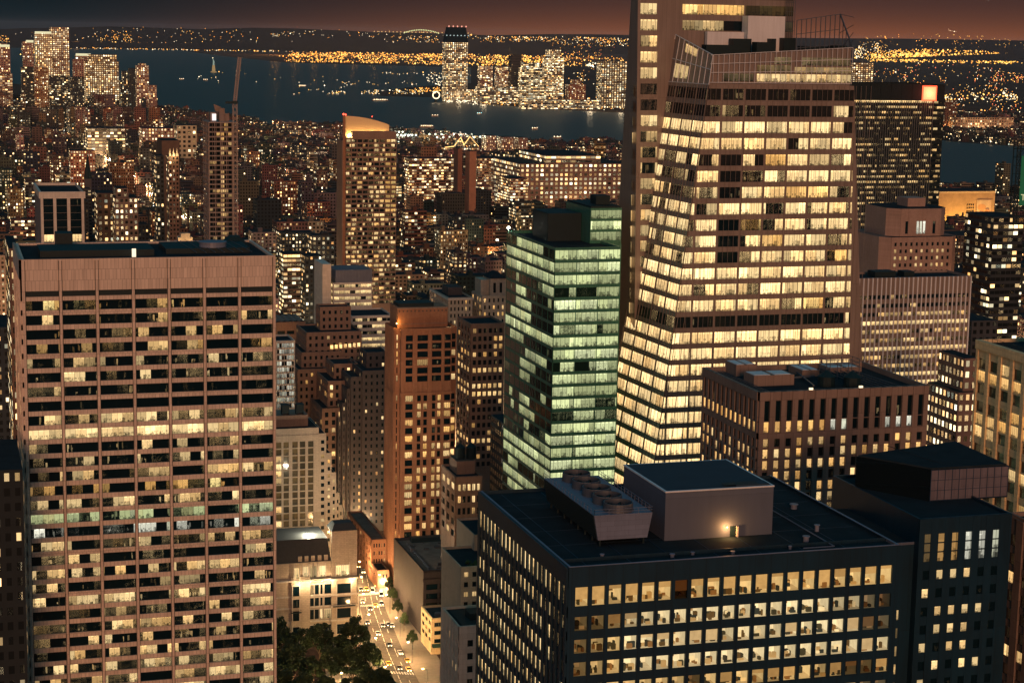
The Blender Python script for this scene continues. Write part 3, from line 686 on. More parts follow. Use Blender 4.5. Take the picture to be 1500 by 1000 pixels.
g.east([zslot], colsE, zslot[0], 178, pier=.3, span=.5, lit=lambda i, j: (0, .4, .5), wmat='glass_one')
g.east([zlit], colsE, zlit[0], zslot[0], pier=.3, span=.5, lit=lambda i, j: (1, rnd(.8, 1.0), .9), wmat='glass_one')
g.east(low, colsE, 40, zlit[0], pier=.3, span=.25, lit=lambda i, j: (1.0, rnd(.5, .95), rnd(.2, .8)) if j and random.random() < .7 else (0, .5, 0), wmat='glass_one')
g.wall.fbox((X0, Y1, 0), (0, -1, 0), (0, 0, 1), (-1, 0, 0), 0, D, zlit[0] - 1.5, zlit[0] - .1, 0, .32)
ro = g.finish('granite')
ZR = 176.75
def rbox(u0, v0, u1, hh, dep, mat, name):
    a = at(u0, v0, Z=ZR); c = xat(u1, a[1], ZR); b = MB(); b.box(a[0], c, a[1], a[1] + dep, ZR, ZR + hh); return b.build(name, M[mat], ro), a, c
for (u0, v0, u1, hh, dep) in ((1104, 566, 1163, 2.6, 6), (1078, 551, 1108, 2.8, 7), (1175, 552, 1200, 1.6, 8), (1215, 546, 1262, 1.2, 6)):
    o, a, c = rbox(u0, v0, u1, hh, dep, 'granite', 'plant_shed')
    b = MB()
    for k in range(2): b.box(a[0] + .3 + k * (c - a[0]) * .5, a[0] + (c - a[0]) * (.42 + k * .5), a[1] + .4, a[1] + dep - .4, ZR + hh + .01, ZR + hh + .12)
    b.build('skylight', M['fin'], o)
b = MB()
for u0, v0 in ((1210, 565), (1248, 566)):                   # two conical tanks
    a = at(u0, v0, Z=ZR); b.cyl(a[0], a[1], ZR, ZR + 2.4, 2.1, n=14); b.cyl(a[0], a[1], ZR + 2.42, ZR + 3.9, 2.3, n=14, r2=.2)
b.build('roof_tank', M['black'], ro)
b = MB()
a = at(1226, 556, Z=ZR)
for dx in (-3, 0, 3, 6):
    for dy in (0, 4): b.bar((a[0] + dx, a[1] + dy, ZR), (a[0] + dx, a[1] + dy, ZR + 5), .1)
for z in (3, 4, 5):
    for dy in (0, 4): b.bar((a[0] - 3, a[1] + dy, ZR + z), (a[0] + 6, a[1] + dy, ZR + z), .09)
    for dx in (-3, 6): b.bar((a[0] + dx, a[1], ZR + z), (a[0] + dx, a[1] + 4, ZR + z), .09)
for k in range(6): b.bar((X0 + 31 + k * 1.6, Y0 + 3, ZR + .5), (X0 + 29 + k * 1.7, Y1 - 3, ZR + .5), .12)
for k in range(3): b.bar((X0 + 2 + k * .7, Y0 + 2, ZR + .9), (X0 + 2 + k * .7, Y1 - 4, ZR + .9), .09)
b.bar((X0 + 8, Y0 + 18, ZR + .6), (X0 + 24, Y0 + 20, ZR + .6), .25); b.bar((X0 + 18, Y0 + 8, ZR + .6), (X0 + 22, Y0 + 26, ZR + .6), .25)
b.build('pipe_rack', M['steel'], ro)
for u0, v0 in ((1188, 571), (1261, 568)):
    a = at(u0, v0, Z=ZR + 1.2); b = MB(); b.box(a[0] - .45, a[0] + .45, a[1] - .2, a[1] + .2, ZR + .8, ZR + 1.7); b.build('roof_lamp', plain_mat('roof_lamp', (.9, .8, .6), e=(1, .8, .5), es=1.6, var=0), ro)

# --- dark block at the lower right: main part, wing, glazed penthouse
random.seed(41)
X0, Y0, _ = at(1347, 760, Z=172); X1 = xat(1482, Y0, 172)
WX0, WY0, WZ = xat(1311, Y0 + 1.5, 169.5), Y0 + 1.5, at(1311, 795, Y=Y0 + 1.5)[2]
WY1 = yat(1213, WX0, WZ)
g = Bld('dark_corner_block', 'near unlit blue-black office block with narrow triple windows beside the lit black-clad block', X0, X1, Y0, Y0 + 36)
g.core(0, 172, parapet=.6)
def zc_(v): return at(1400, v, Y=Y0)[2]
rows = [(zc_(819), zc_(779))]; z = zc_(832); pz = zc_(832) - zc_(858.5)
low = [(z - k * pz - pz * .50, z - k * pz) for k in range(9)]
W = X1 - X0; cols = [(W * (.06 + .148 * k), W * (.06 + .148 * k) + W * .068) for k in range(6)]
g.north(rows, cols, rows[0][0], 172, pier=.25, span=.2, lit=lambda i, j: (1, (.10, .32, .30, .40, .45, .42)[i], (.5, .9, .9, 3, 3, 3)[i]), wmat='glass_wide')
lm = {0: (0, .4, 1, .5, .1, 0), 1: (.9, .3, 0, 0, 0, 0), 2: (0, .9, .5, .9, 1, 0), 3: (0, .7, .4, .5, 0, 0), 4: (.9, .3, 1, 1, 0, 0), 5: (0, .5, 0, .8, 1, 0), 6: (1, 0, 0, 0, 0, 0)}
g.north(low, cols, 60, rows[0][0], pier=.25, span=.2, lit=lambda i, j: ((1, .9, .2) if lm.get(j, (0,) * 6)[i] > .3 else (0, .4, 0)), wmat='glass_one')
ro = g.finish('dark_metal')
b = MB()
for z in (rows[0][0] + (rows[0][1] - rows[0][0]) * k / 3 for k in (1, 2)):
    b.fbox((X0, Y0, 0), (1, 0, 0), (0, 0, 1), (0, -1, 0), 0, W * .9, z - .12, z + .12, .04, .12)
b.build('transom', M['dark_metal'], ro)
b = MB(); b.box(WX0, X0 - .01, WY0, WY1, 0, WZ - .5); wing = b.build('wing', M['dark_metal'], ro)
b = MB(); b.face([(WX0 + .3, WY0 + .3, WZ - .48), (X0 - .1, WY0 + .3, WZ - .48), (X0 - .1, WY1 - .3, WZ - .48), (WX0 + .3, WY1 - .3, WZ - .48)]); b.build('wing_roof', M['roof'], wing)
b = MB(); b.box(WX0 - .1, WX0 + .3, WY0, WY1, WZ - .5, WZ); b.box(WX0 + .3, X0 - .01, WY0, WY0 + .3, WZ - .5, WZ - .02); b.build('parapet', M['penthouse'], wing)
DD = WY1 - WY0
for k in range(11):
    y = WY0 + 1.5 + k * (DD - 3) / 11; b = MB(); o = rnd(0, 4000); br = (.5, .2, .9, .25, .3, .7, .9, .2, .3, .8, .2)[k]
    b.face([(WX0 - .05, y + 1.3, WZ - 6), (WX0 - .05, y, WZ - 6), (WX0 - .05, y, WZ - 3), (WX0 - .05, y + 1.3, WZ - 3)], uv=[(o, 0), (o + 1.3, 0), (o + 1.3, 1), (o, 1)], wp=(rnd(0, 90), 1.0), wq=(br * .8, .5)); b.build('window', M['glass_one'], wing)
for j in range(8):
    z = WZ - 15 - j * pz; b = MB(); o = rnd(0, 4000); x = X0 - 2.6
    b.face([(x - 2.2, WY0 - .05, z), (x, WY0 - .05, z), (x, WY0 - .05, z + 1.9), (x - 2.2, WY0 - .05, z + 1.9)], uv=[(o, 0), (o + 2.2, 0), (o + 2.2, 1), (o, 1)], wp=(rnd(0, 90), 1.0), wq=((.9, .1, .25, .9, .1, .8, .3, .9)[j], .4)); b.build('window', M['glass_one'], wing)
py = Y0 + 14; pa = xat(1362, py, 172); pb = xat(1475, py, 172); pt = at(1362, 688, Y=py)[2]
b = MB(); b.hexa([(pa - 9, py + 14, 171.3), (pa, py, 171.3), (pb, py, 171.3), (pb + 1, py + 22, 171.3), (pa - 9, py + 14, pt), (pa, py, pt), (pb, py, pt), (pb + 1, py + 22, pt)]); ph = b.build('penthouse', M['dark_glass'], ro)
b = MB(); n = 11
for k in range(n + 1): x = pa + (pb - pa) * k / n; b.box(x - .06, x + .06, py - .1, py - .003, 171.4, pt)
for k in range(4): z = 171.5 + (pt - 171.6) * k / 3; b.box(pa, pb, py - .08, py - .004, z - .05, z + .05)
b.build('mullion', M['dark_cap'], ph)
b = MB(); b.face([(pa + .02, py - .02, 171.6), (pb - .02, py - .02, 171.6), (pb - .02, py - .02, pt - .05), (pa + .02, py - .02, pt - .05)]); b.build('penthouse_glazing', wall_mat('milky_panel', (.16, .15, .19), (3, 2, .02), rough=.3, var=.4, streak=.3), ph)
b = MB(); b.hexa([(pa - 8.6, py + 14, pt), (pa + .2, py + .4, pt), (pb - .3, py + .4, pt), (pb + .6, py + 21.6, pt), (pa - 8.6, py + 14, pt + .25), (pa + .2, py + .4, pt + .25), (pb - .3, py + .4, pt + .25), (pb + .6, py + 21.6, pt + .25)]); b.bar((pa + 4, py + 4, pt + .26), (pa, py + 18, pt + .9), .08); b.build('penthouse_roof', M['roof'], ph)
# --- faceted glass tower
random.seed(51)
YN = 560.0
def lin(p, q):                                       # straight edge through two points, as a function of height
    return lambda z: tuple(p[i] + (q[i] - p[i]) * (z - p[2]) / (q[2] - p[2]) for i in range(2)) + (z,)
TL, BL = at(1045, 81, Y=YN), at(960, 674, Y=YN); TR, BR = at(1249, 70, Y=YN), at(1261.5, 505, Y=YN)
nL, nR = lin(TL, BL), lin(TR, BR)
e1 = Vector(((TL[0] - BL[0]) / (TL[2] - BL[2]), 0, 1)); e2 = Vector((-0.06, 1, 0)); cn = e1.cross(e2)
if cn.x > 0: cn = -cn
cn.normalize()
def onC(u, v):
    d = Vector(at(u, v, Y=100.0)) - Vector((0, 0, CAM_Z)); k = (Vector(TL) - Vector((0, 0, CAM_Z))).dot(cn) / d.dot(cn); return tuple(Vector((0, 0, CAM_Z)) + d * k)
CT, CB = onC(990, 51), onC(900, 566); cL = lin(CT, CB)
YB = CT[1]
bF = lin(at(934.5, 2, Y=YB), at(930, 420, Y=YB)); bS = lin(at(931, 2, Y=YB + 46), at(886, 690, Y=YB + 46))
print('tower', TL, TR, BL, CT, CB, YB)
g = Bld('faceted_glass_tower', 'tall pale faceted glass tower with slanting left edge and glowing bands of office windows', BL[0], TR[0], YN, YB + 50)
ro = g.root; wl = g.wall
zT = 318.0
# bodies
q = [cL(0), nL(0), nR(0), (nR(0)[0], YN + 62, 0), (cL(0)[0], YN + 62, 0)]
def loft(b, lo, hi, cap=True):
    n = len(lo)
    for i in range(n): b.face([lo[i], lo[(i + 1) % n], hi[(i + 1) % n], hi[i]])
    if cap: b.face(hi)
zA = TL[2] - 11.0
loft(wl, [cL(0), nL(0), nR(0), (nR(0)[0], YN + 62, 0), (cL(0)[0] + 2, YN + 62, 0)], [cL(zA), nL(zA), nR(zA), (nR(zA)[0], YN + 62, zA), (cL(zA)[0] + 2, YN + 62, zA)])
XR2 = xat(1163, YB, 270)
loft(wl, [bF(0), (XR2, YB, 0), (XR2, YB + 46, 0), bS(0)], [bF(zT), (XR2, YB, zT), (XR2, YB + 46, zT), bS(zT)])
rz = lambda v: at(1150, v, Y=YN)[2]
pitch = (rz(131) - rz(657)) / 22.67
rows = []; z = rz(131)
while z > 40: rows.append((z - pitch * .68, z)); z -= pitch
def lean(Lf, Rf, N, rows, zb, zt, cols, litf, wmat, fixed=None, span=.22, mul=.16, nm=4, seedtone=0):
    """facet between two straight edges; cols = shares of the width (or X values when fixed)"""
    N = Vector(N).normalized()
    def pt(f, z, d=0.0):
        a, c = Vector(Lf(z)), Vector(Rf(z))
        if fixed: f = (f - a.x) / (c.x - a.x)
        f = min(1.0, max(0.0, f)); return a + (c - a) * f + N * d
    lo, hi = (-1e9, 1e9) if fixed else (0, 1)
    e = zt
    for a, c in list(rows) + [(zb, zb)]:
        if e - c > .02:
            P = lambda z, d: (pt(lo, z, d), pt(hi, z, d))
            (l0, r0), (l1, r1) = P(c, span), P(e, span); (l2, r2), (l3, r3) = P(c, 0), P(e, 0)
            wl.face([l0, r0, r1, l1]); wl.face([l1, r1, r3, l3]); wl.face([l2, r2, r0, l0])
        e = a
    for j, (za, zc) in enumerate(rows):
        for i, (ca, cc) in enumerate(cols):
            p = [pt(ca, za, .04), pt(cc, za, .04), pt(cc, zc, .04), pt(ca, zc, .04)]
            if (p[1] - p[0]).length < .5 and (p[2] - p[3]).length < .5: continue
            g.win.append(([tuple(x) for x in p], (p[1] - p[0]).length, litf(i, j), wmat))
    e = lo
    for ca, cc in list(cols) + [(hi, hi)]:                       # solid piers between bays
        a0, a1 = pt(e, zb, span + .03), pt(ca, zb, span + .03); b0, b1 = pt(e, zt, span + .03), pt(ca, zt, span + .03)
        if (a1 - a0).length > .05 or (b1 - b0).length > .05: wl.face([a0, a1, b1, b0])
        e = cc
    return pt
bw = (xat(1183, YN, 200) - xat(1151, YN, 200))
xr = TR[0]; xg = xat(1246, YN, 220)
colsN = []
x = xg
while x > nL(40)[0] - bw: colsN.append((x - bw * .92, x)); x -= bw
colsN.append((xg + bw * .08, xg + bw * 1.0)); colsN.sort()
NC = len(colsN)
pl = [0, .1, .98, .95, .85, .88, .82, .88, .7, .85, .8, 1, .92, .92, .05, 1, 1, 1, 1, 1, 1, 1, 1]
def litN(i, j):
    p = pl[j] if j < len(pl) else .95
    k = NC - 1 - i
    if j in (0, 1): return (1.0, .6, .3) if (k, j) in ((4, 0), (3, 1)) and False else (.06 if j == 0 else .1, .9, .3)
    if k == 6 and j in (4, 5, 6, 8, 9, 10): return (.0, .6, 0)
    if j in (11,) and k in (5, 6, 7, 8): return (1, 1.55, 0)
    amber = .9 if random.random() < .07 else rnd(0, .25)
    return ((p if j > 10 or random.random() < .8 else p * .6), rnd(1.1, 1.4) * (1.12 if j > 14 else 1), amber)
lean(nL, nR, (0, -1, 0), rows, 0, rz(125), colsN, litN, 'glass', fixed=True)
colsC = [((k + .04) / 4, (k + .96) / 4) for k in range(4)]
plc = [.02, .05, .8, .95, .6, .35, .3, .5, .6, .55, .45, 1, 1, .95, .05, .85, .97, .9, .97, .95, .9, .8, .97, .9]
def litC(i, j):
    p = plc[j] if j < len(plc) else .9
    if j == 11: return (1, 1.5, 0)
    return (min(1, p * rnd(1.0, 1.3)), rnd(1.1, 1.35), rnd(0, .3))
zC0 = rz(125)
lean(cL, nL, cn, rows, 0, zC0, colsC, litC, 'glass')
# lean upper part of slanted facet: two screens of glass with one lit patch each
topC = lambda f: Vector(cL(CT[2])) * (1 - f) + Vector(TL) * f
scr = MB()
for k in range(9):
    f = k / 8; a = Vector(cL(zC0)) * (1 - f) + Vector(nL(zC0)) * f; c = topC(f); scr.bar(a + cn * .15, c + cn * .15, .16)
for k in range(3):
    zf = k / 2; a = Vector(cL(zC0)).lerp(topC(0), zf); c = Vector(nL(zC0)).lerp(topC(1), zf); scr.bar(a + cn * .15, c + cn * .15, .17)
wl.face([tuple(Vector(cL(zC0 - .1)) + cn * .02), tuple(Vector(nL(zC0 - .1)) + cn * .02), TL, CT]); wl.face([TL, nL(zC0), cL(zC0), CT])
for (f0, f1, za, zb_) in ((.30, .62, .72, .93), (.12, .46, .10, .42)):
    P = lambda f, h: tuple((Vector(cL(zC0)) * (1 - f) + Vector(nL(zC0)) * f).lerp(topC(f), h) + cn * .06)
    g.win.append(([P(f0, za), P(f1, za), P(f1, zb_), P(f0, zb_)], 4.5, (1, .55, .2), 'glass'))
# mullions on the facets, thin fins standing proud
fin = MB()
for k in range(17):
    f = k / 16; a = Vector(cL(20)).lerp(Vector(nL(20)), f); c = Vector(cL(zC0)).lerp(Vector(nL(zC0)), f); fin.bar(a + cn * .3, c + cn * .3, .07 if k % 4 else .13)
for ca, cc in colsN:
    for x in [ca + (cc - ca) * q / 4 for q in (0, 1, 2, 3)]:
        x2 = min(x, TR[0]); 
        za = 20.0
        zz = za
        if x < nL(za)[0]:
            zz = za
        zlo = za if x >= nL(za)[0] else None
        # where the slanted edge crosses this line
        zx = BL[2] + (x - BL[0]) * (TL[2] - BL[2]) / (TL[0] - BL[0])
        ztop = min(rz(125), zx); 
        if ztop > za + 3 and x < nR(za)[0]: fin.bar((x, YN - .36, za), (x, YN - .36, ztop), .06)
fin.build('mullion_fin', M['boa'], ro)
# glass screen over the top two storeys
zs0, zs1 = rz(122), TL[2]
scr2 = MB(); ncol = 27
zTR = TR[2]
top = lambda x: TL[2] + (x - TL[0]) * (zTR - TL[2]) / (TR[0] - TL[0])
for k in range(ncol + 1):
    x = nL(zs0)[0] + 1 + (TR[0] - nL(zs0)[0] - 1) * k / ncol; scr2.bar((x, YN - .3, zs0), (x, YN - .3, top(x)), .09)
for zf in (0, .36, .68, 1.0):
    scr2.bar((nL(zs0)[0], YN - .3, zs0 + (TL[2] - zs0) * zf), (TR[0], YN - .3, zs0 + (zTR - zs0) * zf), .12)
scr2.build('screen_frame', M['fin'], ro); scr.build('screen_frame', M['fin'], ro)
hz = (zs1 - zs0)
wl.face([(nL(zs0)[0], YN + .9, zs0 - 1), (TR[0], YN + .9, zs0 - 1), (TR[0], YN + .9, zTR - .2), (TL[0], YN + .9, zs1 - .2)])
for (u0, u1, h0, h1, br, tone) in ((1110, 1165, .04, .33, .75, .2), (1165, 1248, .04, .33, .85, .2), (1110, 1160, .38, .66, .18, .3), (1165, 1248, .38, .6, .35, .3), (1135, 1160, .70, .96, .16, 0), (1175, 1245, .66, .96, .12, .2), (1060, 1105, .04, .33, .08, 0)):
    x0, x1 = xat(u0, YN, zs0), xat(u1, YN, zs0)
    n = 5
    for k in range(n):
        xa, xb = x0 + (x1 - x0) * k / n, x0 + (x1 - x0) * (k + 1) / n
        g.win.append(([(xa, YN + .85, zs0 + hz * h0), (xb, YN + .85, zs0 + hz * h0), (xb, YN + .85, zs0 + hz * h1), (xa, YN + .85, zs0 + hz * h1)], xb - xa, (1, br * rnd(.75, 1.1), tone), 'glass_wide'))
# rear taller part: windows left and right
for j in range(-6, 14):
    zc = rz(131) - pitch * j + .6
    if j < 0 or True:
        x0, x1 = xat(938.5, YB, zc), xat(962.5, YB, zc)
        lf = {-6: (1, 1.0, 0), -5: (1, .9, .1), -4: (1, .95, .1), -3: (1, .75, .2), -2: (1, .85, .2), -1: (1, 1.0, .1), 0: (0, .5, 0), 1: (0.1, .6, 0), 2: (.9, .9, 0)}.get(j, (.7, .7, .3))
        g.win.append(([(x0, YB - .06, zc - pitch * .68), (x1, YB - .06, zc - pitch * .68), (x1, YB - .06, zc), (x0, YB - .06, zc)], x1 - x0, lf, 'glass'))
    if j < -3:
        for (ua, ub, br) in ((1000, 1030, 1.0), (1030, 1060, .95), (1060, 1090, .9), (1092, 1162, .05)):
            x0, x1 = xat(ua, YB, zc), xat(ub, YB, zc)
            b_ = br if j != -4 else (0.3 if ua == 1000 else br * .7 if ua < 1090 else br)
            if j == -4 and ua == 1060: b_ = 0.0
            g.win.append(([(x0, YB - .06, zc - pitch * .62), (x1, YB - .06, zc - pitch * .62), (x1, YB - .06, zc), (x0, YB - .06, zc)], x1 - x0, (1, b_, AMBER if j == -5 else .1), 'glass'))
# thin east face of the rear part
Ne = (-1, -.1, 0)
zsE = rz(40)
pe = lambda f, z, d=1.2: (bS(z)[0] * (1 - f) + bF(z)[0] * f - d, bS(z)[1] * (1 - f) + bF(z)[1] * f, z)
for j, (za, zc) in enumerate(rows):
    for i in range(3):
        f0, f1 = i / 3 + .02, (i + 1) / 3 - .02
        g.win.append(([pe(f0, za), pe(f1, za), pe(f1, zc), pe(f0, zc)], 14, (.75 if j > 6 else .2, .8, .3), 'glass'))
g.finish('boa', maxwin=100)
# roof of the lower part: plant, white screen wall, open lattice at the right
b = MB(); b.face([nL(zA + .05), nR(zA + .05), (nR(zA)[0], YN + 60, zA + .05), (cL(zA)[0], YB, zA + .05)]); b.build('roof', M['roof'], ro)
zr_ = TL[2] - 1.0
b = MB()
def rb(u0, u1, v0, y, dep, m): x0, x1 = xat(u0, y, zr_), xat(u1, y, zr_); zt = at((u0 + u1) / 2, v0, Y=y)[2]; b.box(x0, x1, y, y + dep, zA + .06, zt)
rb(1035, 1092, 47, YB - 3, 2, 0); b.build('screen_wall', M['fin'], ro); b = MB()
rb(1094, 1148, 24, YB - 6, 5, 0); b.build('screen_wall', M['fin'], ro); b = MB()
for (u0, u1, v0, y) in ((1034, 1075, 66, YN + 14), (1074, 1100, 57, YN + 22), (1108, 1130, 62, YN + 16), (1130, 1136, 57, YN + 20), (1148, 1165, 56, YN + 20), (1175, 1215, 68, YN + 20), (1220, 1240, 67, YN + 15)): rb(u0, u1, v0, y, 4, 0)
b.build('roof_plant', M['black'], ro)
b = MB()
for k in range(12):
    x = xat(1152, YB - 3, 262) + k * .0; 
YL = YN + 10
p0, p1, p2 = at(1166, 66, Y=YL), at(1166, 30, Y=YL), at(1231, 21, Y=YL)
q2 = nR(TR[2]); xk = q2[0]; zb_ = zA + .1
for k in range(10):
    f = k / 9; x = p0[0] + (xk - p0[0]) * f; zt_ = p1[2] + (p2[2] - p1[2]) * f; b.bar((x, YL, zb_), (x, YL, zt_), .16)
for k in range(6):
    h = k / 5; b.bar((p0[0], YL, zb_ + (p1[2] - zb_) * h), (xk, YL, zb_ + (p2[2] - zb_) * h), .14)
for k in range(5):
    f = k / 4; y = YN + 10 * f; z = TR[2] + (p2[2] - TR[2]) * f; b.bar((xk, y, zb_), (xk, y, z), .14); b.bar((xk, YN, TR[2] + (p2[2] - TR[2]) * f * .9), (xk, YL, zb_ + (p2[2] - zb_) * f), .10)
b.bar((xk, YL, p2[2]), q2, .26)
b.build('roof_lattice', M['steel'], ro)
b = MB(); xs0, xs1 = xat(1150, YB - 1, 262), XR2
for k in range(6): x = xs0 + (xs1 - xs0) * k / 5; b.bar((x, YB - 1, zA), (x, YB - 1, 300), .1)
for k in range(14): z = zA + k * 3.2; b.bar((xs0, YB - 1, z), (xs1, YB - 1, z), .1)
b.build('mast_lattice', M['steel'], ro)

# --- green glass tower
random.seed(61)
X0, Y0, _ = at(813, 363, Z=192); X1 = xat(909, Y0, 192); Y1 = yat(743, X0, 192)
g = Bld('green_glass_tower', 'green glass office tower with bright white floors on one face and a dark rooftop box', X0, X1, Y0, Y1)
g.core(0, 192, parapet=1.0)
W, D = X1 - X0, Y1 - Y0
def zg(v): return at(860, v, Y=Y0)[2]
pz = (zg(376) - zg(671)) / 16.4
rows = []; z = zg(366)
while z > 30: rows.append((z - pz * .74, z)); z -= pz
pg = [1, 1, .95, .45, 1, .95, .85, 1, 1, .25, .95, 1, .7, .4, .95, .9, .95, .95, .9, .9]
def lg(i, j): return (pg[j] if j < len(pg) else .9, rnd(.50, .72) * (1.15 if j in (7, 8, 11) else 1), 2.05)
g.north(rows, cols_of(W, 3, .97), 30, 191.4, pier=.22, span=.20, lit=lg, wmat='glass_green')
pe_ = [.6, 1, 1, .15, .25, .45, .6, .9, .3, .35, .3, .25, .2, .25, .4, .2, .5, .9, .9, .15, .8, .6]
runs = {}
def le(i, j):
    p = pe_[j] if j < len(pe_) else .5
    if j not in runs: n_ = 9 if p > .85 else max(1, int(p * 9 + rnd(-1, 1))); s_ = random.randrange(0, 10 - n_); runs[j] = (s_, s_ + n_)
    on_ = runs[j][0] <= i < runs[j][1]
    return (1.0 if on_ else .04, rnd(.42, .6) if p > .5 else rnd(.3, .5), 2.0)
g.east(rows, cols_of(D, 9, .98), 30, 191.4, pier=.12, span=.12, lit=le, wmat='glass_green')
ro = g.finish('green')
pa = at(864, 357, Z=191); zt = at(864, 305, Y=pa[1])[2]; X2 = xat(912, pa[1], zt)
b = MB(); b.box(X1, X2, pa[1] + .1, pa[1] + 26, 0, 191); b.build('rear_bay', M['green'], ro)
b = MB(); b.box(pa[0], X2 - .2, pa[1], pa[1] + 26, 191.05, zt); ph = b.build('rooftop_box', M['green'], ro)
for j in range(3):
    b = MB(); z0 = 191.5 + j * (zt - 192) / 3; o = rnd(0, 3000); b.face([(pa[0] + .2, pa[1] - .04, z0 + .6), (X2 - .4, pa[1] - .04, z0 + .6), (X2 - .4, pa[1] - .04, z0 + 3.4), (pa[0] + .2, pa[1] - .04, z0 + 3.4)], uv=[(o, 0), (o + 11, 0), (o + 11, 1), (o, 1)], wp=(rnd(0, 50), (.9, 1, .8)[j]), wq=((.3, .8, .3)[j], 2.0)); b.build('window', M['glass_green'], ph)
b = MB(); b.box(pa[0] + .3, X2 - .6, pa[1] + .4, pa[1] + 25, zt + .01, zt + .6); b.box(pa[0] + 4, pa[0] + 9, pa[1] + 6, pa[1] + 12, zt + .62, zt + 3.6); b.build('rooftop_plant', M['black'], ph)
b = MB(); b.box(pa[0] - 12, pa[0] - .1, pa[1] + 9, pa[1] + 26, 191.05, zt - 2.5); b.build('rooftop_box', M['black'], ro)
b = MB(); a0 = at(790, 338, Z=191.2); b.box(a0[0], a0[0] + 13, a0[1], a0[1] + .4, 191.1, 193.2); b.build('edge_light', plain_mat('blue_light', (.3, .4, .6), e=(.35, .5, 1.0), es=.35, var=0), ro)
b = MB(); b.octa(X0 + .3, Y1 - .5, 193, .6); b.build('beacon', M['bulb_white'], ro)

# --- generic box tower with facades on its two seen sides
def tower(name, label, u0, v0, u1, Z, depth, wmat, ncols, nE, pitch, wf=.5, hf=.55, top=3.0, zmin=None, pier=.3, span=.2, litN=None, litE=None, glass='glass_small', cat='building', vmax=None, plain_top=None, rmat='roof', maxwin=100, x0=None, y0=None, E=True, roofbox=None):
    X0, Y0, _ = at(u0, v0, Z=Z)
    if y0 is not None: Y0 = y0; X0 = xat(u0, Y0, Z)
    X1 = xat(u1, Y0, Z)
    g = Bld(name, label, X0, X1, Y0, Y0 + depth, cat)
    g.core(0, Z)
    zm = 0.0 if vmax is None else max(0, at(u0, vmax, Y=Y0)[2] - 3)
    rows = rows_of(Z - top, zm, pitch, hf)
    dn = lambda i, j: ((1, rnd(.6, 1.0), rnd(0, .9)) if random.random() < .3 else (0, .5, 0))
    cn_ = ncols if isinstance(ncols, list) else cols_of(X1 - X0, ncols, wf, .5)
    g.north(rows, cn_, zm, Z - .3, pier=pier, span=span, lit=litN or dn, wmat=glass)
    if E: g.east(rows, cols_of(depth, nE, wf, .5), zm, Z - .3, pier=pier, span=span, lit=litE or litN or dn, wmat=glass)
    g.rows = rows; g.Z = Z
    if roofbox:
        for (fx0, fx1, fy0, fy1, h) in roofbox:
            w, d = X1 - X0, depth; g.wall.box(X0 + w * fx0, X0 + w * fx1, Y0 + d * fy0, Y0 + d * fy1, Z - .85, Z + h)
    g.wm, g.rm, g.mw = wmat, rmat, maxwin
    return g
def done(g): return g.finish(g.wm, g.rm, g.mw)
def some(p, br=.9, tone=.4, spread=.5): return lambda i, j: ((1, br * rnd(.6, 1.15), max(0, tone + rnd(-spread, spread))) if random.random() < p else (0, .5, 0))

# striped tower with a red lit panel
random.seed(71)
ms = wall_mat('black_stone', (.010, .020, .026), None, var=.2)
M['black_stone'] = ms
Xp, Yp, _ = at(1252, 123, Z=229)
def litp(i, j):
    r = random.random(); p = (1, .5, .45, .6, .3, .25, .1, .3, .6, .3, .35, .25, .4, .45, .55, .6, .25)[min(j, 16)]
    return (p, rnd(.8, 1.1), rnd(0, .6))
g = tower('dark_striped_tower', 'dark slab tower with thin pale vertical stripes and a red lit panel near its top', 1180, 121, 1368, 229, 40, 'black_stone', 12, 3, 3.95, .97, .42, 12.5, vmax=420, pier=.1, span=.1, litN=litp, glass='glass_wide', E=False)
st = MB(); w = g.x1 - g.x0
for k in range(58): x = g.x0 + w * k / 57; st.box(x - .16, x + .16, g.y0 - .75, g.y0 - .002, 60, 229 - 13)
ro = done(g); st.build('stripe_fin', wall_mat('pale_stripe', (.13, .15, .17), None), ro)
xr0, xr1 = xat(1368.5, g.y0 + 6, 229), xat(1384.5, g.y0 + 6, 229)
b = MB(); b.box(xr0 - 3, xr1, g.y0 + 6, g.y0 + 34, 0, 228.5); wg = b.build('wing', ms, ro)
b = MB()
for j in range(34):
    z = 229 - 13 - j * 3.95; o = rnd(0, 3000); b.face([(xr0, g.y0 + 5.95, z - 1.7), (xr1 - .4, g.y0 + 5.95, z - 1.7), (xr1 - .4, g.y0 + 5.95, z), (xr0, g.y0 + 5.95, z)], uv=[(o, 0), (o + 8, 0), (o + 8, 1), (o, 1)], wp=(rnd(0, 50), .25), wq=(.9, .3))
tag(b.build('window', M['glass_wide'], wg), kind='stuff')
sx0, sx1 = xat(1349, g.y0 + 3, 225), xat(1368, g.y0 + 3, 225); z1, z0 = at(1358, 127, Y=g.y0 - .6)[2], at(1358, 147, Y=g.y0 - .6)[2]
b = MB(); b.box(sx0 - .6, sx1 + .6, g.y0 - .6, g.y0 - .02, z0 - .6, z1 + .6); sg = b.build('sign_panel', M['sign_red'], ro)
b = MB(); b.box(sx0 + .4, sx1 - .4, g.y0 - .75, g.y0 - .61, z0 + .4, z1 - .4); b.build('sign_face', M['sign_core'], sg)
lamp('sign_glow', ((sx0 + sx1) / 2, g.y0 - 5, (z0 + z1) / 2), 9000, (1, .12, .06), 2, ro)

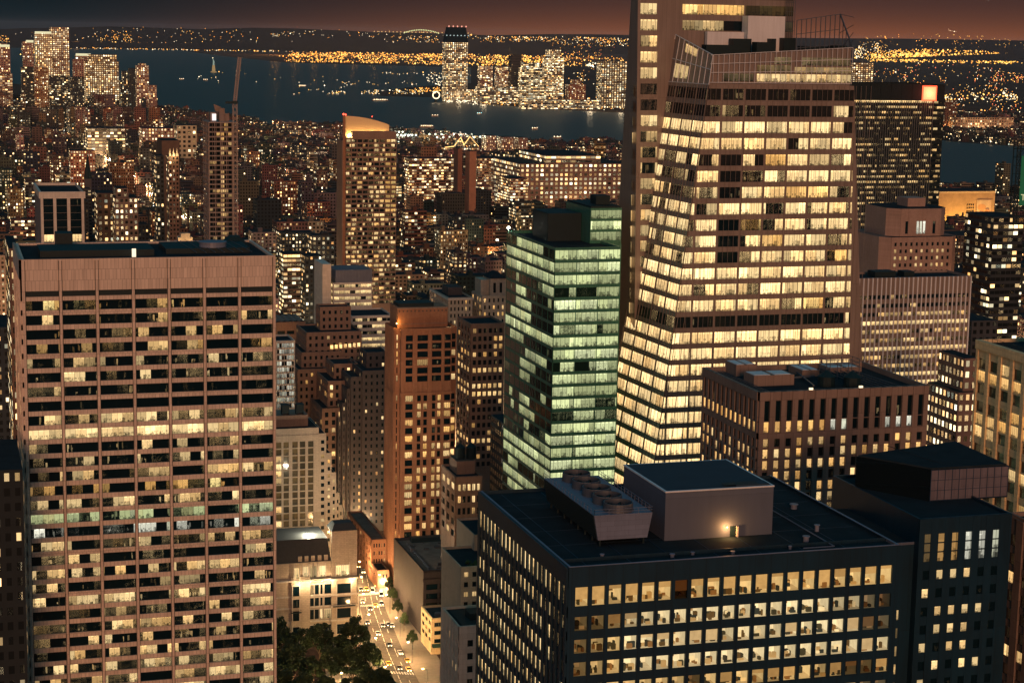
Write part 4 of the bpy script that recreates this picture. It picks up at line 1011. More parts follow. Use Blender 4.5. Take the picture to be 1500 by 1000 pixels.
# white-finned slab
random.seed(72)
g = tower('white_finned_slab', 'wide office slab ribbed with close white vertical fins and rows of lit floors', 1245, 408, 1422, 160, 20, 'boa', 9, 4, 3.75, .97, .45, 7.5, vmax=680, pier=.05, span=.15, litN=lambda i, j: ((.95, 1.0, .2) if j in (3, 6, 9, 10, 14, 15, 19) else (.55 if j > 1 else .1, rnd(.6, 1.1), .5)), glass='glass_wide', E=False)
st = MB(); w = g.x1 - g.x0
for k in range(28): x = g.x0 + w * k / 27; st.box(x - .26, x + .26, g.y0 - .6, g.y0 - .002, 30, 160)
ro = done(g); st.build('fin', M['fin'], ro)
b = MB(); b.box(g.x0 + 16, g.x0 + 26, g.y0 + 8, g.y0 + 15, 159.2, 161.6); b.box(g.x0 + 30, g.x0 + 35, g.y0 + 8, g.y0 + 14, 159.2, 161.4); b.build('roof_plant', M['black'], ro)

# art deco block with octagonal top
random.seed(73)
X0, Y0, _ = at(1294, 348, Z=152); X1 = xat(1407, Y0, 152)
g = Bld('stepped_stone_block', 'stepped buff stone tower block with chamfered top storey and small central penthouse', X0, X1, Y0, Y0 + 46)
W = X1 - X0
def octab(b, x0, x1, y0, y1, c, z0, z1): 
    P = [(x0 + c, y0), (x1 - c, y0), (x1, y0 + c), (x1, y1 - c), (x1 - c, y1), (x0 + c, y1), (x0, y1 - c), (x0, y0 + c)]
    loft(b, [(*p, z0) for p in P], [(*p, z1) for p in P])
octab(g.wall, X0, X1, Y0, Y0 + 46, 5, 0, 152)
zt = at(1330, 306, Y=Y0 + 4)[2]
octab(g.wall, X0 + W * .13, X0 + W * .90, Y0 + 4, Y0 + 40, 6, 152.01, zt)
b = MB(); octab(b, X0 + W * .14, X0 + W * .89, Y0 + 4.6, Y0 + 39, 5.8, zt + .01, zt + .3); 
b.face([(X0 + 5, Y0 + .4, 152.1), (X1 - 5, Y0 + .4, 152.1), (X1 - 3, Y0 + 4, 152.1), (X0 + 3, Y0 + 4, 152.1)]); g.roof = b
zp = at(1350, 290, Y=Y0 + 14)[2]; g.wall.box(X0 + W * .45, X0 + W * .68, Y0 + 14, Y0 + 26, zt + .31, zp)
rows = rows_of(149, 90, 3.9, .5)
g.north(rows, cols_of(W - 10, 11, .42, 1), 60, 152, x0=X0 + 5, x1=X1 - 5, pier=.3, span=.2, lit=lambda i, j: (1, .8, .4) if (j in (1, 2, 3) and random.random() < .5) else (0, .4, 0), wmat='glass_one')
uw = W * .77 - 12
g.north([(zt - 14, zt - 7)], [(uw * .12, uw * .19), (uw * .4, uw * .46), (uw * .48, uw * .54), (uw * .56, uw * .62), (uw * .8, uw * .87)], 152.1, zt, x0=X0 + W * .13 + 6, x1=X0 + W * .90 - 6, y=Y0 + 4, pier=.3, span=.2, lit=lambda i, j: (1, .9, WHITE) if 0 < i < 4 else (0, .3, 0), wmat='glass_one')
g.finish('artdeco')

# tan stone block at the right edge, seen along its flank
random.seed(74)
a = at(1434, 497, Z=176); Xa, Yb = a[0], a[1]; Ya = Yb - 75
g = Bld('tan_stone_block', 'tan stone office block at the right edge with paired windows between tall piers', Xa, Xa + 40, Ya, Yb)
g.core(0, 176, parapet=1.0)
n = 12; D = 75
cE = []
for k in range(n): p = D / n; cE += [(p * k + .9, p * k + p * .86)]
rows = []; z = 176 - 5.0
grp = 0
while z > 40:
    for k in range(3): rows.append((z - 3.1, z)); z -= 3.6
    z -= 1.6
pt_ = lambda i, j: ((1, rnd(.7, 1.0), .8) if j == 1 or (j in (3, 4) and random.random() < .4) else (1, rnd(.7, 1), .3) if random.random() < .22 else (.12, .5, .6))
g.east(rows, cE, 40, 175.5, pier=.7, span=.35, lit=pt_, wmat='glass_small')
g.wall.fbox((Xa, Yb, 0), (0, -1, 0), (0, 0, 1), (-1, 0, 0), 0, D, 173.5, 176, 0, 1.1)
g.north(rows, cols_of(40, 7, .7), 40, 175.5, pier=.7, span=.35, lit=pt_, wmat='glass_small')
ro = g.finish('tan')
b = MB()
for k in range(30): b.bar((Xa + .5, Ya + 1 + k * 2.5, 176.02), (Xa + .5, Ya + 1 + k * 2.5, 177.2), .06)
b.bar((Xa + .5, Ya, 177.2), (Xa + .5, Yb, 177.2), .07); b.build('roof_rail', M['black'], ro)
b = MB(); b.box(Xa + 8, Xa + 36, Ya + 5, Yb - 14, 175.1, 180); pl_ = b.build('lit_pavilion', M['black'], ro)
b = MB()
for k in range(16): o = rnd(0, 3000); y = Ya + 6 + k * 3.4; b.face([(Xa + 7.95, y + 3, 175.6), (Xa + 7.95, y, 175.6), (Xa + 7.95, y, 179.2), (Xa + 7.95, y + 3, 179.2)], uv=[(o, 0), (o + 3, 0), (o + 3, 1), (o, 1)], wp=(rnd(0, 50), .8), wq=(1.0, .2))
b.build('window', M['glass'], pl_)
# lattice sign mast standing on the pavilion
a = at(1497, 500, Y=Yb - 60); sx, sy = a[0] + 2, a[1]
t_ = thing('lattice_sign', 'dark steel lattice frame on a tall pole carrying a green sign at the right edge', 'sign', (sx, sy, 180))
zt0, zt1 = at(1490, 328, Y=sy)[2], at(1490, 206, Y=sy)[2]
b = MB(); b.bar((sx, sy, 180), (sx, sy, zt1), .35, n=8); b.build('pole', M['steel'], t_)
x0 = xat(1481, sy, zt0); x1 = x0 + 9
b = MB()
for x in (x0, x0 + 1.0, x1 - 1, x1):
    for dy in (-.8, .8): b.bar((x, sy + dy, zt0), (x, sy + dy, zt1), .14)
nn = 10
for k in range(nn + 1):
    z = zt0 + (zt1 - zt0) * k / nn
    for dy in (-.8, .8): b.bar((x0, sy + dy, z), (x1, sy + dy, z), .08 if 2 < k < 8 else .12)
    if k < nn:
        z2 = zt0 + (zt1 - zt0) * (k + 1) / nn
        b.bar((x0, sy - .8, z), (x0 + 1, sy - .8, z2), .08); b.bar((x0 + 1, sy - .8, z), (x0, sy - .8, z2), .08)
        if k < 2 or k > 7:
            for m_ in range(5): b.bar((x0 + m_ * 1.8, sy - .8, z), (x0 + m_ * 1.8 + 1.8, sy - .8, z2), .08)
b.build('frame', M['black'], t_)
zb0, zb1 = at(1490, 300, Y=sy)[2], at(1490, 228, Y=sy)[2]
b = MB(); b.box(x0 + 1.2, x1 - 1.2, sy - 1.2, sy - 1.0, zb0, zb1); sp = b.build('sign_board', plain_mat('green_board', (.015, .12, .06), .5, e=(.03, .30, .13), es=.16, var=.1), t_)
def text(s, name, loc, size, mat, parent, rot=(math.pi / 2, 0, 0)):
    cu = bpy.data.curves.new(name, 'FONT'); cu.body = s; cu.size = size; cu.extrude = .02; cu.materials.append(mat)
    tmp = bpy.data.objects.new(name, cu); COL.objects.link(tmp); bpy.context.view_layer.update()
    me = bpy.data.meshes.new_from_object(tmp.evaluated_get(bpy.context.evaluated_depsgraph_get())); bpy.data.objects.remove(tmp)
    o = bpy.data.objects.new(name, me); COL.objects.link(o); o.parent = parent; p = parent['_o'] if '_o' in parent else parent.parent['_o']
    o.location = (loc[0] - p[0], loc[1] - p[1], loc[2] - p[2]); o.rotation_euler = rot; return o
text('Times', 'lettering', (x0 + 1.5, sy - 1.26, zb0 + 1.2), 2.2, plain_mat('sign_letters', (.7, .75, .55), e=(.8, .85, .5), es=.5, var=0), t_)

# brown piered block at the lower right corner
random.seed(75)
a = at(1478, 750, Z=165); Xa, Yb = a[0], a[1]
g = Bld('brown_pier_block', 'brown tile-clad block at the lower right corner with dark windows between flat piers', Xa, Xa + 26, Yb - 50, Yb)
g.core(0, 165)
rows = rows_of(161, 60, 3.9, .62)
g.east(rows, cols_of(50, 10, .5), 60, 164.5, pier=.5, span=.2, lit=lambda i, j: (1, .9, .6) if j in (6,) or random.random() < .1 else (0, .4, 0), wmat='glass_small')
g.north(rows, cols_of(26, 5, .5), 60, 164.5, pier=.5, span=.2, lit=lambda i, j: (1, .9, .6) if random.random() < .12 else (0, .4, 0), wmat='glass_small')
g.finish('granite')
# --- central brick tower with corner setbacks
random.seed(81)
Z = 124.0
X0, Y0, _ = at(587.5, 481.5, Z=Z); X1 = xat(661.5, Y0, Z)
XL = xat(578.5, Y0 + 2.5, Z); XRr = xat(669, Y0 + 2.5, Z)
g = Bld('brick_tower', 'slim orange-brown brick tower with paired window bays, a belt course and a plain crown box', XL, XRr, Y0 + 2.5, Y0 + 30)
YE = yat(565.5, XL, Z); Ye = max(YE, Y0 + 20)
g.y1 = Ye
g.core(0, Z, parapet=1.2)
g.wall.box(X0, X1, Y0, Y0 + 2.48, 0, Z - .01, bottom=False)
W = X1 - X0
def zt_(v): return at(620, v, Y=Y0)[2]
zbelt = zt_(575); pit = 3.85
rowsU = rows_of(Z - 3.2, zbelt + 1, pit, .72); rowsL = rows_of(zbelt - 1.2, 4, pit, .72)
cu_ = [(W * a, W * b) for a, b in ((.10, .255), (.335, .52), (.605, .785), (.865, .99))]
cu_ = [(W * a, W * b) for a, b in ((.09, .23), (.32, .53), (.61, .80), (.86, .985))]
cl_ = [(W * a, W * b) for a, b in ((.09, .24), (.325, .40), (.45, .525), (.62, .69), (.73, .795), (.86, .985))]
g.north(rowsU, cu_, zbelt, Z - .2, x0=X0, x1=X1, y=Y0, pier=.55, span=.16, lit=some(.14, .85, .6), wmat='glass_small')
def lb(i, j):
    p = .45 if i in (0, 5) else .38
    if j > 8: p += .1
    return (1, rnd(.6, 1.0), rnd(.2, .9)) if random.random() < p else (0, .4, 0)
g.north(rowsL, cl_, 0, zbelt, x0=X0, x1=X1, y=Y0, pier=.6, span=.16, lit=lb, wmat='glass_small')
g.north(rowsU + rowsL, [(.8, X0 - XL - 1.0)], 0, Z - .2, x0=XL, x1=X0, y=Y0 + 2.5, pier=.25, span=.15, lit=some(.3, .85, .6), wmat='glass_one')
g.north(rowsU + rowsL, [(.6, XRr - X1 - .6)], 0, Z - .2, x0=X1, x1=XRr, y=Y0 + 2.5, pier=.25, span=.15, lit=some(.35, .85, .6), wmat='glass_one')
g.east(rowsU + rowsL, cols_of(Ye - Y0 - 2.5, 6, .3, .4), 0, Z - .2, y0=Y0 + 2.5, y1=Ye, x=XL, pier=.5, span=.1, lit=some(.22, .8, .6), wmat='glass_one')
g.wall.box(X0 - .5, X1 + .5, Y0 - .8, Y0 + .0, zbelt - .5, zbelt + .35); g.wall.box(X0 - .4, X1 + .4, Y0 - .7, Y0 + .01, Z - 1.2, Z + .02)
g.wall.box(XL - .6, XL, Y0 + 2.2, Ye, zbelt - .5, zbelt + .35)
ro = g.finish('brick')
a = at(583, 478, Z=Z); cx0, cx1 = xat(582.5, Y0 + 3, Z), xat(655.5, Y0 + 3, Z); zc = at(600, 450.5, Y=Y0 + 3)[2]
b = MB(); b.box(cx0, cx1, Y0 + 3, Ye - 2, Z - 1.1, zc); cr = b.build('crown', M['brick'], ro)
b = MB(); b.box(cx0 - .2, cx1 + .2, Y0 + 2.8, Y0 + 2.98, zc - .7, zc); b.box(cx0 - .2, cx1 + .2, Y0 + 2.85, Y0 + 2.98, Z + 1.5, Z + 1.9); b.build('cornice', M['brick_tan'], cr)
b = MB()
for k in range(13): x = cx0 + .8 + k * (cx1 - cx0 - 1.6) / 12; b.box(x - .35, x + .35, Y0 + 2.9, Y0 + 2.985, zc - 2.0, zc - 1.4)
b.build('frieze_tile', M['brick_grey'], cr)
b = MB(); b.box(cx0 + 1, cx1 - 6, Y0 + 6, Ye - 4, zc + .01, zc + 1.6); b.build('crown_plant', M['black'], cr)
b = MB(); b.octa(cx0 - .7, Y0 + 2.2, Z + 2.2, .28); b.build('crown_lamp', M['bulb'], ro); lamp('crown_light', (cx0 - .8, Y0 + 1.6, Z + 2.4), 900, (1, .48, .10), .3, ro)
lamp('crown_light', (cx1 + .5, Y0 + 3.5, Z + 2.4), 500, (1, .75, .35), .3, ro)

# --- low dark podium block along the avenue
random.seed(82)
Z = 30.0
X0, Y0, _ = at(620, 836, Z=Z); X1 = X0 + 26; Y1 = yat(577, X0, Z)
g = Bld('podium_block', 'low brown brick block with a blank dark flank and littered roof beside the avenue', X0, X1, Y0, Y1)
g.core(0, Z, parapet=1.2, curb=.8)
g.north(rows_of(24, 2, 4.2, .62), cols_of(26, 4, .86, .8), 0, 29.5, pier=.5, span=.35, lit=lambda i, j: (0, .4, 0), wmat='glass_small')
g.wall.box(X0 - .3, X1, Y0 - .9, Y0, 25.5, 26.5)
M['podium'] = wall_mat('podium_brick', (.055, .05, .06), (0.9, 0.5, 0.03), var=.3)
ro = g.finish('podium', 'roof_light')
b = MB()
for k in range(26):
    x, y = rnd(X0 + 2, X1 - 2), rnd(Y0 + 2, Y1 - 2); b.box(x, x + rnd(.6, 2.8), y, y + rnd(.5, 2.5), 28.83, 28.83 + rnd(.3, 1.4))
b.build('roof_clutter', M['brick_grey'], ro)
b = MB(); b.box(X0 + 7, X0 + 24, Y1 - 6, Y1 - 2, 28.84, 31); b.build('roof_shed', M['black'], ro)
b = MB(); b.box(X0 + 3, X0 + 20, Y0 + 3, Y0 + 3.5, 28.83, 29.6); b.box(X0 + 4, X0 + 4.5, Y0 + 6, Y1 - 8, 28.83, 29.6); b.build('roof_duct', M['steel'], ro)

# --- three light blocks right of it
random.seed(83)
def block(name, label, u, v, Z, uR, uB, wm, ns, ne, pitch, p, top=2.0, wf=.5, hf=.5, vmax=1010, wdth=None, dep=None, rm='roof'):
    X0, Y0, _ = at(u, v, Z=Z); X1 = X0 + wdth if wdth else xat(uR, Y0, Z); Y1 = Y0 + dep if dep else yat(uB, X0, Z)
    g = Bld(name, label, X0, X1, Y0, Y1); g.core(0, Z)
    zm = max(0, at(u, vmax, Y=Y0)[2] - 4)
    rows = rows_of(Z - top, zm, pitch, hf)
    if ns: g.north(rows, cols_of(X1 - X0, ns, wf, .4), zm, Z - .2, pier=.3, span=.2, lit=p, wmat='glass_small')
    if ne: g.east(rows, cols_of(Y1 - Y0, ne, wf, .4), zm, Z - .2, pier=.3, span=.2, lit=p, wmat='glass_small')
    g.wm, g.rm, g.mw = wm, rm, 100
    return g
g = block('limestone_wedge', 'narrow limestone slab with a gridded flank, tallest pale block beside the dark office block', 694.5, 783, 80, 0, 669, 'lime', 4, 0, 3.6, some(.3), wdth=16); done(g)
g = block('limestone_step', 'lower limestone slab with a blank tiled flank and green roof planting', 675, 830, 75, 0, 647, 'lime', 5, 0, 3.6, some(.2), wdth=16); done(g)
b = MB()
for k in range(60): x, y = rnd(g.x0 + 3, g.x1 - 2), rnd(g.y0 + 1, g.y0 + 7); b.octa(x, y, 74.4 + rnd(0, .8), rnd(.4, .9), col=(.03, .07, .03))
b.build('roof_planting', M['attr'], g.root)
g = block('white_brick_block', 'whitewashed brick building with scattered tall windows and a sunken dark roof terrace', 672.5, 917, 62, 0, 648, 'white', 3, 5, 4.6, some(.22, .7, .5), wdth=22, wf=.28, hf=.5, top=5); ro = done(g)
b = MB(); b.box(g.x0 + 2, g.x1 - 1, g.y0 + 2, g.y1 - 2, 61.15, 61.3); b.box(g.x0 + 6, g.x0 + 10, g.y0 + 8, g.y0 + 14, 61.3, 63.5); b.build('terrace_plant', M['black'], ro)
g2 = block('setback_annex', 'pale setback annex with red awning on a dark terrace', 672.5 + 3, 917 + 40, 54, 0, 655, 'white', 3, 0, 4.6, some(.3, .7, .5), wdth=18, dep=8) if False else None
g = block('yellow_corner_building', 'small yellow-lit corner building with a shop awning at the crossing', 633, 905, 16, 0, 618, 'tan', 3, 3, 3.6, some(.12, .6, .6), wdth=14, wf=.75, hf=.5); ro = done(g)
b = MB(); b.hexa([(g.x0 - .1, g.y0 - 2.2, 3.6), (g.x1, g.y0 - 2.2, 3.6), (g.x1, g.y0 - .4, 3.6), (g.x0 - .1, g.y0 - .4, 3.6), (g.x0 - .1, g.y0 - 2.2, 3.7), (g.x1, g.y0 - 2.2, 3.7), (g.x1, g.y0 - .4, 4.8), (g.x0 - .1, g.y0 - .4, 4.8)]); b.build('awning', plain_mat('green_awning', (.02, .06, .05)), ro)
b = MB(); b.cyl(g.x0 + 4, g.y0 + 5, 15.2, 16.6, 1.6); b.build('roof_vent', M['steel'], ro)
# building with the lit row, right of the brick tower
random.seed(84)
g = tower('ochre_loft', 'ochre loft block with one bright top row and water tanks beside the brick tower', 668, 698, 706, 72, 24, 'brick_tan', 5, 3, 5.2, .62, .55, 3.5, vmax=800, litN=lambda i, j: (1, 1.0, .1) if j == 0 and 0 < i < 5 else (0, .5, 0) if random.random() < .7 else (1, .7, .4), roofbox=[(.2, .9, .3, .8, 5)]); ro = done(g)
b = MB()
for k in range(2): x = g.x0 + 5 + k * 5; b.cyl(x, g.y0 + 12, 77.1, 82, 2.2, n=12); b.cyl(x, g.y0 + 12, 82.05, 84, 2.4, n=12, r2=.2)
b.build('water_tank', M['black'], ro)

# --- ornate park-side building with mansard roof and roof floodlights
random.seed(85)
Zc = 29.5
X1c, Y0, _ = at(521, 838, Z=Zc); X0 = xat(385, Y0, Zc); X1 = X1c; D = 26
g = Bld('ornate_mansard_building', 'ornate cream stone building with arched windows, balconies and floodlit mansard roof beside the park trees', X0, X1, Y0, Y0 + D)
g.core(0, Zc, roof=False)
W = X1 - X0
tw = xat(521, Y0, Zc) - xat(485, Y0, Zc)
tx = X1 - tw
def zo(v): return at(500, v, Y=Y0)[2]
# corner tower bay projects
g.wall.box(tx, X1 + .3, Y0 - 1.2, Y0, 0, zo(778)); g.wall.box(X0 + W * .30 - .0, X0 + W * .30 + .0 + tw * .75, Y0 - 1.0, Y0, 0, zo(840))
zrows = [(zo(867), zo(853)), (zo(884), zo(872)), (zo(903), zo(889)), (zo(926), zo(912)), (zo(950), zo(935))]
ob = []
def owin(x0, x1, za, zb, y, lf, arch=False): g.win.append(([(x0, y, za), (x1, y, za), (x1, y, zb), (x0, y, zb)], x1 - x0, lf, 'glass_small'))
trim = MB()
for j, (za, zb) in enumerate(zrows):
    for i, (c0, c1) in enumerate(((.41, .455), (.465, .475), (.49, .545), (.555, .60), (.615, .64), (.66, .74))):
        x0, x1 = X0 + W * c0, X0 + W * c1
        owin(x0, x1, za, zb, Y0 - .08, (1, 1.0, .1) if (j == 2 and i in (4, 5)) else (1, .6, .3) if random.random() < .15 else (0, .5, 0))
        trim.box(x0 - .25, x0 - .02, Y0 - .3, Y0 - .01, za - .2, zb + .3); trim.box(x1 + .02, x1 + .25, Y0 - .3, Y0 - .01, za - .2, zb + .3); trim.box(x0 - .25, x1 + .25, Y0 - .35, Y0 - .31, zb, zb + .4)
    x0, x1 = tx + tw * .22, tx + tw * .78
    owin(x0, x1, za, zb, Y0 - 1.27, (0, .5, 0)); trim.box(x0 - .3, x0, Y0 - 1.5, Y0 - 1.2, za, zb + .5); trim.box(x1, x1 + .3, Y0 - 1.5, Y0 - 1.2, za, zb + .5)
    x0, x1 = X0 + W * .315, X0 + W * .385
    owin(x0, x1, za, zb, Y0 - 1.07, (0, .5, 0)); trim.box(x0 - .3, x0, Y0 - 1.3, Y0 - 1.0, za, zb + .5); trim.box(x1, x1 + .3, Y0 - 1.3, Y0 - 1.0, za, zb + .5)
for n in range(7):                                             # arched window heads on the top full storey
    cxs = ((tx + tw * .5, Y0 - 1.45), (X0 + W * .35, Y0 - 1.25), (X0 + W * .433, Y0 - .3), (X0 + W * .52, Y0 - .3), (X0 + W * .577, Y0 - .3), (X0 + W * .628, Y0 - .3), (X0 + W * .70, Y0 - .3))[n]
    r = (tw * .34, W * .04, W * .026, W * .03, W * .026, W * .017, W * .044)[n]; z0 = zrows[0][1]
    for k in range(8):
        a0, a1 = math.pi * k / 8, math.pi * (k + 1) / 8
        trim.bar((cxs[0] + r * math.cos(a0), cxs[1] + .1, z0 + r * .6 * math.sin(a0)), (cxs[0] + r * math.cos(a1), cxs[1] + .1, z0 + r * .6 * math.sin(a1)), .16)
for z, d in ((zo(846.5), 1.3), (zo(870), .3), (zo(886.5), .3), (zo(907), .4)): trim.box(X0, tx - .01, Y0 - d, Y0 - .005, z, z + .7); trim.box(tx - .3, X1 + .6, Y0 - 1.2 - d, Y0 - 1.205, z, z + .72)
# attic storey
for (c0, c1, br) in ((.33, .385, 1.1), (.43, .485, 1.0), (.505, .535, .3), (.545, .575, .25), (.60, .67, 1.0), (.78, .92, 1.15)):
    x0, x1 = X0 + W * c0, X0 + W * c1; y = Y0 - 1.3 if c0 > .75 or c0 < .4 else Y0 - .1
    owin(x0, x1, zo(843) + .4, zo(826), y, (1, br, .1)); trim.box(x0 - .3, x0 - .02, y - .25, y, zo(845), zo(822)); trim.box(x1 + .02, x1 + .3, y - .25, y, zo(845), zo(822))
g.wall.box(X0, tx, Y0 - .05, Y0 + 6, Zc + .01, zo(820)); g.wall.box(tx, X1 + .3, Y0 - 1.2, Y0 + 8, zo(778) + .01, zo(778) + .6)
ro = g.finish('lime')
b = MB()
for xl_ in (X0 + W * .38, X0 + W * .5, X0 + W * .62, X0 + W * .72, X1 - 2):
    b.octa(xl_, Y0 - 2.6, zo(846), .16); lamp('added_facade_light', (xl_, Y0 - 3.4, zo(846) - 1.2), 1500, (1, .66, .32), .2, ro)  # bulbs and lamps added before the cornice to brighten the facade
b.build('added_facade_lamp', M['bulb'], ro)
trim.build('stone_trim', M['white'], ro)
b = MB(); zm, zt2 = zo(820) + .02, zo(789)
b.hexa([(X0 + W * .0, Y0 + .4, zm), (tx, Y0 + .4, zm), (tx, Y0 + D, zm), (X0, Y0 + D, zm), (X0, Y0 + 3.5, zt2), (tx - 1, Y0 + 3.5, zt2), (tx - 1, Y0 + D - 3, zt2), (X0, Y0 + D - 3, zt2)])
b.hexa([(tx - .2, Y0 - 1.4, zo(778) + .62), (X1 + .5, Y0 - 1.4, zo(778) + .62), (X1 + .5, Y0 + 9, zo(778) + .62), (tx - .2, Y0 + 9, zo(778) + .62), (tx + 1.6, Y0 + .8, zo(778) + 3.4), (X1 - 1.4, Y0 + .8, zo(778) + 3.4), (X1 - 1.4, Y0 + 7, zo(778) + 3.4), (tx + 1.6, Y0 + 7, zo(778) + 3.4)])
mr = b.build('mansard_roof', plain_mat('slate', (.05, .055, .06), .6, var=.3), ro)
b = MB()
for k in range(5):
    x = X0 + W * (.40 + k * .07); b.box(x - .8, x + .8, Y0 + .5, Y0 + 3, zm + .1, zm + 2.6)
b.build('dormer', M['lime'], mr)
for (c0, j) in ((.35, 1), (.35, 2)): pass
for (xc, y, z, w_) in ((tx + tw * .5, Y0 - 1.2, zo(885), tw * .9), (X0 + W * .35, Y0 - 1.0, zo(890), W * .11), (X0 + W * .5, Y0 - .1, zo(845), W * .3), (tx + tw * .5, Y0 - 1.2, zo(845), tw)):
    b = MB(); b.box(xc - w_ / 2, xc + w_ / 2, y - 1.2, y - .4, z - .3, z)
    n = int(w_ / .5)
    for k in range(n + 1): x = xc - w_ / 2 + w_ * k / n; b.bar((x, y - 1.15, z), (x, y - 1.15, z + 1), .05)
    b.bar((xc - w_ / 2, y - 1.15, z + 1), (xc + w_ / 2, y - 1.15, z + 1), .07); b.build('balcony', M['black'], ro)
for (u, v) in ((452, 783), (488, 776)):
    a = at(u, v, Y=Y0 + 8)
    f = thing('roof_floodlight', 'dazzling floodlight on the mansard roof, ' + ('left' if u < 470 else 'right') + ' of the pair', 'floodlight', (a[0], a[1], zt2), 'floodlights on the mansard roof')
    b = MB(); b.bar((a[0], a[1], zt2), (a[0], a[1], a[2]), .12); b.build('post', M['black'], f)
    b = MB(); b.octa(a[0], a[1], a[2], .75); b.build('lamp_head', M['bulb_white'], f)
    lamp('flood', (a[0] + .5, a[1] + 1.5, a[2] + 1.2), 22000, (1, .88, .60), .15, f)
# --- stepped pale tower behind it
random.seed(86)
Z = 79.0
X0, Y0, _ = at(404, 629, Z=Z); Y0 = Y0; 
g = Bld('stepped_limestone_tower', 'pale stepped limestone office block rising behind the floodlit mansard roof', xat(380, Y0, Z), xat(502, Y0, 30), Y0, Y0 + 40)
steps = [(467, 79), (478, 76), (486, 66.5), (493, 57), (498, 47), (503, 41)]
ps = g.x0
for n, (u, z) in enumerate(steps):
    x1 = xat(u, Y0, z); g.wall.box(ps, x1, Y0 + n * .4, Y0 + 40, 0, z - .3, bottom=False); g.roof.face([(ps + .2, Y0 + n * .4 + .3, z - .28), (x1 - .2, Y0 + n * .4 + .3, z - .28), (x1 - .2, Y0 + 39, z - .28), (ps + .2, Y0 + 39, z - .28)]); g.wall.box(ps, x1, Y0 + n * .4, Y0 + n * .4 + .3, z - .28, z + .2)
    cw = x1 - ps
    if n == 0:
        cs = [(xat(c - 4, Y0, 70) - ps, xat(c + 4, Y0, 70) - ps) for c in (408, 419, 432, 443, 455)]; 
        g.north(rows_of(z - 6, 8, 3.4, .84), cs, 8, z - 3, x0=ps, x1=x1, y=Y0, pier=.45, span=.3, lit=lambda i, j: (1, .9, .3) if i == 0 and random.random() < .5 else (1, rnd(.05, .09), .8), wmat='glass_one')  # faint emission painted into the other panes for a stone-brown tone
    else: g.north(rows_of(z - 3, 8, 3.4, .5), [(cw * .3, cw * .75)], 8, z - 1, x0=ps, x1=x1, y=Y0 + n * .4, pier=.3, span=.1, lit=some(.2, .9, .3), wmat='glass_one')
    ps = x1
ro = g.finish('lime')
a0, a1_ = xat(404, Y0 + 8, 84), xat(450, Y0 + 8, 84); b = MB(); b.box(g.x0, a1_, Y0 + 6, Y0 + 20, 78.8, at(430, 608, Y=Y0 + 6)[2]); ph = b.build('penthouse', M['brick_tan'], ro)
zt2 = at(430, 608, Y=Y0 + 6)[2]
for u in (418, 439):
    x = xat(u, Y0 + 8, zt2); b = MB(); b.box(x - 1.7, x + 1.7, Y0 + 7, Y0 + 11, zt2 + .8, zt2 + 4.4); b.box(x - 1.9, x + 1.9, Y0 + 6.8, Y0 + 11.2, zt2 + 4.41, zt2 + 4.8)
    for dx in (-1.5, 1.5): b.box(x + dx - .15, x + dx + .15, Y0 + 7, Y0 + 11, zt2 + .02, zt2 + .8)
    b.build('cooling_unit', M['black'], ph)
# lit filigree tower strip behind
random.seed(87)
g = tower('filigree_glass_block', 'cool white glowing glass block wedged behind the pale stepped tower', 404, 566, 432, 100, 20, 'white', 7, 3, 3.2, .8, .7, 1.5, vmax=660, litN=lambda i, j: (1, rnd(.15, .6), WHITE) if random.random() < .75 else (0, .4, 0), glass='glass_small', y0=960); done(g)

# --- brown and grey stepped blocks
random.seed(88)
def setback(name, label, wm, tiers, pitch, p, wf=.42, hf=.5, roof='roof', maxwin=100, vm=800, E=True):
    """tiers: (u0, u1, vtop, front Y, depth), from the top down"""
    g = None
    for (u0, u1, v, Y, dep) in tiers:
        z = at(u0, v, Y=Y)[2]; x0, x1 = xat(u0, Y, z), xat(u1, Y, z)
        if g is None: g = Bld(name, label, x0, x1, Y, Y + dep)
        g.core(0, z, x0=x0, x1=x1, y0=Y, y1=Y + dep, parapet=.8)
        zm = max(0, at(u0, vm, Y=Y)[2]); rows = rows_of(z - 2.2, zm, pitch, hf)
        n = max(2, int((x1 - x0) / 3.1)); g.north(rows, cols_of(x1 - x0, n, wf, .5), zm, z - .85, x0=x0, x1=x1, y=Y, pier=.22, span=.16, lit=p, wmat='glass_one')
        if E: g.east(rows, cols_of(dep, max(2, int(dep / 3.4)), wf, .5), zm, z - .85, y0=Y, y1=Y + dep, x=x0, pier=.22, span=.16, lit=p, wmat='glass_one')
    g.wm, g.rm, g.mw = wm, roof, maxwin
    return g
pb = some(.12, .85, .5)
g = setback('brown_setback_block', 'brown brick setback block with a blank square top and a row of bright windows', 'brick_tan', [(469, 514, 449.5, 1012, 12), (449, 530, 487, 1000, 30), (441.5, 500, 516, 994, 36), (436, 478, 541, 985, 45)], 3.9, pb)
z_ = at(490, 512, Y=1000)[2]; ro = done(g)
for k in range(7):
    u = 486 + k * 6.6; a = at(u - 2, 508 - k * .6, Y=999.2); b = MB(); o = rnd(0, 3000); b.face([(a[0], 999.2, a[2] - 1.3), (a[0] + 1.5, 999.2, a[2] - 1.3), (a[0] + 1.5, 999.2, a[2] + .9), (a[0], 999.2, a[2] + .9)], uv=[(o, 0), (o + 1.5, 0), (o + 1.5, 1), (o, 1)], wp=(1, 1), wq=(1.5, .4)); b.build('window', M['glass_one'], ro)
g = setback('brown_narrow_block', 'narrow brown block with stacked dark pier windows between the setback blocks', 'brick_tan', [(489, 524, 533, 965, 20), (480, 516, 558, 955, 30), (472, 505, 598, 948, 30)], 4.2, some(.14, 1.0, .5), .5, .6); done(g)
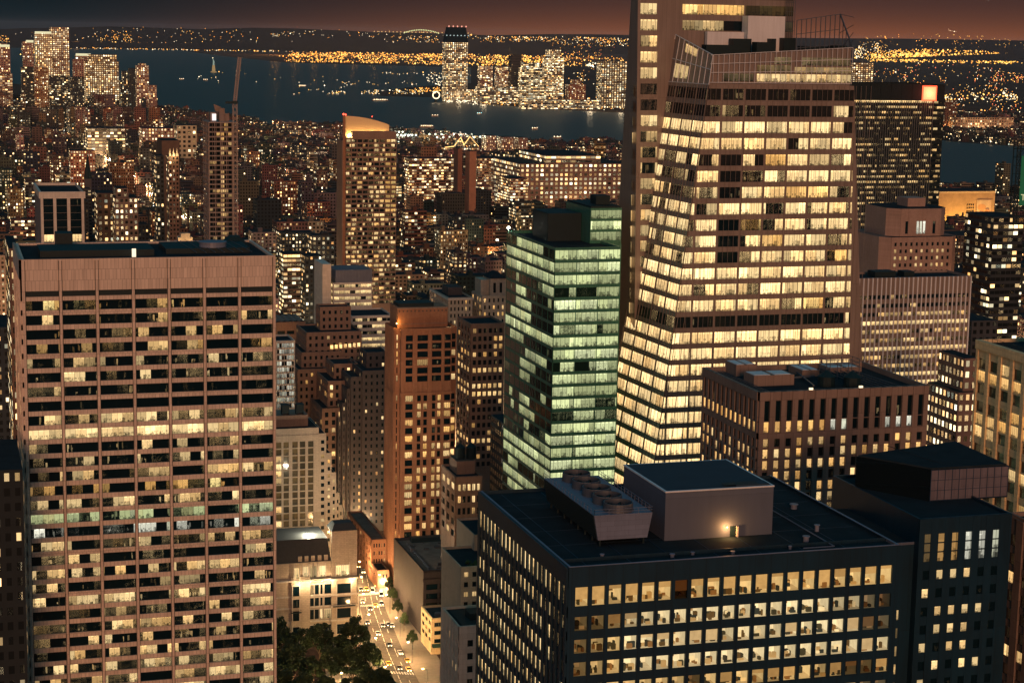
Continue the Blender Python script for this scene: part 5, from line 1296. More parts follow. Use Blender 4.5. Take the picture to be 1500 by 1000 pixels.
g = setback('grey_setback_block', 'grey-brown setback block stepping down to the left, with a dark square roof box', 'brick_grey', [(537, 567, 516, 952, 16), (531, 574, 543, 940, 34), (515, 574, 553, 934, 30), (508, 574, 570, 928, 30), (501, 574, 592, 922, 30), (494, 574, 610, 916, 30)][:2] + [(514, 532, 552, 941, 34), (508, 516, 569, 942, 33), (501, 510, 590, 943, 32), (495, 503, 612, 944, 31)], 3.7, lambda i, j: (1, rnd(.7, 1.1), rnd(0, .6)) if random.random() < .14 else (0, .6, 0), .36, .48); done(g)
# low block at their foot
g = block('low_shop_block', 'low salmon brick shop row at the far end of the lit avenue', 545, 790, 20, 566, 510, 'brick', 5, 8, 3.8, some(.25, .7, .5), vmax=900, rm='roof_light'); done(g)
g = block('small_brick_shop', 'small two-storey brick shop with a flat dark roof facing the avenue', 553, 835, 9, 570, 541, 'brick', 3, 4, 3.6, some(.4, .8, .3), vmax=900); done(g)

# --- white modern block and its lit extension
random.seed(89)
g = tower('white_modern_block', 'white modern block with a ribbed grey louvre box over bright lit floors', 488, 419, 545, 100, 30, 'white', 7, 5, 4.0, .94, .5, 1.2, vmax=490, litN=lambda i, j: (1, rnd(.6, 1.0), .0) if random.random() < .8 else (.3, .7, 0), glass='glass_wide', y0=1180); 
zt2 = at(492, 396, Y=1180)[2]; x0, x1 = xat(492, 1180, 100), xat(545, 1180, 100)
ro = done(g)
b = MB(); b.box(x0, x1, 1180.5, 1206, 99.2, zt2); lv = b.build('louvre_box', M['louver'], ro)
b = MB()
for k in range(26): x = x0 + (x1 - x0) * k / 25; b.box(x - .12, x + .12, 1180.2, 1180.49, 99.3, zt2)
b.build('louvre_rib', M['penthouse'], lv)
b = MB(); xx0, xx1 = xat(472.5, 1178, 105), xat(485, 1178, 105); zz = at(478, 387, Y=1178)[2]; b.box(xx0, xx1, 1178, 1206, 0, zz); b.build('stair_tower', M['white'], ro)
g = tower('white_banded_block', 'long white banded block with lit strip windows in front of the louvre box', 515, 470, 575, 92, 30, 'white', 8, 4, 3.9, .95, .5, 1.6, vmax=560, litN=lambda i, j: (1, rnd(.6, .9), 0) if j in (3, 4, 5) or random.random() < .4 else (.1, .6, 0), glass='glass_wide', y0=1090); done(g)
g = tower('flat_roofed_hall', 'long low tan hall with barrel roof segments behind the left slab', 404, 404, 447, 66, 30, 'brick_tan', 3, 2, 8, .8, .3, 6, vmax=520, litN=lambda i, j: (0, .3, 0), y0=1240); 
ro = done(g)
b = MB()
for k in range(5):
    x0 = g.x0 + (g.x1 - g.x0) * k / 5; x1 = g.x0 + (g.x1 - g.x0) * (k + 1) / 5; n = 8
    for i in range(n):
        a0, a1 = math.pi * i / n, math.pi * (i + 1) / n; xm, r = (x0 + x1) / 2, (x1 - x0) / 2 * .96
        b.face([(xm + r * math.cos(a0), g.y0 + 1, 65.3 + r * .7 * math.sin(a0)), (xm + r * math.cos(a0), g.y1 - 1, 65.3 + r * .7 * math.sin(a0)), (xm + r * math.cos(a1), g.y1 - 1, 65.3 + r * .7 * math.sin(a1)), (xm + r * math.cos(a1), g.y0 + 1, 65.3 + r * .7 * math.sin(a1))])
b.build('vault', M['granite'], ro)

# --- tower right of the brick tower, palazzo pair
random.seed(90)
def lt2(i, j):
    if j in (5, 7, 8, 14): return (1, rnd(.7, 1.0), .4)
    return (1, rnd(.5, .8), .7) if random.random() < .22 else (0, .5, 0)
g = tower('tan_loft_tower', 'tan brick loft tower with glowing window rows between the brick tower and the green glass', 690, 474, 739, 121, 24, 'brick_tan', 6, 4, 3.9, .62, .58, 2.5, vmax=680, litN=lt2, pier=.35, glass='glass_small'); done(g)
g = tower('palazzo_block', 'stone palazzo block with arched top windows and a dark sunken roof', 657, 436, 692, 105, 44, 'lime', 6, 12, 4.0, .4, .55, 1.8, vmax=500, litN=some(.2, .8, .4), glass='glass_one'); ro = done(g)
b = MB(); b.box(g.x0 - .6, g.x1 + .6, g.y0 - .7, g.y0, 103.6, 104.6); b.box(g.x0 - .7, g.x0, g.y0, g.y1, 103.6, 104.6); b.build('cornice', M['white'], ro)
b = MB(); b.box(g.x0 + 4, g.x1 - 2, g.y0 + 16, g.y0 + 30, 104.2, 109); b.build('roof_house', M['brick_grey'], ro)
g = tower('palazzo_tower', 'stone palazzo wing with a hip-roofed pavilion and arched windows beside the green glass tower', 706, 433, 741, 105, 22, 'lime', 5, 4, 4.2, .4, .55, 1.8, vmax=500, litN=some(.3, .8, .4), glass='glass_one'); ro = done(g)
zp = at(720, 408, Y=g.y0 + 4)[2]; xa, xb = xat(718, g.y0 + 4, 108), xat(741, g.y0 + 4, 108)
b = MB(); b.box(xa, xb, g.y0 + 4, g.y0 + 20, 104.2, zp); b.box(xa - 5, xa, g.y0 + 7, g.y0 + 20, 104.2, zp - 1); pv = b.build('pavilion', M['lime'], ro)
b = MB(); b.hexa([(xa - .6, g.y0 + 3.4, zp), (xb + .6, g.y0 + 3.4, zp), (xb + .6, g.y0 + 20.6, zp), (xa - .6, g.y0 + 20.6, zp), (xa + 4, g.y0 + 9, zp + 3.5), (xb - 4, g.y0 + 9, zp + 3.5), (xb - 4, g.y0 + 15, zp + 3.5), (xa + 4, g.y0 + 15, zp + 3.5)]); b.build('pavilion_roof', M['roof'], pv)
b = MB(); w_ = xb - xa
for k in (.2, .6):
    x = xa + w_ * k; b.box(x, x + w_ * .16, g.y0 + 3.93, g.y0 + 3.99, 106, zp - 2.6); b.cyl(x + w_ * .08, g.y0 + 3.96, zp - 2.6, zp - 2.59, .01)
b.build('arched_window', M['dark_glass'], pv)

# --- crowned apartment tower
random.seed(91)
Z = 176.0
X0, Y0, _ = at(506.5, 202, Z=Z); X1 = xat(581, Y0, Z)
g = Bld('crowned_apartment_tower', 'tall apartment tower with balcony bands and a glowing curved gold crown', X0, X1, Y0, Y0 + 24, 'tower')
g.core(0, Z)
W = X1 - X0
rows = rows_of(Z - 1.2, 40, 3.72, .62)
cs = []
for k in range(9): cs.append((W * (k + .06) / 9, W * (k + .90) / 9))
def la(i, j):
    if i >= 7 and 3 <= j < 16: return (.7, .75, 1.0)
    p = .34 if j > 12 else .27
    if i in (0, 5, 6): p += .15
    return (p, rnd(.8, 1.25), rnd(0, .7))
g.north(rows, cs, 40, Z - .2, pier=.3, span=.9, lit=la, wmat='glass_wide')
g.wall.box(X0 - 2.6, X0, Y0 + 1, Y0 + 23, 0, Z - 2)
ro = g.finish('brick_tan')
xl = xat(502.2, Y0 + 2, Z)
b = MB(); b.box(xl, xl + 1.8, Y0 + .5, Y0 + 3, 0, at(502, 169, Y=Y0)[2]); b.build('edge_fin', M['brick'], ro)
b = MB(); n = 16
xa, xb = xat(506, Y0 + 8, Z), xat(570, Y0 + 8, Z); zc0, zc1, zb = at(506, 170, Y=Y0 + 8)[2], at(570, 183, Y=Y0 + 8)[2], Z - .5
P = []
for k in range(n + 1):
    f = k / n; P.append((xa + (xb - xa) * f, zc0 + (zc1 - zc0) * (f ** 1.9)))
for (x, z), (x2, z2) in zip(P, P[1:]):
    for y, s in ((Y0 + 8, 1), (Y0 + 9, -1)):
        q = [(x, y, zb), (x2, y, zb), (x2, y, z2), (x, y, z)]; b.face(q if s > 0 else q[::-1])
    b.face([(x, Y0 + 8, z), (x2, Y0 + 8, z2), (x2, Y0 + 9, z2), (x, Y0 + 9, z)])
cr = b.build('crown', plain_mat('gold_crown', (.75, .55, .34), .6, var=.05), ro)
b = MB(); b.box(xat(516.5, Y0 + 1, Z), X1 - .3, Y0 + .5, Y0 + 6, Z - .9, at(540, 192.5, Y=Y0 + .5)[2]); b.build('crown_base', M['brick_tan'], ro)
lamps_x = [xa + (xb - xa) * f for f in (.1, .35, .6, .85)]
for x in lamps_x: lamp('crown_uplight', (x, Y0 + 6.8, Z + 1.0), 5200, (1, .60, .20), .4, ro)
b = MB()
for x in lamps_x: b.octa(x, Y0 + 6.9, Z + .6, .35)
b.build('crown_lamp', M['bulb'], ro)
b = MB(); b.octa(xl + .3, Y0 + 1, at(502, 169, Y=Y0)[2] + .8, .9); b.octa(xl + 3.5, Y0 + 8, zc0 + 1, .8); b.octa(xa + 22, Y0 + 9, zc0 - .5, .5); b.build('warning_lamp', M['red'], ro)
b = MB(); b.bar((xat(516, Y0 + 9, 195), Y0 + 9, 190), (xat(516, Y0 + 9, 195), Y0 + 9, at(516, 161, Y=Y0 + 9)[2]), .2); b.build('antenna', M['steel'], ro)

# --- tower under construction with its crane
random.seed(92)
Z = 191.0
X0, Y0, _ = at(306, 179, Z=Z); X1 = xat(340, Y0, Z); Y1 = Y0 + 34
g = Bld('unfinished_tower', 'unfinished concrete tower of open floor slabs below a tower crane', X0, X1, Y0, Y1, 'tower')
W = X1 - X0
z = Z
k = 0
while z > 100:
    g.wall.box(X0 - .5, X1 + 4.5, Y0 - .5, Y1, z - .75, z); z -= 3.55
g.wall.box(X0 + 2, X1 + 2, Y0 + 5, Y1 - 2, 0, Z - .4)
for f in (0, .25, .5, .56, .75, 1.0): x = X0 + (X1 - X0) * f; g.wall.box(x - .25, x + .25, Y0 - .3, Y0 + .2, 60, Z - .36)
for f in (.1, .35, .6, .85): y = Y0 + 34 * f; g.wall.box(X0 - .4, X0, y - .3, y + .3, 60, Z - .36)
rows = rows_of(Z - .4, 100, 3.55, .8)
for j, (a, c) in enumerate(rows):
    for i in range(6):
        x0, x1 = X0 + W * i / 6 + .2, X0 + W * (i + 1) / 6 - .2
        br = .75 if i == 3 and random.random() < .8 else (.4 if random.random() < .15 else 0)
        if j < 3: br = .6 if random.random() < .5 else 0
        g.win.append(([(x0, Y0 + 2.2, a), (x1, Y0 + 2.2, a), (x1, Y0 + 2.2, c), (x0, Y0 + 2.2, c)], x1 - x0, (1, br, .9 if j < 3 else .5), 'glass_one'))
ro = g.finish('concrete')
b = MB(); b.box(X0 + 2, X0 + 6, Y0 + 6, Y0 + 16, Z, Z + 7); b.box(X0 + 9, X0 + 13, Y0 + 8, Y0 + 14, Z, Z + 10); b.box(X1 - 4, X1 - 1, Y0 + 8, Y0 + 14, Z, Z + 6); b.hexa([(X0 + 6, Y0 + 10, Z + 8), (X0 + 14, Y0 + 10, Z + 6), (X0 + 14, Y0 + 11, Z + 6), (X0 + 6, Y0 + 11, Z + 8), (X0 + 5, Y0 + 10, Z + 13), (X0 + 10, Y0 + 10, Z + 11), (X0 + 10, Y0 + 11, Z + 11), (X0 + 5, Y0 + 11, Z + 13)])
b.build('formwork', M['granite'], ro)
b = MB(); b.box(X0 + 3, X0 + 6, Y0 + 4, Y0 + 4.4, Z + 1, Z + 6); b.build('lit_cabin', plain_mat('lit_cabin', (.8, .8, .8), e=(.9, .95, 1), es=.9, var=0), ro)
cz = thing('tower_crane', 'grey lattice tower crane with a steep raised jib beside the unfinished tower', 'crane', (xat(345, Y0, Z), Y0 - 1, 100))
mx, my = xat(344.5, Y0 - 1, 150), Y0 - 2
def lattice(b, a, c, w, n, r=.14):
    a, c = Vector(a), Vector(c); d = (c - a).normalized(); e = Vector((1, 0, 0)); e = (e - d * e.dot(d)).normalized(); f = d.cross(e)
    cs = [(e + f) * w / 2, (e - f) * w / 2, (-e - f) * w / 2, (-e + f) * w / 2]
    for q in cs: b.bar(a + q, c + q, r)
    for k in range(n):
        p, s = a.lerp(c, k / n), a.lerp(c, (k + 1) / n)
        for i in range(4):
            b.bar(p + cs[i], s + cs[(i + 1) % 4], r * .7); b.bar(p + cs[(i + 1) % 4], s + cs[i], r * .7)
zpv = at(346, 152, Y=my)[2]; mt = wall_mat('crane_paint', (.45, .36, .32), None)
b = MB(); lattice(b, (mx, my, 0), (mx, my, zpv), 3.0, 46); b.build('mast', mt, cz)
tip = at(351, 84, Y=my); b = MB(); lattice(b, (mx, my, zpv + 2), (tip[0], my, tip[2]), 2.2, 22); b.build('jib', mt, cz)
b = MB(); b.box(mx - 2, mx + 2, my - 2, my + 2, zpv, zpv + 2); b.box(mx - 7, mx - 2, my - 1, my + 1, zpv, zpv + 1.6); b.build('cab', M['black'], cz)

# --- dark tower with white piers at the left
random.seed(93)
Z = 172.0
X0, Y0, _ = at(59, 281, Z=Z); X1 = xat(122.5, Y0, Z); Y1 = yat(35.5, X0, Z)
Y1 = min(Y1, Y0 + 60)
g = Bld('white_pier_tower', 'dark glass tower framed by white piers and a white roof band at the left', X0, X1, Y0, Y1, 'tower')
g.core(0, Z, parapet=1.5)
W = X1 - X0
g.wall.box(X0 - .8, X1 + .8, Y0 - .9, Y0, Z - 3.6, Z); g.wall.box(X0 - .8, X0, Y0, Y1, Z - 3.6, Z)
rows = rows_of(Z - 3.65, 120, 3.9, .985)
cs = [(W * a, W * b) for a, b in ((.06, .29), (.36, .61), (.68, .94))]
g.north(rows, cs, 100, Z - 3.6, pier=.8, span=.05, lit=lambda i, j: (1, 1.0, .2) if j == 5 else ((.35, .7, .4) if j > 6 else (0, .3, 0)), wmat='glass', spans=False)
ro = g.finish('white')
b = MB(); b.box(X0 - .3, X0 - .01, Y0 + 2, Y0 + (Y1 - Y0) * .35, 60, Z - 3.7); b.box(X0 - .3, X0 - .01, Y0 + (Y1 - Y0) * .42, Y1 - 1, 60, Z - 3.7); b.build('side_panel', M['penthouse'], ro)

# --- lit gold-topped block
random.seed(94)
g = tower('gold_topped_block', 'brick apartment block with a floodlit stepped stone top behind the left slab', 253, 310, 293, 126, 26, 'brick', 7, 5, 4.0, .4, .5, 2.5, vmax=356, litN=some(.3, .9, .7), glass='glass_one', y0=1150); ro = done(g)
b = MB(); cxm = (g.x0 + g.x1) / 2
for (w_, z0, z1) in ((11, 126, 130.5), (8.5, 130.51, 133.5), (5.5, 133.51, 136)): b.box(cxm - w_ / 2, cxm + w_ / 2, 1154, 1154 + w_, z0 - .7 if z0 == 126 else z0, z1)
b.build('lantern', M['lime'], ro); lamp('lantern_light', (cxm + 7, 1150.5, 128), 5200, (1, .62, .25), .4, ro); lamp('lantern_light', (cxm - 6.5, 1151, 128), 3200, (1, .62, .25), .4, ro)
b = MB(); b.octa(cxm + 7, 1150.5, 127.6, .5); b.octa(cxm - 6.5, 1151, 127.6, .35); b.build('lantern_lamp', M['bulb'], ro)
# ================================================================== MID AND FAR CITY
random.seed(101)
def cbody(b, x0, x1, y0, y1, z0, z1, col, seed, lit, cw, ch, mi=0, roofmi=1):
    k = dict(wp=(seed, lit), wq=(cw, ch), col=col); o = math.floor(seed * 7) * cw
    w, d = x1 - x0, y1 - y0
    nx, ny = max(1, round(w / cw)), max(1, round(d / cw)); sx, sy = nx * cw / w, ny * cw / d
    H = z1 - z0; nz = max(1, round(H / ch)); sz = nz * ch
    def q(a, b2, ua, ub): b.face([(*a, z0), (*b2, z0), (*b2, z1), (*a, z1)], mi, [(ua, 0), (ub, 0), (ub, sz), (ua, sz)], **k)
    q((x0, y0), (x1, y0), o, o + nx * cw); q((x0, y1), (x0, y0), o + 500 * cw, o + (500 + ny) * cw)
    q((x1, y0), (x1, y1), o + 900 * cw, o + (900 + ny) * cw); q((x1, y1), (x0, y1), o + 1300 * cw, o + (1300 + nx) * cw)
    b.face([(x0, y0, z1), (x1, y0, z1), (x1, y1, z1), (x0, y1, z1)], roofmi)
RECTS = []
def cbox(name, label, u0, v0, u1, Y, depth, col, lit, cw=3.4, ch=3.7, cat='building', group=None, tiers=(), roof=True):
    z = at(u0, v0, Y=Y)[2]; x0, x1 = xat(u0, Y, z), xat(u1, Y, z)
    b = MB(); cbody(b, x0, x1, Y, Y + depth, 0, z, col, random.uniform(0, 90), lit, cw, ch)
    o = tag(b.build(name, [M['attr' if cw >= 400 else 'city'], M['roof']], loc=((x0 + x1) / 2, Y + depth / 2, 0)), label, cat, group)
    for (a0, b0, a1) in tiers:                       # narrower storeys standing on the first
        z2 = at(a0, b0, Y=Y + 2)[2]; p, q = xat(a0, Y + 2, z2), xat(a1, Y + 2, z2); t2 = MB()
        cbody(t2, p, q, Y + 2, Y + depth - 2, z + .1, z2, col, random.uniform(0, 90), lit, cw, ch); t2.build('upper_tier', [M['city'], M['roof']], o)
    RECTS.append((x0, x1, Y, Y + depth, z)); o['_b'] = (x0, x1, Y, Y + depth, z)
    return o
DK, BR, PK, GR, WH, TN = (.035, .045, .055), (.26, .12, .085), (.36, .20, .17), (.15, .13, .135), (.48, .42, .36), (.34, .22, .15)
cbox('windowless_block', 'huge windowless brown block left of the unfinished tower', 237, 206, 263, 1700, 40, (.13, .085, .07), 0, 400, 400)
cbox('apartment_slab', 'salmon brick apartment slab glowing orange above the white-pier tower', 103, 221, 139, 2500, 30, (.46, .20, .13), .55)
cbox('lit_white_block', 'cream gridded block floodlit at its base, left of the unfinished tower', 259, 184, 288, 3600, 60, (.62, .54, .38), .25, 9, 9)
cbox('banded_loft', 'long loft block with bright window bands below the downtown grid tower', 128, 188, 183, 3700, 70, GR, .75, 7, 6)
cbox('long_loft', 'long reddish loft block with warm windows left of the floodlit cream block', 208, 188, 258, 3650, 60, PK, .6, 6, 6)
cbox('brown_chimney_slab', 'left one of a pair of tall thin brown windowless shafts in mid city', 671, 218, 677.5, 2350, 20, (.24, .12, .09), 0, 400, 400)
cbox('brown_chimney_slab', 'right, brighter one of a pair of tall thin brown windowless shafts', 688, 222, 698, 2330, 20, (.42, .21, .14), 0, 400, 400)
cbox('red_brick_range', 'long red brick apartment range left of the thin brown shafts', 600, 232, 668, 2500, 30, BR, .5)
cbox('brick_block', 'brick apartment block right of the thin brown shafts, full of small lit windows', 700, 232, 742, 2600, 40, (.30, .15, .11), .4)
cbox('lit_warehouse', 'vast flat warehouse with long rows of bright square windows behind the green glass tower', 762, 240, 918, 2450, 130, (.26, .16, .14), .85, 7.0, 6.2, tiers=[(800, 228, 880)])
cbox('warehouse_wing', 'red brick wing with small lit windows at the left end of the bright warehouse', 748, 262, 774, 2380, 60, (.38, .15, .10), .55)
for (u0, v0, u1, l) in ((713, 199, 727, 'left'), (736, 201, 752, 'middle'), (760, 202, 773, 'right')): cbox('riverside_block', l + ' one of three riverside apartment blocks under the dark river', u0, v0, u1, 3900, 40, PK, .5 if l == 'middle' else .35)
cbox('pinnacle_tower', 'slim brown tower with three lit pinnacles left of the unfinished tower', 247, 229, 262, 1650, 18, (.22, .13, .10), .3)
cbox('dark_shaft', 'dark slim glass shaft with a lit edge left of the unfinished tower', 229, 228, 240, 1500, 18, DK, .35)
cbox('yellow_stair_tower', 'dark tower with one column of bright yellow windows right of the white-pier tower', 142, 283, 168, 1300, 24, (.10, .07, .06), .42)
cbox('amber_window_tower', 'grey tower with warm window rows right of the white-pier tower', 168, 290, 202, 1280, 24, (.22, .16, .14), .45, tiers=[(170, 276, 188)])
cbox('brick_point_block', 'red brick point block with orange windows left of the crowned apartment tower', 415, 372, 440, 1500, 22, (.16, .11, .09), .55)
cbox('blue_point_block', 'dark slim point block with few lights left of the crowned apartment tower', 447, 375, 472, 1480, 22, DK, .28)
cbox('dark_glass_tower', 'dark glass tower with scattered lights behind the lattice sign', 1456, 318, 1500, 900, 30, DK, .20, 3, 3.6)
cbox('dark_housing_block', 'dark housing block with many tiny lights right of the stepped stone block', 1404, 345, 1452, 1900, 50, (.08, .06, .06), .28)
cbox('reddish_housing_block', 'reddish housing block with tiny lit windows right of the white fins', 1418, 402, 1462, 1250, 40, (.17, .10, .09), .28)
cbox('blue_box_block', 'dark blue-grey flat box block between the white fins and the tan stone block', 1424, 470, 1462, 800, 30, (.05, .06, .075), .02)
cbox('brown_annex', 'brown annex with rows of lit windows between the white fins and the tan stone block', 1404, 575, 1432, 640, 24, (.26, .18, .16), .8, 3.0, 4.2, tiers=[(1413, 525, 1434)])
cbox('edge_slab', 'narrow slab with a column of orange windows behind the left edge of the pale slab', 13, 364, 26.5, 640, 40, (.16, .10, .08), .55)
cbox('corner_dark_block', 'dark block with a few pairs of lit windows at the lower left corner', -30, 690, 33, 520, 40, (.022, .03, .035), .16, 3.0, 4.2)
cbox('back_dark_block', 'dark low block with sparse lights at the left edge', -30, 480, 14, 900, 40, DK, .2)
cbox('dark_office_shaft', 'dark slim office shaft right of the tan loft tower', 738, 620, 760, 760, 20, DK, .1)
cbox('yellow_lit_hall', 'floodlit ochre hall with a picture billboard on its face beside the river', 1376, 281, 1458, 2200, 60, (.52, .36, .21), 0, 400, 400)
o = bpy.data.objects['yellow_lit_hall']; x0, x1, y0, y1, z = o['_b']
for k in range(5): lamp('hall_floodlight', (x0 + (x1 - x0) * (.1 + .2 * k), y0 - 20, 8), 52000, (1, .55, .12), 2)
bx0, bx1 = xat(1432, y0 - 1, z), xat(1453, y0 - 1, z); bz1, bz0 = at(1440, 293, Y=y0 - 1)[2], at(1440, 314, Y=y0 - 1)[2]
for r_ in range(3):                                          # small dark windows and two lit rows on the hall
    for c_ in range(4):
        x = x0 + (x1 - x0) * (.50 + c_ * .035); b = MB(); b.box(x, x + 1.9, y0 - .12, y0 - .02, z - 21 + r_ * 4.2 - 6, z - 18.4 + r_ * 4.2 - 6); b.build('window', M['dark_glass'], o)
b = MB(); b.box(x0, x1, y0 - .8, y0 - .02, z - 2.2, z + .4); b.build('cornice', M['tan'], o)
b = MB(); b.box(bx0, bx1, y0 - 1, y0 - .3, bz0, bz1, 0, col=(.66, .52, .38))
for n in range(9):
    cx, cz_, r = rnd(bx0 + 4, bx1 - 4), rnd(bz0 + 2, bz1 - 8), rnd(1.5, 4.5); m_ = 10
    b.face([(cx + r * 1.5 * math.cos(i * 6.283 / m_), y0 - 1.02 - n * .01, cz_ + r * math.sin(i * 6.283 / m_)) for i in range(m_)], col=random.choice([(.35, .2, .14), (.45, .24, .12), (.25, .18, .2), (.6, .35, .2)]))
tag(b.build('billboard', M['attr'], loc=(bx0, y0, 0)), 'cream picture billboard with brown shapes on the ochre floodlit hall', 'billboard')
# pinnacles and steeple
o = bpy.data.objects['pinnacle_tower']; x0, x1, y0, y1, z = o['_b']
b = MB()
for k in range(3): x = x0 + (x1 - x0) * (.15 + .35 * k); b.bar((x, y0 + 2, z), (x, y0 + 2, z + 7), 1.6, r2=.1)
b.build('pinnacle', M['lime'], o); lamp('pinnacle_light', ((x0 + x1) / 2, y0 - 3, z + 1), 3000, (1, .7, .3), .5)
a = at(129, 262, Y=2100); t_ = thing('church_steeple', 'dark pointed church steeple in front of the salmon apartment slab', 'steeple', (a[0], a[1], 0))
b = MB(); b.box(a[0] - 3.5, a[0] + 3.5, a[1], a[1] + 7, 0, a[2]); b.build('tower', M['brick_grey'], t_); b = MB(); b.bar((a[0], a[1] + 3.5, a[2]), (a[0], a[1] + 3.5, at(129, 224, Y=2100)[2]), 4.4, r2=.1, n=8); b.build('spire', M['black'], t_)
# ---- downtown cluster
dg = 'downtown towers at the left horizon'
for (nm, lb, u0, v0, u1, Y, d, c, l, cw, ch, ti) in (
    ('office_tower', 'lit stepped office tower cut by the left edge of the picture', -6, 66, 14.5, 5700, 50, PK, .55, 7, 6, [(-6, 64, 10)]),
    ('office_tower', 'low broad lit tower base at the left edge, in front of the stepped one', -8, 108, 18, 5500, 40, PK, .6, 7, 6, []),
    ('office_tower', 'pinkish tower with a bright flat cap, left neighbour of the brightest downtown tower', 33, 61, 49, 5900, 50, PK, .4, 7, 6, []),
    ('office_tower', 'brightest downtown tower, glowing cream with a flat lit cap', 51, 48, 76, 6000, 50, (.45, .33, .22), 1.2, 6, 6, []),
    ('office_tower', 'tallest downtown tower, lit below with unlit dark bands on top', 74, 40, 101, 6030, 50, (.28, .18, .15), 1.0, 6, 6, []),
    ('apartment_tower', 'dark blue slab tower in front of the pinkish capped tower', 31, 98, 50, 5450, 30, DK, .22, 5, 5, []),
    ('apartment_tower', 'orange-glinting tower in front of the brightest downtown tower', 50, 99, 70, 5350, 30, (.30, .15, .08), .4, 5, 5, [(50, 97, 60)]),
    ('apartment_tower', 'dark speckled slab below the tallest downtown tower', 72, 111, 102, 5300, 30, DK, .25, 5, 5, []),
    ('apartment_tower', 'dark slab with dotted lights left of the golden grid tower', 103, 113, 123, 5250, 30, DK, .32, 5, 5, []),
    ('office_tower', 'pink blank tower with a bright crown strip behind the golden grid tower', 107, 87, 128, 5800, 40, PK, .12, 6, 6, [(111, 80, 132)]),
    ('grid_tower', 'broad golden grid tower with a dark flat top, right of the tallest downtown tower', 125, 90, 174, 5600, 60, (.26, .19, .12), 1.15, 6.5, 6, [(130, 80, 171)]),
    ('apartment_tower', 'low stepped dark block between the golden grid tower and the speckled tower', 176, 118, 190, 5500, 30, DK, .4, 5, 5, [(179, 104, 187)]),
    ('apartment_tower', 'dark unlit shaft with two lamps on top near the end of the downtown row', 189, 100, 198, 5480, 30, DK, .05, 5, 5, []),
    ('apartment_tower', 'speckled pink apartment tower at the right end of the downtown row', 200, 96, 218, 5400, 40, PK, .6, 5.5, 5.5, [(204, 93, 214)]),
    ('apartment_tower', 'lower wing of speckled windows at the very right end of the downtown row', 218, 125, 229.5, 5380, 30, PK, .5, 5.5, 5.5, [])):
    cbox(nm, lb, u0, v0, u1, Y, d, c, l, cw, ch, 'tower', dg, ti)
b = MB()
for (u0, u1, v, Y) in ((51, 75, 47.2, 5998), (38, 49, 60, 5898), (111, 133, 79.5, 5798), (-6, 14, 66.5, 5698)):
    z = at(u0, v, Y=Y)[2]; b.box(xat(u0, Y, z), xat(u1, Y, z), Y - 1, Y + 1, z - 5, z + 2, col=(.55, .50, .30))
tag(b.build('crown_lights', attr_mat('strip_glow', emit=1.6), loc=(0, 5800, 0)), kind='stuff')
# ---- the far shore towers
jg = 'towers on the far shore'
for (nm, lb, u0, v0, u1, Y, d, c, l, cw, ch, ti) in (
    ('apartment_tower', 'left of two twin speckled apartment towers right of the tall tapered shore tower', 703.6, 97, 722, 7050, 40, PK, .55, 6, 6, []),
    ('apartment_tower', 'right of two twin speckled apartment towers right of the tall tapered shore tower', 729, 98, 748.5, 7050, 40, PK, .5, 6, 6, []),
    ('office_tower', 'dark unlit shore tower beside the twin apartment towers', 749.5, 80, 764.5, 7000, 40, (.06, .05, .055), .05, 6, 6, []),
    ('office_tower', 'broad shore office block of broken lit rows left of the stepped crown tower', 765, 99, 801, 6800, 50, (.10, .10, .09), .7, 9, 6, [(768, 92, 790)]),
    ('office_tower', 'bright shore tower with a stepped lit crown', 801, 83, 826.5, 6850, 50, (.26, .21, .16), .95, 6, 6, [(804, 73, 822)]),
    ('brick_block', 'brick shore block under a glaring white lamp', 833, 124, 858, 6700, 40, (.32, .14, .10), .35, 6, 6, [(840, 117, 852)]),
    ('office_tower', 'broad bright striped shore tower beside the faceted glass tower', 882, 90, 919, 6500, 60, (.14, .13, .11), .95, 10, 6.5, []),
    ('low_block', 'low lit terminal at the foot of the tall tapered shore tower', 654, 131, 697, 6980, 40, (.25, .22, .18), .95, 8, 6, []),
    ('low_block', 'low lit terrace of shore buildings below the twin apartment towers', 700, 127, 765, 6880, 40, GR, .5, 8, 6, []),
    ('low_block', 'low waterfront range of speckled lights below the stepped crown tower', 765, 146, 880, 6350, 40, GR, .55, 7, 6, []),
    ('office_tower', 'lit office block between the faceted glass tower and the striped tower', 1250, 92, 1280, 5600, 50, (.22, .18, .12), 1.0, 9, 6.5, []),
    ('office_tower', 'reddish block with few lights on the right far shore', 1385, 147, 1402, 4900, 30, (.16, .08, .06), .2, 6, 6, []),
    ('low_block', 'low white-lit shed on the right far shore', 1400, 172, 1485, 4850, 40, (.30, .20, .15), .3, 8, 8, [])):
    cbox(nm, lb, u0, v0, u1, Y, d, c, l, cw, ch, 'tower' if 'tower' in nm else 'building', jg, ti)
Y = 7000.0; z0, z1, z2 = 0, at(654, 62, Y=Y)[2], at(659, 40, Y=Y)[2]
t_ = thing('tapered_tower', 'tallest shore tower, lit striped glass with a dark tapered top', 'tower', (xat(670, Y, 100), Y, 0), jg)
b = MB(); cbody(b, xat(654, Y, z1), xat(686, Y, z1), Y, Y + 60, 0, z1, (.20, .18, .15), 33.0, 1.15, 8, 6); b.build('shaft', [M['city'], M['roof']], t_)
a0, a1, c0, c1 = xat(654.2, Y, z1), xat(685.8, Y, z1), xat(658.5, Y, z2), xat(683.5, Y, z2)
b = MB(); b.hexa([(a0, Y, z1 + .1), (a1, Y, z1 + .1), (a1, Y + 60, z1 + .1), (a0, Y + 60, z1 + .1), (c0, Y + 8, z2), (c1, Y + 8, z2), (c1, Y + 52, z2), (c0, Y + 52, z2)]); b.build('tapered_top', M['dark_glass'], t_)
b = MB()
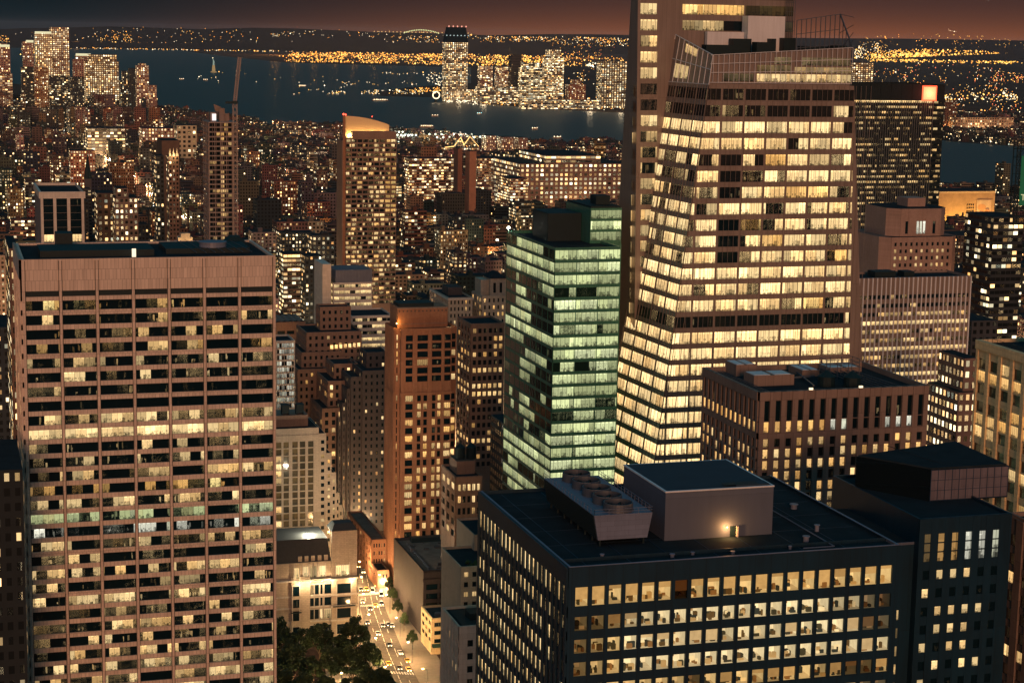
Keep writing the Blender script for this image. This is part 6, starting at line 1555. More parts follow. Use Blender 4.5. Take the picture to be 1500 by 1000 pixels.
for k in range(5): b.octa(c0 + (c1 - c0) * k / 4, Y + 8, z2 + 3, 3.4, col=(.9, .35, .25))
for k in range(7): f = k / 6; b.octa(a0 + (a1 - a0) * f, Y - 2, z1 + (z2 - z1) * .45, 2.6, col=(.35, .45, .45))
b.build('top_lamp', attr_mat('dim_glow', emit=1.6), t_)
# clock ring on the quay, statue, arched bridge, dark mound island
a = at(639, 138, Y=6900); t_ = thing('clock_ring', 'lit ring-shaped clock on a stand at the quay', 'clock', (a[0], a[1], 0))
b = MB(); n = 18
for k in range(n): b.bar((a[0] + 13 * math.cos(6.283 * k / n), a[1], a[2] - 4 + 13 * math.sin(6.283 * k / n)), (a[0] + 13 * math.cos(6.283 * (k + 1) / n), a[1], a[2] - 4 + 13 * math.sin(6.283 * (k + 1) / n)), 2.2, col=(1, .72, .4))
b.build('ring', M['lights'], t_); b = MB(); b.box(a[0] - 5, a[0] + 5, a[1] + 2, a[1] + 6, 0, a[2] - 18); b.build('stand', M['black'], t_)
Ys = 9500.0; a = at(313, 106, Z=2); k_ = Ys / a[1]; sx = a[0] * 1.0; sy = a[1]
H = at(313, 85, Y=sy)[2]
t_ = thing('harbour_statue', 'small glowing statue with a raised arm on a stone pedestal out in the harbour', 'statue', (sx, sy, 0))
S = H / 93.0
b = MB(); b.box(sx - 15 * S, sx + 15 * S, sy - 30, sy + 30, .7, 6 * S); b.hexa([(sx - 10 * S, sy - 10 * S, 9 * S), (sx + 10 * S, sy - 10 * S, 9 * S), (sx + 10 * S, sy + 10 * S, 9 * S), (sx - 10 * S, sy + 10 * S, 9 * S), (sx - 7 * S, sy - 7 * S, 47 * S), (sx + 7 * S, sy - 7 * S, 47 * S), (sx + 7 * S, sy + 7 * S, 47 * S), (sx - 7 * S, sy + 7 * S, 47 * S)]); b.build('pedestal', attr_mat('self_lit_stone', emit=.35), t_)  # emission painted on the pedestal in place of floodlights
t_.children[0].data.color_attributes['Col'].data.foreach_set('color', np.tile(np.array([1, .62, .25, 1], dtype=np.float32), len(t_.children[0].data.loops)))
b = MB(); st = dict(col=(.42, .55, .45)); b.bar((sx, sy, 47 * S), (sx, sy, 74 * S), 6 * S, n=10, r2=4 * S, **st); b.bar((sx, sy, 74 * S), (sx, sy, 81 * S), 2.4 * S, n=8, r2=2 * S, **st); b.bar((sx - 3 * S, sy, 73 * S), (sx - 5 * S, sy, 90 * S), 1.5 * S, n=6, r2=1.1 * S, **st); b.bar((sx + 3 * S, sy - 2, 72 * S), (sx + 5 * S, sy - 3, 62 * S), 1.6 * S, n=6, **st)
b.build('figure', attr_mat('self_lit_copper', emit=.6), t_); b = MB(); b.octa(sx - 5 * S, sy, 92 * S, 3.2 * S, col=(1, .8, .45)); b.build('torch', M['lights'], t_)  # figure glows by emission too, no floodlight shines on it
Yb = 24000.0
t_ = thing('arch_bridge', 'tiny lit steel arch bridge on the horizon left of the tapered tower', 'bridge', (xat(618, Yb, 50), Yb, 0))
b = MB(); n = 20; xa, xb = xat(592, Yb, 60), xat(642, Yb, 60); zd = at(618, 48.6, Y=Yb)[2]; zt = at(618, 44.2, Y=Yb)[2]; P = [(xa + (xb - xa) * k / n, Yb, zd + (zt - zd) * (1 - (2 * k / n - 1) ** 2)) for k in range(n + 1)]
for p, q in zip(P, P[1:]): b.bar(p, q, 4)
b.bar((xa - 500, Yb, zd), (xb + 500, Yb, zd), 5)
for p in P[1:-1:2]: b.bar((p[0], Yb, zd), p, 2)
b.build('arch', M['steel'], t_); b = MB()
for p in P: b.octa(p[0], Yb - 8, p[2], 9, col=(.75, .8, .35))
for k in range(26): b.octa(xa - 400 + (xb - xa + 800) * k / 25, Yb - 8, zd + 8, 7, col=(1, .6, .2))
b.build('bridge_lamps', attr_mat('bridge_glow', emit=1.6), t_)
# ---- sports piers with floodlights
def pier(lab, u0, u1, v, n, h, col):
    a, c = at(u0, v, Z=3), at(u1, v, Z=3); t_ = thing('sports_pier', lab, 'pier', (a[0], a[1], 0))
    b = MB(); b.box(a[0], c[0], a[1], a[1] + 130, 0.7, 6); b.build('deck', plain_mat('turf', (.10, .16, .07), .9), t_)
    b = MB(); q = MB()
    for k in range(n):
        x = a[0] + (c[0] - a[0]) * k / max(1, n - 1)
        for y in (a[1], a[1] + 130): q.bar((x, y, 6), (x, y, 6 + h), .5); b.octa(x, y - 1, 6 + h, 2.6, col=col)
    q.build('mast', M['steel'], t_); b.build('floodlight', M['lights'], t_)
    for k in range(3): lamp('pier_light', (a[0] + (c[0] - a[0]) * (.2 + .3 * k), a[1] + 50, 26), 160000, (.95, 1, .7), 3, t_)
pier('floodlit green sports pier right of the crowned apartment tower', 582, 609, 214, 6, 22, (1, 1, .75))
pier('second white-lit pier further right along the river', 640, 712, 212, 9, 14, (.9, .95, .7))
a0, a1 = at(652, 222, Z=8), at(702, 222, Z=8)
t_ = thing('market_hall', 'low waterfront hall edged with golden zigzag string lights', 'building', (a0[0], a0[1], 0))
b = MB(); cbody(b, a0[0], a1[0], a0[1], a0[1] + 30, 0, 16, TN, 5.0, .8, 6, 5); b.build('wall', [M['city'], M['roof']], t_); b = MB()
w = a1[0] - a0[0]; zz = [(.0, 17), (.25, 19), (.45, 38), (.55, 22), (.72, 40), (1, 17)]
for (f, z), (f2, z2) in zip(zz, zz[1:]):
    for k in range(9): b.octa(a0[0] + w * (f + (f2 - f) * k / 9), a0[1] - 1, z + (z2 - z) * k / 9, 1.15, col=(1, .6, .2))
b.build('string_lights', M['lights'], t_); b = MB()
for (f, z), (f2, z2) in zip(zz, zz[1:]): b.bar((a0[0] + w * f, a0[1] - .5, z), (a0[0] + w * f2, a0[1] - .5, z2), .25)
b.build('roof_truss', M['steel'], t_)

# ================================================================== the blocks between: 300 single buildings, the rest as one mass
random.seed(111)
for ob in list(COL.objects):
    if ob.parent is None and ob.type == 'EMPTY' and ob.children:
        xs = [ob['_o'][i] + c for i in (0,) for ch in ob.children if ch.name.startswith('wall') for c in (min(v.co.x for v in ch.data.vertices), max(v.co.x for v in ch.data.vertices))]
        if xs:
            wl_ = [ch for ch in ob.children if ch.name.startswith('wall')][0]; co = np.array([v.co[:] for v in wl_.data.vertices]) + np.array(ob['_o'])
            RECTS.append((co[:, 0].min(), co[:, 0].max(), co[:, 1].min(), co[:, 1].max(), co[:, 2].max()))
PAL = [((.17, .085, .07), 'red-brick'), ((.10, .06, .055), 'dark red'), ((.20, .135, .11), 'tan'), ((.09, .085, .09), 'grey'), ((.045, .05, .055), 'charcoal'), ((.27, .22, .19), 'cream'), ((.24, .115, .075), 'orange-brown'), ((.025, .04, .05), 'blue-black'), ((.03, .045, .055), 'dark teal'), ((.055, .055, .06), 'dark grey')]
F = []
PROT = [(1374, 1460, 318, 2190), (748, 918, 297, 2440), (670, 699, 284, 2320), (598, 669, 282, 2490), (699, 743, 262, 2590), (712, 774, 222, 3890), (580, 715, 216, 4100), (650, 705, 222, 3900), (257, 289, 207, 3590), (126, 259, 207, 3640), (102, 140, 256, 2490), (247, 263, 285, 1640), (236, 264, 235, 1690), (-10, 231, 158, 5240), (296, 350, 345, 1430), (501, 582, 438, 1470), (34, 124, 340, 1030), (140, 205, 345, 1270), (414, 473, 420, 1470), (1290, 1410, 398, 960), (1255, 1386, 400, 1220), (1403, 1453, 392, 1890)]
def clash(x0, x1, y0, y1):
    return any(x0 < r[1] + 3 and x1 > r[0] - 3 and y0 < r[3] + 3 and y1 > r[2] - 3 for r in RECTS)
yb_ = 980.0
while yb_ < 5900:
    for half in (0, 1):
        y0 = yb_ + half * 31; dep = rnd(24, 29.5)
        xl, xr_ = y0 * -.03 - 60, y0 * .66 + 60
        x = math.floor(xl / 275) * 275
        while x < xr_:
            ave = (x % 275)
            if ave < 26: x += 26 - ave; continue
            w = rnd(13, 34) if y0 > 1500 else rnd(16, 40)
            w = min(w, 275 - ave + .01) if 275 - ave > 9 else 275 - ave + .01
            x0, x1 = x, x + w - .6; x += w
            if w < 8 or x1 < xl or x0 > xr_: continue
            if random.random() < .05: continue
            if inwater(x0, y0) or inwater(x1, y0 + dep) or inwater((x0 + x1) / 2, y0 + 60) or clash(x0, x1, y0, y0 + dep): continue
            a = proj(((x0 + x1) / 2, y0, 20))
            if not -40 < a[0] < 1540: continue
            r = random.random()
            if y0 < 1500: h = rnd(16, 42)
            elif y0 < 2700: h = rnd(14, 38) if r < .86 else rnd(40, 74)
            elif y0 < 4300: h = rnd(12, 30) if r < .90 else rnd(32, 58)
            else: h = rnd(14, 34) if r < .75 else rnd(36, 80)
            if a[0] < 480 and 1300 < y0 < 2600 and r > .90: h = rnd(50, 88)
            if a[0] > 1150 and y0 < 2300: h = min(h, 40)
            if y0 > 3600 and a[0] > 235: h = min(h, rnd(12, 26))
            ua, ub = proj((x0, y0 + dep, h))[0] - 2, proj((x1, y0, h))[0] + 2; ok = True
            for (pu0, pu1, pv, pY) in PROT:
                if y0 < pY and ua < pu1 and ub > pu0 and proj((x0, y0, h))[1] < pv:
                    h = min(h, at((ua + ub) / 2, pv, Y=y0)[2])
            if h < 7: continue
            r2_ = random.random(); top = proj(((x0 + x1) / 2, y0, h))
            F.append([x0, x1, y0, y0 + dep, h, random.choice(PAL), (rnd(.0, .08) if r2_ < .38 else rnd(.08, .28) if r2_ < .82 else rnd(.28, .6)), a[0], (top[1] + a[1]) / 2, 0])
    yb_ += 80
print('fillers', len(F))
# how much of each shows: paint boxes far to near into a small id picture
Wd, Hd = 750, 500
idb = np.full((Hd, Wd), -1, dtype=np.int32)
def paint(x0, x1, y0, y1, h, idn):
    for P in ([(x0, y0, 0), (x1, y0, 0), (x1, y0, h), (x0, y0, h)], [(x0, y1, 0), (x0, y0, 0), (x0, y0, h), (x0, y1, h)], [(x0, y0, h), (x1, y0, h), (x1, y1, h), (x0, y1, h)]):
        q = [proj(p) for p in P]
        if any(a[2] < 5 for a in q): continue
        q = [(a[0] / 2, a[1] / 2) for a in q]
        ux, uy = [a[0] for a in q], [a[1] for a in q]
        i0, i1 = max(0, int(min(ux))), min(Wd, int(max(ux)) + 1); j0, j1 = max(0, int(min(uy))), min(Hd, int(max(uy)) + 1)
        if i1 <= i0 or j1 <= j0: continue
        gx, gy = np.meshgrid(np.arange(i0, i1) + .5, np.arange(j0, j1) + .5)
        pos = np.ones(gx.shape, bool); neg = np.ones(gx.shape, bool)
        for (ax, ay), (bx, by) in zip(q, q[1:] + q[:1]):
            s = (bx - ax) * (gy - ay) - (by - ay) * (gx - ax); pos &= s >= 0; neg &= s <= 0
        sub = idb[j0:j1, i0:i1]; sub[pos | neg] = idn
allb = [(f[2], f[:5], i) for i, f in enumerate(F)] + [(r[2], r, -2) for r in RECTS]
for _, r, i in sorted(allb, key=lambda a: -a[0]): paint(*r[:5], i)
cnt = np.bincount(idb[idb >= 0].ravel(), minlength=len(F))
order = sorted(range(len(F)), key=lambda i: -cnt[i])
single = [i for i in order[:300] if cnt[i] > 0]
vis = {i: (np.argwhere(idb == i).mean(axis=0)[::-1] * 2) for i in single}
LM = [('crowned apartment tower', 541, 300), ('unfinished tower', 320, 250), ('white-pier tower', 78, 310), ('green glass tower', 800, 430), ('bright warehouse', 850, 265), ('thin brown shafts', 684, 250), ('grey louvre box', 518, 408), ('gold-topped block', 272, 305), ('dark striped tower', 1318, 250), ('stepped stone block', 1350, 340), ('windowless brown block', 250, 225), ('brick tower crown', 618, 462), ('palazzo pavilion', 725, 415), ('salmon apartment slab', 121, 240), ('red brick range', 634, 255), ('sports piers', 640, 205), ('ochre billboard hall', 1420, 300), ('golden grid tower', 150, 120), ('floodlit cream block', 273, 195), ('vaulted hall', 425, 400)]
ORD = ['', 'second ', 'third ', 'fourth ', 'fifth ', 'sixth ', 'seventh ', 'eighth ', 'ninth ', 'tenth ', 'eleventh ', 'twelfth ', 'thirteenth ', 'fourteenth ', 'fifteenth ']
grp = {}
for i in single:
    f = F[i]; u, v = vis[i]
    lm = min(LM, key=lambda l: (l[1] - u) ** 2 + 1.6 * (l[2] - v) ** 2)
    dx_, dy_ = u - lm[1], v - lm[2]
    sd_ = ('left of' if dx_ < 0 else 'right of') if abs(dx_) > abs(dy_) else ('above' if dy_ < 0 else 'below')
    litw = 'nearly dark' if f[6] < .1 else 'sparsely lit' if f[6] < .3 else 'well lit' if f[6] < .48 else 'brightly lit'
    hw = 'low' if f[4] < 22 else 'mid-height' if f[4] < 42 else 'tall'
    grp.setdefault((litw, hw, f[5][1], sd_, lm[0]), []).append((math.hypot(dx_, dy_), i))
lab = {}
for (litw, hw, cn_, sd_, lmn), L_ in grp.items():
    L_.sort()
    for k, (_, i) in enumerate(L_):
        lab[i] = f'{hw} {litw} {cn_} one, {ORD[k]}nearest such block {sd_} the {lmn}'
def roofbits(x0, x1, y0, y1, h):
    w, d = x1 - x0, y1 - y0; r = []
    bx = x0 + w * rnd(.1, .5); by = y0 + d * rnd(.2, .5); r.append(('bulkhead', bx, by, min(w * .4, rnd(3, 7)), rnd(4, 8), rnd(2.5, 4.5)))
    if random.random() < .45: r.append(('tank', x0 + w * rnd(.55, .85), y0 + d * rnd(.2, .8), rnd(1.3, 2.0), 0, rnd(2.5, 3.2)))
    return r
def addparapet(b, x0, x1, y0, y1, h, c):
    k = dict(col=c, wp=(0, 0), wq=(9, 9)); b.box(x0, x1, y0 - .15, y0 + .3, h - .8, h + .9, 0, **k); b.box(x0 - .15, x0 + .3, y0 + .31, y1, h - .8, h + .9, 0, **k)
mass = MB()
sset = set(single)
for i, f in enumerate(F):
    x0, x1, y0, y1, h, (c, cn_), lit_ = f[:7]
    c = tuple(max(.01, q * rnd(.75, 1.2)) for q in c); s_ = rnd(0, 90); cw, ch = rnd(2.8, 4.2), rnd(3.3, 4.1)
    if y0 > 3000: cw *= 1.4; ch *= 1.3
    rb_ = roofbits(x0, x1, y0, y1, h)
    if i in sset:
        b = MB(); cbody(b, x0, x1, y0, y1, 0, h, c, s_, lit_, cw, ch); addparapet(b, x0, x1, y0, y1, h, c)
        o = tag(b.build('city_block', [M['city'], M['roof']], loc=((x0 + x1) / 2, (y0 + y1) / 2, 0)), lab[i], 'building', 'city blocks between the towers')
        for q in rb_:
            b = MB()
            if q[0] == 'bulkhead': b.box(q[1], q[1] + q[3], q[2], q[2] + q[4], h + .01, h + q[5], col=tuple(v * .8 for v in c)); b.build('bulkhead', M['attr'], o)
            else:
                for dx_, dy_ in ((-1, -1), (1, -1), (1, 1), (-1, 1)): b.bar((q[1] + dx_ * q[3] * .6, q[2] + dy_ * q[3] * .6, h), (q[1] + dx_ * q[3] * .6, q[2] + dy_ * q[3] * .6, h + 2.5), .12, col=(.05, .04, .04))
                b.cyl(q[1], q[2], h + 2.5, h + 2.5 + q[5], q[3], n=10, col=(.09, .06, .05)); b.cyl(q[1], q[2], h + 2.52 + q[5], h + 3.8 + q[5], q[3] * 1.1, n=10, r2=.1, col=(.06, .05, .05)); b.build('water_tank', M['attr'], o)
    else:
        cbody(mass, x0, x1, y0, y1, 0, h, c, s_, lit_, cw, ch)
        for q in rb_:
            if q[0] == 'bulkhead': mass.box(q[1], q[1] + q[3], q[2], q[2] + q[4], h + .01, h + q[5], 0, col=tuple(v * .8 for v in c), wq=(9, 9))
            else: mass.cyl(q[1], q[2], h, h + 3 + q[5], q[3], 0, 8, r2=q[3] * .5, col=(.06, .05, .05), wq=(9, 9))
tag(mass.build('city_mass', [M['city'], M['roof']], loc=(0, 3000, 0)), kind='stuff')
# street lamps deep in the city: the larger pools of light, and their glowing heads
random.seed(121)
heads = MB()
n = 0
while n < 2400:
    y = 1000 + 4300 * random.random() ** .8; x = rnd(-.03 * y, .64 * y)
    if random.random() < .6: y = 980 + round((y - 980) / 80) * 80 - 9 + rnd(-5, 5)
    else: x = round(x / 275) * 275 + rnd(3, 23)
    if inwater(x, y) or clash(x, x, y, y): continue
    n += 1
    c = random.choice([(1, .45, .12), (1, .55, .2), (1, .62, .28), (1, .82, .55), (.9, .95, .85)]); heads.octa(x, y, rnd(7, 11), rnd(.55, 1.15) * (y / 2600) ** .6, col=c)
    if n % 10 == 0: lamp('street_glow', (x, y, 9), rnd(40000, 150000), c if c[2] < .5 else (1, .6, .3), 1.0)
for _ in range(420):                                      # roof and terrace lamps
    f = random.choice(F); heads.octa(rnd(f[0], f[1]), f[2] - .5, f[4] + rnd(-3, 3), rnd(.35, .8) * (f[2] / 2600) ** .6, col=random.choice([(1, .7, .3), (1, .9, .7), (1, .5, .15)]))
tag(heads.build('street_lamp_lights', M['lights'], loc=(0, 3000, 0)), kind='stuff')
# ---- lights of the far shores
random.seed(131)
OR, YE, WW, RD = (1, .36, .05), (1, .52, .12), (1, .80, .50), (1, .22, .08)
def field(name, regs):
    b = MB()
    for (u0, v0, u1, v1, n, cols_, s0, s1, bias, tilt) in regs:
        cl = [random.random() for _k in range(max(3, int((u1 - u0) / 22)))]
        for _ in range(int(n * 1.3)):
            f = random.random() if random.random() < .35 or n < 60 else min(1, max(0, random.gauss(random.choice(cl), .05))); u = u0 + (u1 - u0) * f
            if n > 100 and min(f, 1 - f) < .12 and random.random() > min(f, 1 - f) / .12: continue
            r = random.random() ** bias; v = v1 + (v0 - v1) * r * (.45 + .55 * math.sin(3.14 * min(1, max(0, f))) ** .5) + tilt * (f - .5)
            hor = 50 + (u - 750) * .018
            if v > hor + 1.5: p = at(u, v, Z=6.0)
            else: p = at(u, v, Y=24000.0)
            if p[1] > 24500: p = at(u, v, Y=24000.0)
            d = math.dist(p, (0, 0, CAM_Z)); s = d / FPX * rnd(s0, s1) * 1.3 * (1.6 if random.random() < .04 else 1)
            k = rnd(.4, 1.0) * (2.6 if random.random() < .08 else 1); c = random.choice(cols_); b.octa(p[0], p[1], max(p[2], 3) , s, col=tuple(q * k for q in c))
    tag(b.build(name, M['lights'], loc=(0, 12000, 0)), kind='stuff')
field('bay_shore_lights', [(98, 62, 460, 74, 260, [OR, YE, WW], .3, .6, 1.6, 5), (100, 69, 420, 73.5, 170, [YE, WW, OR], .35, .65, 1, 6), (0, 40, 430, 62, 85, [YE, WW, OR], .3, .55, 1, 0), (140, 50, 210, 66, 60, [OR, YE], .3, .55, 1, 0), (0, 52, 14, 66, 20, [OR, YE], .3, .6, 1, 0), (30, 66, 50, 80, 25, [OR, YE], .4, .7, 1, 0), (420, 38, 440, 44, 1, [RD], .3, .5, 1, 0)])
field('port_lights', [(405, 74, 660, 92, 520, [OR, YE, OR], .35, .75, 1.3, 3), (405, 78, 660, 84, 170, [YE, OR], .45, .9, 1, 2), (560, 76, 935, 96, 520, [OR, YE, OR, YE], .4, .85, 1.2, 4), (690, 80, 810, 95, 170, [YE, (1, .48, .06)], .5, 1.0, 1, 0), (560, 52, 935, 66, 330, [OR, YE, WW], .3, .6, 1.3, 4), (700, 54, 935, 60, 110, [YE, OR, WW], .35, .7, 1, 3), (400, 44, 700, 56, 70, [YE, OR, WW], .28, .5, 1, 3), (540, 62, 940, 80, 110, [OR, YE, RD], .3, .55, 1, 3), (860, 92, 885, 98, 26, [WW, (1, .9, .6)], .7, 1.3, 1, 0), (830, 100, 925, 125, 60, [YE, OR, WW], .35, .6, 1, 0)])
field('west_shore_lights', [(1252, 72, 1500, 92, 640, [YE, OR, (1, .45, .05)], .45, .95, 1.1, 4), (1252, 78, 1500, 90, 420, [YE, (1, .55, .1)], .55, 1.1, 1, 3), (1252, 62, 1310, 86, 90, [YE, WW], .4, .8, 1, 0), (1252, 50, 1500, 72, 70, [OR, YE], .3, .55, .6, 5), (1252, 92, 1500, 135, 200, [OR, YE, WW, RD], .3, .65, 1, 2), (1455, 104, 1500, 120, 50, [OR, RD, YE], .35, .6, 1, 3), (1385, 134, 1490, 146, 75, [WW, YE], .5, 1.0, 1, 0), (1385, 120, 1500, 200, 220, [OR, YE, WW, RD], .3, .65, 1, 0), (1395, 160, 1500, 182, 100, [WW, YE, OR], .45, .95, 1, 0), (1385, 198, 1470, 207, 34, [WW], .4, .65, 1, 3)])
field('quay_lights', [(650, 142, 700, 151, 90, [WW, (1, .85, .6)], .35, .7, 1, 2), (690, 140, 920, 158, 300, [WW, YE, WW, OR], .3, .6, .8, 9), (755, 152, 830, 157, 60, [WW], .4, .7, 1, 1), (530, 131, 640, 138, 75, [WW, YE], .35, .65, 1, 0), (600, 128, 655, 134, 55, [YE, OR], .4, .7, 1, -2), (560, 106, 690, 110, 26, [WW, YE], .3, .6, 1, 3), (625, 110, 655, 124, 34, [WW], .4, .7, 1, 12), (490, 118, 620, 125, 18, [YE, WW], .35, .6, 1, 0), (415, 106, 505, 140, 16, [WW, YE], .3, .6, 1, 0), (480, 133, 506, 138, 22, [WW, YE], .35, .6, 1, 0), (280, 103, 420, 122, 14, [WW, YE], .28, .5, 1, 3)])

for (u, v, k) in [(u, 85 + (u - 660) * .01, 1) for u in range(425, 930, 30)] + [(u, 82 + (u - 1370) * .02, 1.3) for u in range(1265, 1500, 26)] + [(u, 71, .25) for u in range(120, 420, 40)] + [(1410, 141, .25), (1450, 141, .25), (1430, 170, .2), (1470, 172, .2)]:
    p = at(u, v, Z=0); lamp('shore_glow', (p[0], p[1] + 900, 80), 3.0e6 * k, (1, .40, .09), 30)
for (u, v) in ((668, 149), (705, 152), (760, 157), (810, 158), (860, 162), (905, 163)):
    p = at(u, v, Z=0); lamp('quay_glow', (p[0], p[1] - 30, 30), 5e4, (1, .75, .45), 8)
# ================================================================== boats, aeroplane
random.seed(141)
boats = []
for n, (u, v, L_, lb) in enumerate(((557, 148, 70, 'long lit ferry on the harbour left of the tapered tower'), (625, 187, 45, 'lit ferry on the river above the sports piers'), (637, 171, 24, 'small white-lit boat below the ring clock'), (816, 203, 24, 'small pale boat on the river left of the faceted tower'), (702, 168, 18, 'small boat with a teal light below the quay'), (783, 190, 20, 'dim boat in the middle of the river'), (443, 127, 40, 'lit moored boat beside the harbour island'), (266, 117, 26, 'left of two small lit boats on the dark harbour'), (301, 118, 26, 'right of two small lit boats on the dark harbour'))):
    a = at(u, v, Z=.7); t_ = thing('ferry' if L_ > 30 else 'boat', lb, 'boat', (a[0], a[1], .7), 'boats on the water')
    dx_, dy_ = L_ / 2, L_ / 9
    b = MB(); b.hexa([(a[0] - dx_ * .85, a[1] - dy_ * .7, .7), (a[0] + dx_ * .85, a[1] - dy_ * .7, .7), (a[0] + dx_ * .85, a[1] + dy_ * .7, .7), (a[0] - dx_ * .85, a[1] + dy_ * .7, .7), (a[0] - dx_, a[1] - dy_, 3.5), (a[0] + dx_, a[1] - dy_, 3.5), (a[0] + dx_, a[1] + dy_, 3.5), (a[0] - dx_, a[1] + dy_, 3.5)]); b.build('hull', M['brick_tan'], t_)
    b = MB(); cbody(b, a[0] - dx_ * .75, a[0] + dx_ * .6, a[1] - dy_ * .7, a[1] + dy_ * .7, 3.5, 8 if L_ > 30 else 6.5, WH, 3.0 + n, 1.4, 2.6, 2.4); b.build('cabin', [M['city'], M['roof']], t_)
    b = MB(); 
    for k in range(3 if L_ < 30 else 7): b.octa(a[0] - dx_ * .7 + dx_ * 1.4 * k / (2 if L_ < 30 else 6), a[1] - dy_, 6.2, .8 + a[1] / 9000, col=(.25, .7, .75) if 'teal' in lb else (.9, .7, .45))
    b.build('deck_lamp', M['lights'], t_)
a = at(1396, 46, Y=7600.0)
t_ = thing('aeroplane', 'small jet aeroplane in the brown sky at the upper right', 'aeroplane', a)
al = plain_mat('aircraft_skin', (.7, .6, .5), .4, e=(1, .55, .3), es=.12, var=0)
b = MB(); D_ = Vector((.97, -.1, -.13)).normalized(); A_ = Vector(a); b.bar(A_ - D_ * 17, A_ + D_ * 15, 1.9, n=10); b.bar(A_ + D_ * 15, A_ + D_ * 19, 1.9, n=10, r2=.5); b.bar(A_ - D_ * 23, A_ - D_ * 17, .5, n=10, r2=1.9); b.build('fuselage', al, t_)
b = MB()
for s in (-1, 1):
    r_ = Vector((0.1, s, .05)); b.face([A_ + D_ * 4, A_ - D_ * 3, A_ - D_ * 9 + r_ * 18, A_ - D_ * 6 + r_ * 18]); b.face([A_ + D_ * 4 + Vector((0, 0, -.5)), A_ - D_ * 6 + r_ * 18 + Vector((0, 0, -.2)), A_ - D_ * 9 + r_ * 18 + Vector((0, 0, -.2)), A_ - D_ * 3 + Vector((0, 0, -.5))])
b.build('wing', al, t_)
b = MB(); b.face([A_ - D_ * 16, A_ - D_ * 22, A_ - D_ * 24 + Vector((0, 0, 8)), A_ - D_ * 21 + Vector((0, 0, 8))]); b.build('tail_fin', al, t_)
b = MB(); b.octa(*(A_ + D_ * 5 + Vector((0, -2.2, -.5))), 2.2, col=(1, .75, .5)); b.octa(*(A_ - D_ * 15 + Vector((0, -2, 0))), 1.4, col=(1, .6, .35)); b.build('landing_lamp', M['lights'], t_)

# ================================================================== the avenue: cars, lamps, trees
random.seed(151)
def onroad(sv, k):                                     # sv metres-free position 0..1 along, k across
    n = len(PL) - 1; f = sv * n; i = min(n - 1, int(f)); r = f - i
    p, q = lerp(PL[i], PL[i + 1], r), lerp(PR[i], PR[i + 1], r); c = lerp(p, q, k)
    p2, q2 = lerp(PL[i], PL[i + 1], r + .05), lerp(PR[i], PR[i + 1], r + .05); c2 = lerp(p2, q2, k)
    return c, math.atan2(-(c2[0] - c[0]), c2[1] - c[1])
GL = plain_mat('car_glass', (.01, .012, .015), .08, .5, var=0)
TY = plain_mat('tyre', (.02, .02, .02), .9, var=0)
HL = plain_mat('headlight_glow', (.9, .9, .8), e=(1, .82, .50), es=10, var=0)
RL = plain_mat('tail_glow', (.5, .02, .02), e=(1, .08, .03), es=5, var=0)
def car_proto(paint, kind):
    t_ = bpy.data.objects.new('car', None); t_['_o'] = (0, 0, 0); t_.empty_display_size = 1
    w, l, h = .92, 2.35, (1.45 if kind == 'sedan' else 2.1)
    b = MB()
    pr = [(-l, .35), (-l, .85), (-l * .62, .98), (l * .95, .95), (l, .8), (l, .35)] if kind == 'sedan' else [(-l, .35), (-l, .9), (-l * .85, 1.0), (l * .97, 1.0), (l, .9), (l, .35)]
    n = len(pr)
    for s in (-1, 1):
        q = [(s * w, y, z) for y, z in pr]; b.face(q if s < 0 else q[::-1])
    for (y, z), (y2, z2) in zip(pr, pr[1:] + pr[:1]): b.face([(-w, y, z), (w, y, z), (w, y2, z2), (-w, y2, z2)])
    ya, yb, yc, yd = (-l * .5, -l * .2, l * .35, l * .7) if kind == 'sedan' else (-l * .75, -l * .5, l * .85, l * .93)
    b.hexa([(-w * .75, yb, h - .06), (w * .75, yb, h - .06), (w * .75, yc, h - .06), (-w * .75, yc, h - .06), (-w * .75, yb, h), (w * .75, yb, h), (w * .75, yc, h), (-w * .75, yc, h)])
    parts = [('body', b, paint)]
    b = MB(); b.hexa([(-w * .93, ya, .95), (w * .93, ya, .95), (w * .93, yd, .95), (-w * .93, yd, .95), (-w * .75, yb, h - .065), (w * .75, yb, h - .065), (w * .75, yc, h - .065), (-w * .75, yc, h - .065)]); parts.append(('window', b, GL))
    for sx_ in (-1, 1):
        for y in (-l * .6, l * .6): b = MB(); b.bar((sx_ * w - .12 * sx_, y, .33), (sx_ * w + .06 * sx_, y, .33), .33, n=10); parts.append(('wheel', b, TY))
        b = MB(); b.box(sx_ * .62 - .2, sx_ * .62 + .2, -l - .06, -l - .01, .58, .80); parts.append(('headlight', b, HL))
        b = MB(); b.box(sx_ * .66 - .18, sx_ * .66 + .18, l + .01, l + .05, .62, .82); parts.append(('taillight', b, RL))
    COL.objects.link(t_)
    for nm, b, m_ in parts: b.build(nm, m_, t_)
    return t_
protos = [car_proto(plain_mat(n_, c_, .35, .5, var=.05), kd) for n_, c_, kd in (('taxi_yellow', (.75, .42, .03), 'sedan'), ('car_white', (.7, .68, .65), 'sedan'), ('car_black', (.02, .02, .022), 'sedan'), ('car_silver', (.35, .35, .36), 'sedan'), ('van_white', (.65, .62, .58), 'van'))]
pn = ['yellow taxi', 'white saloon car', 'black saloon car', 'silver saloon car', 'white van']
used = set(); seen = {}
def copy_thing(o):
    c = o.copy(); COL.objects.link(c)
    for ch in o.children: d = ch.copy(); COL.objects.link(d); d.parent = c
    return c
lanes = [(.18, 'left lane'), (.36, 'second lane'), (.54, 'third lane'), (.71, 'right lane'), (.775, 'right kerb')]
spots = []
for li, (k, ln) in enumerate(lanes):
    sv = rnd(.02, .06)
    while sv < .95: spots.append((sv, k, ln)); sv += rnd(.06, .15) if li < 4 else rnd(.06, .16)
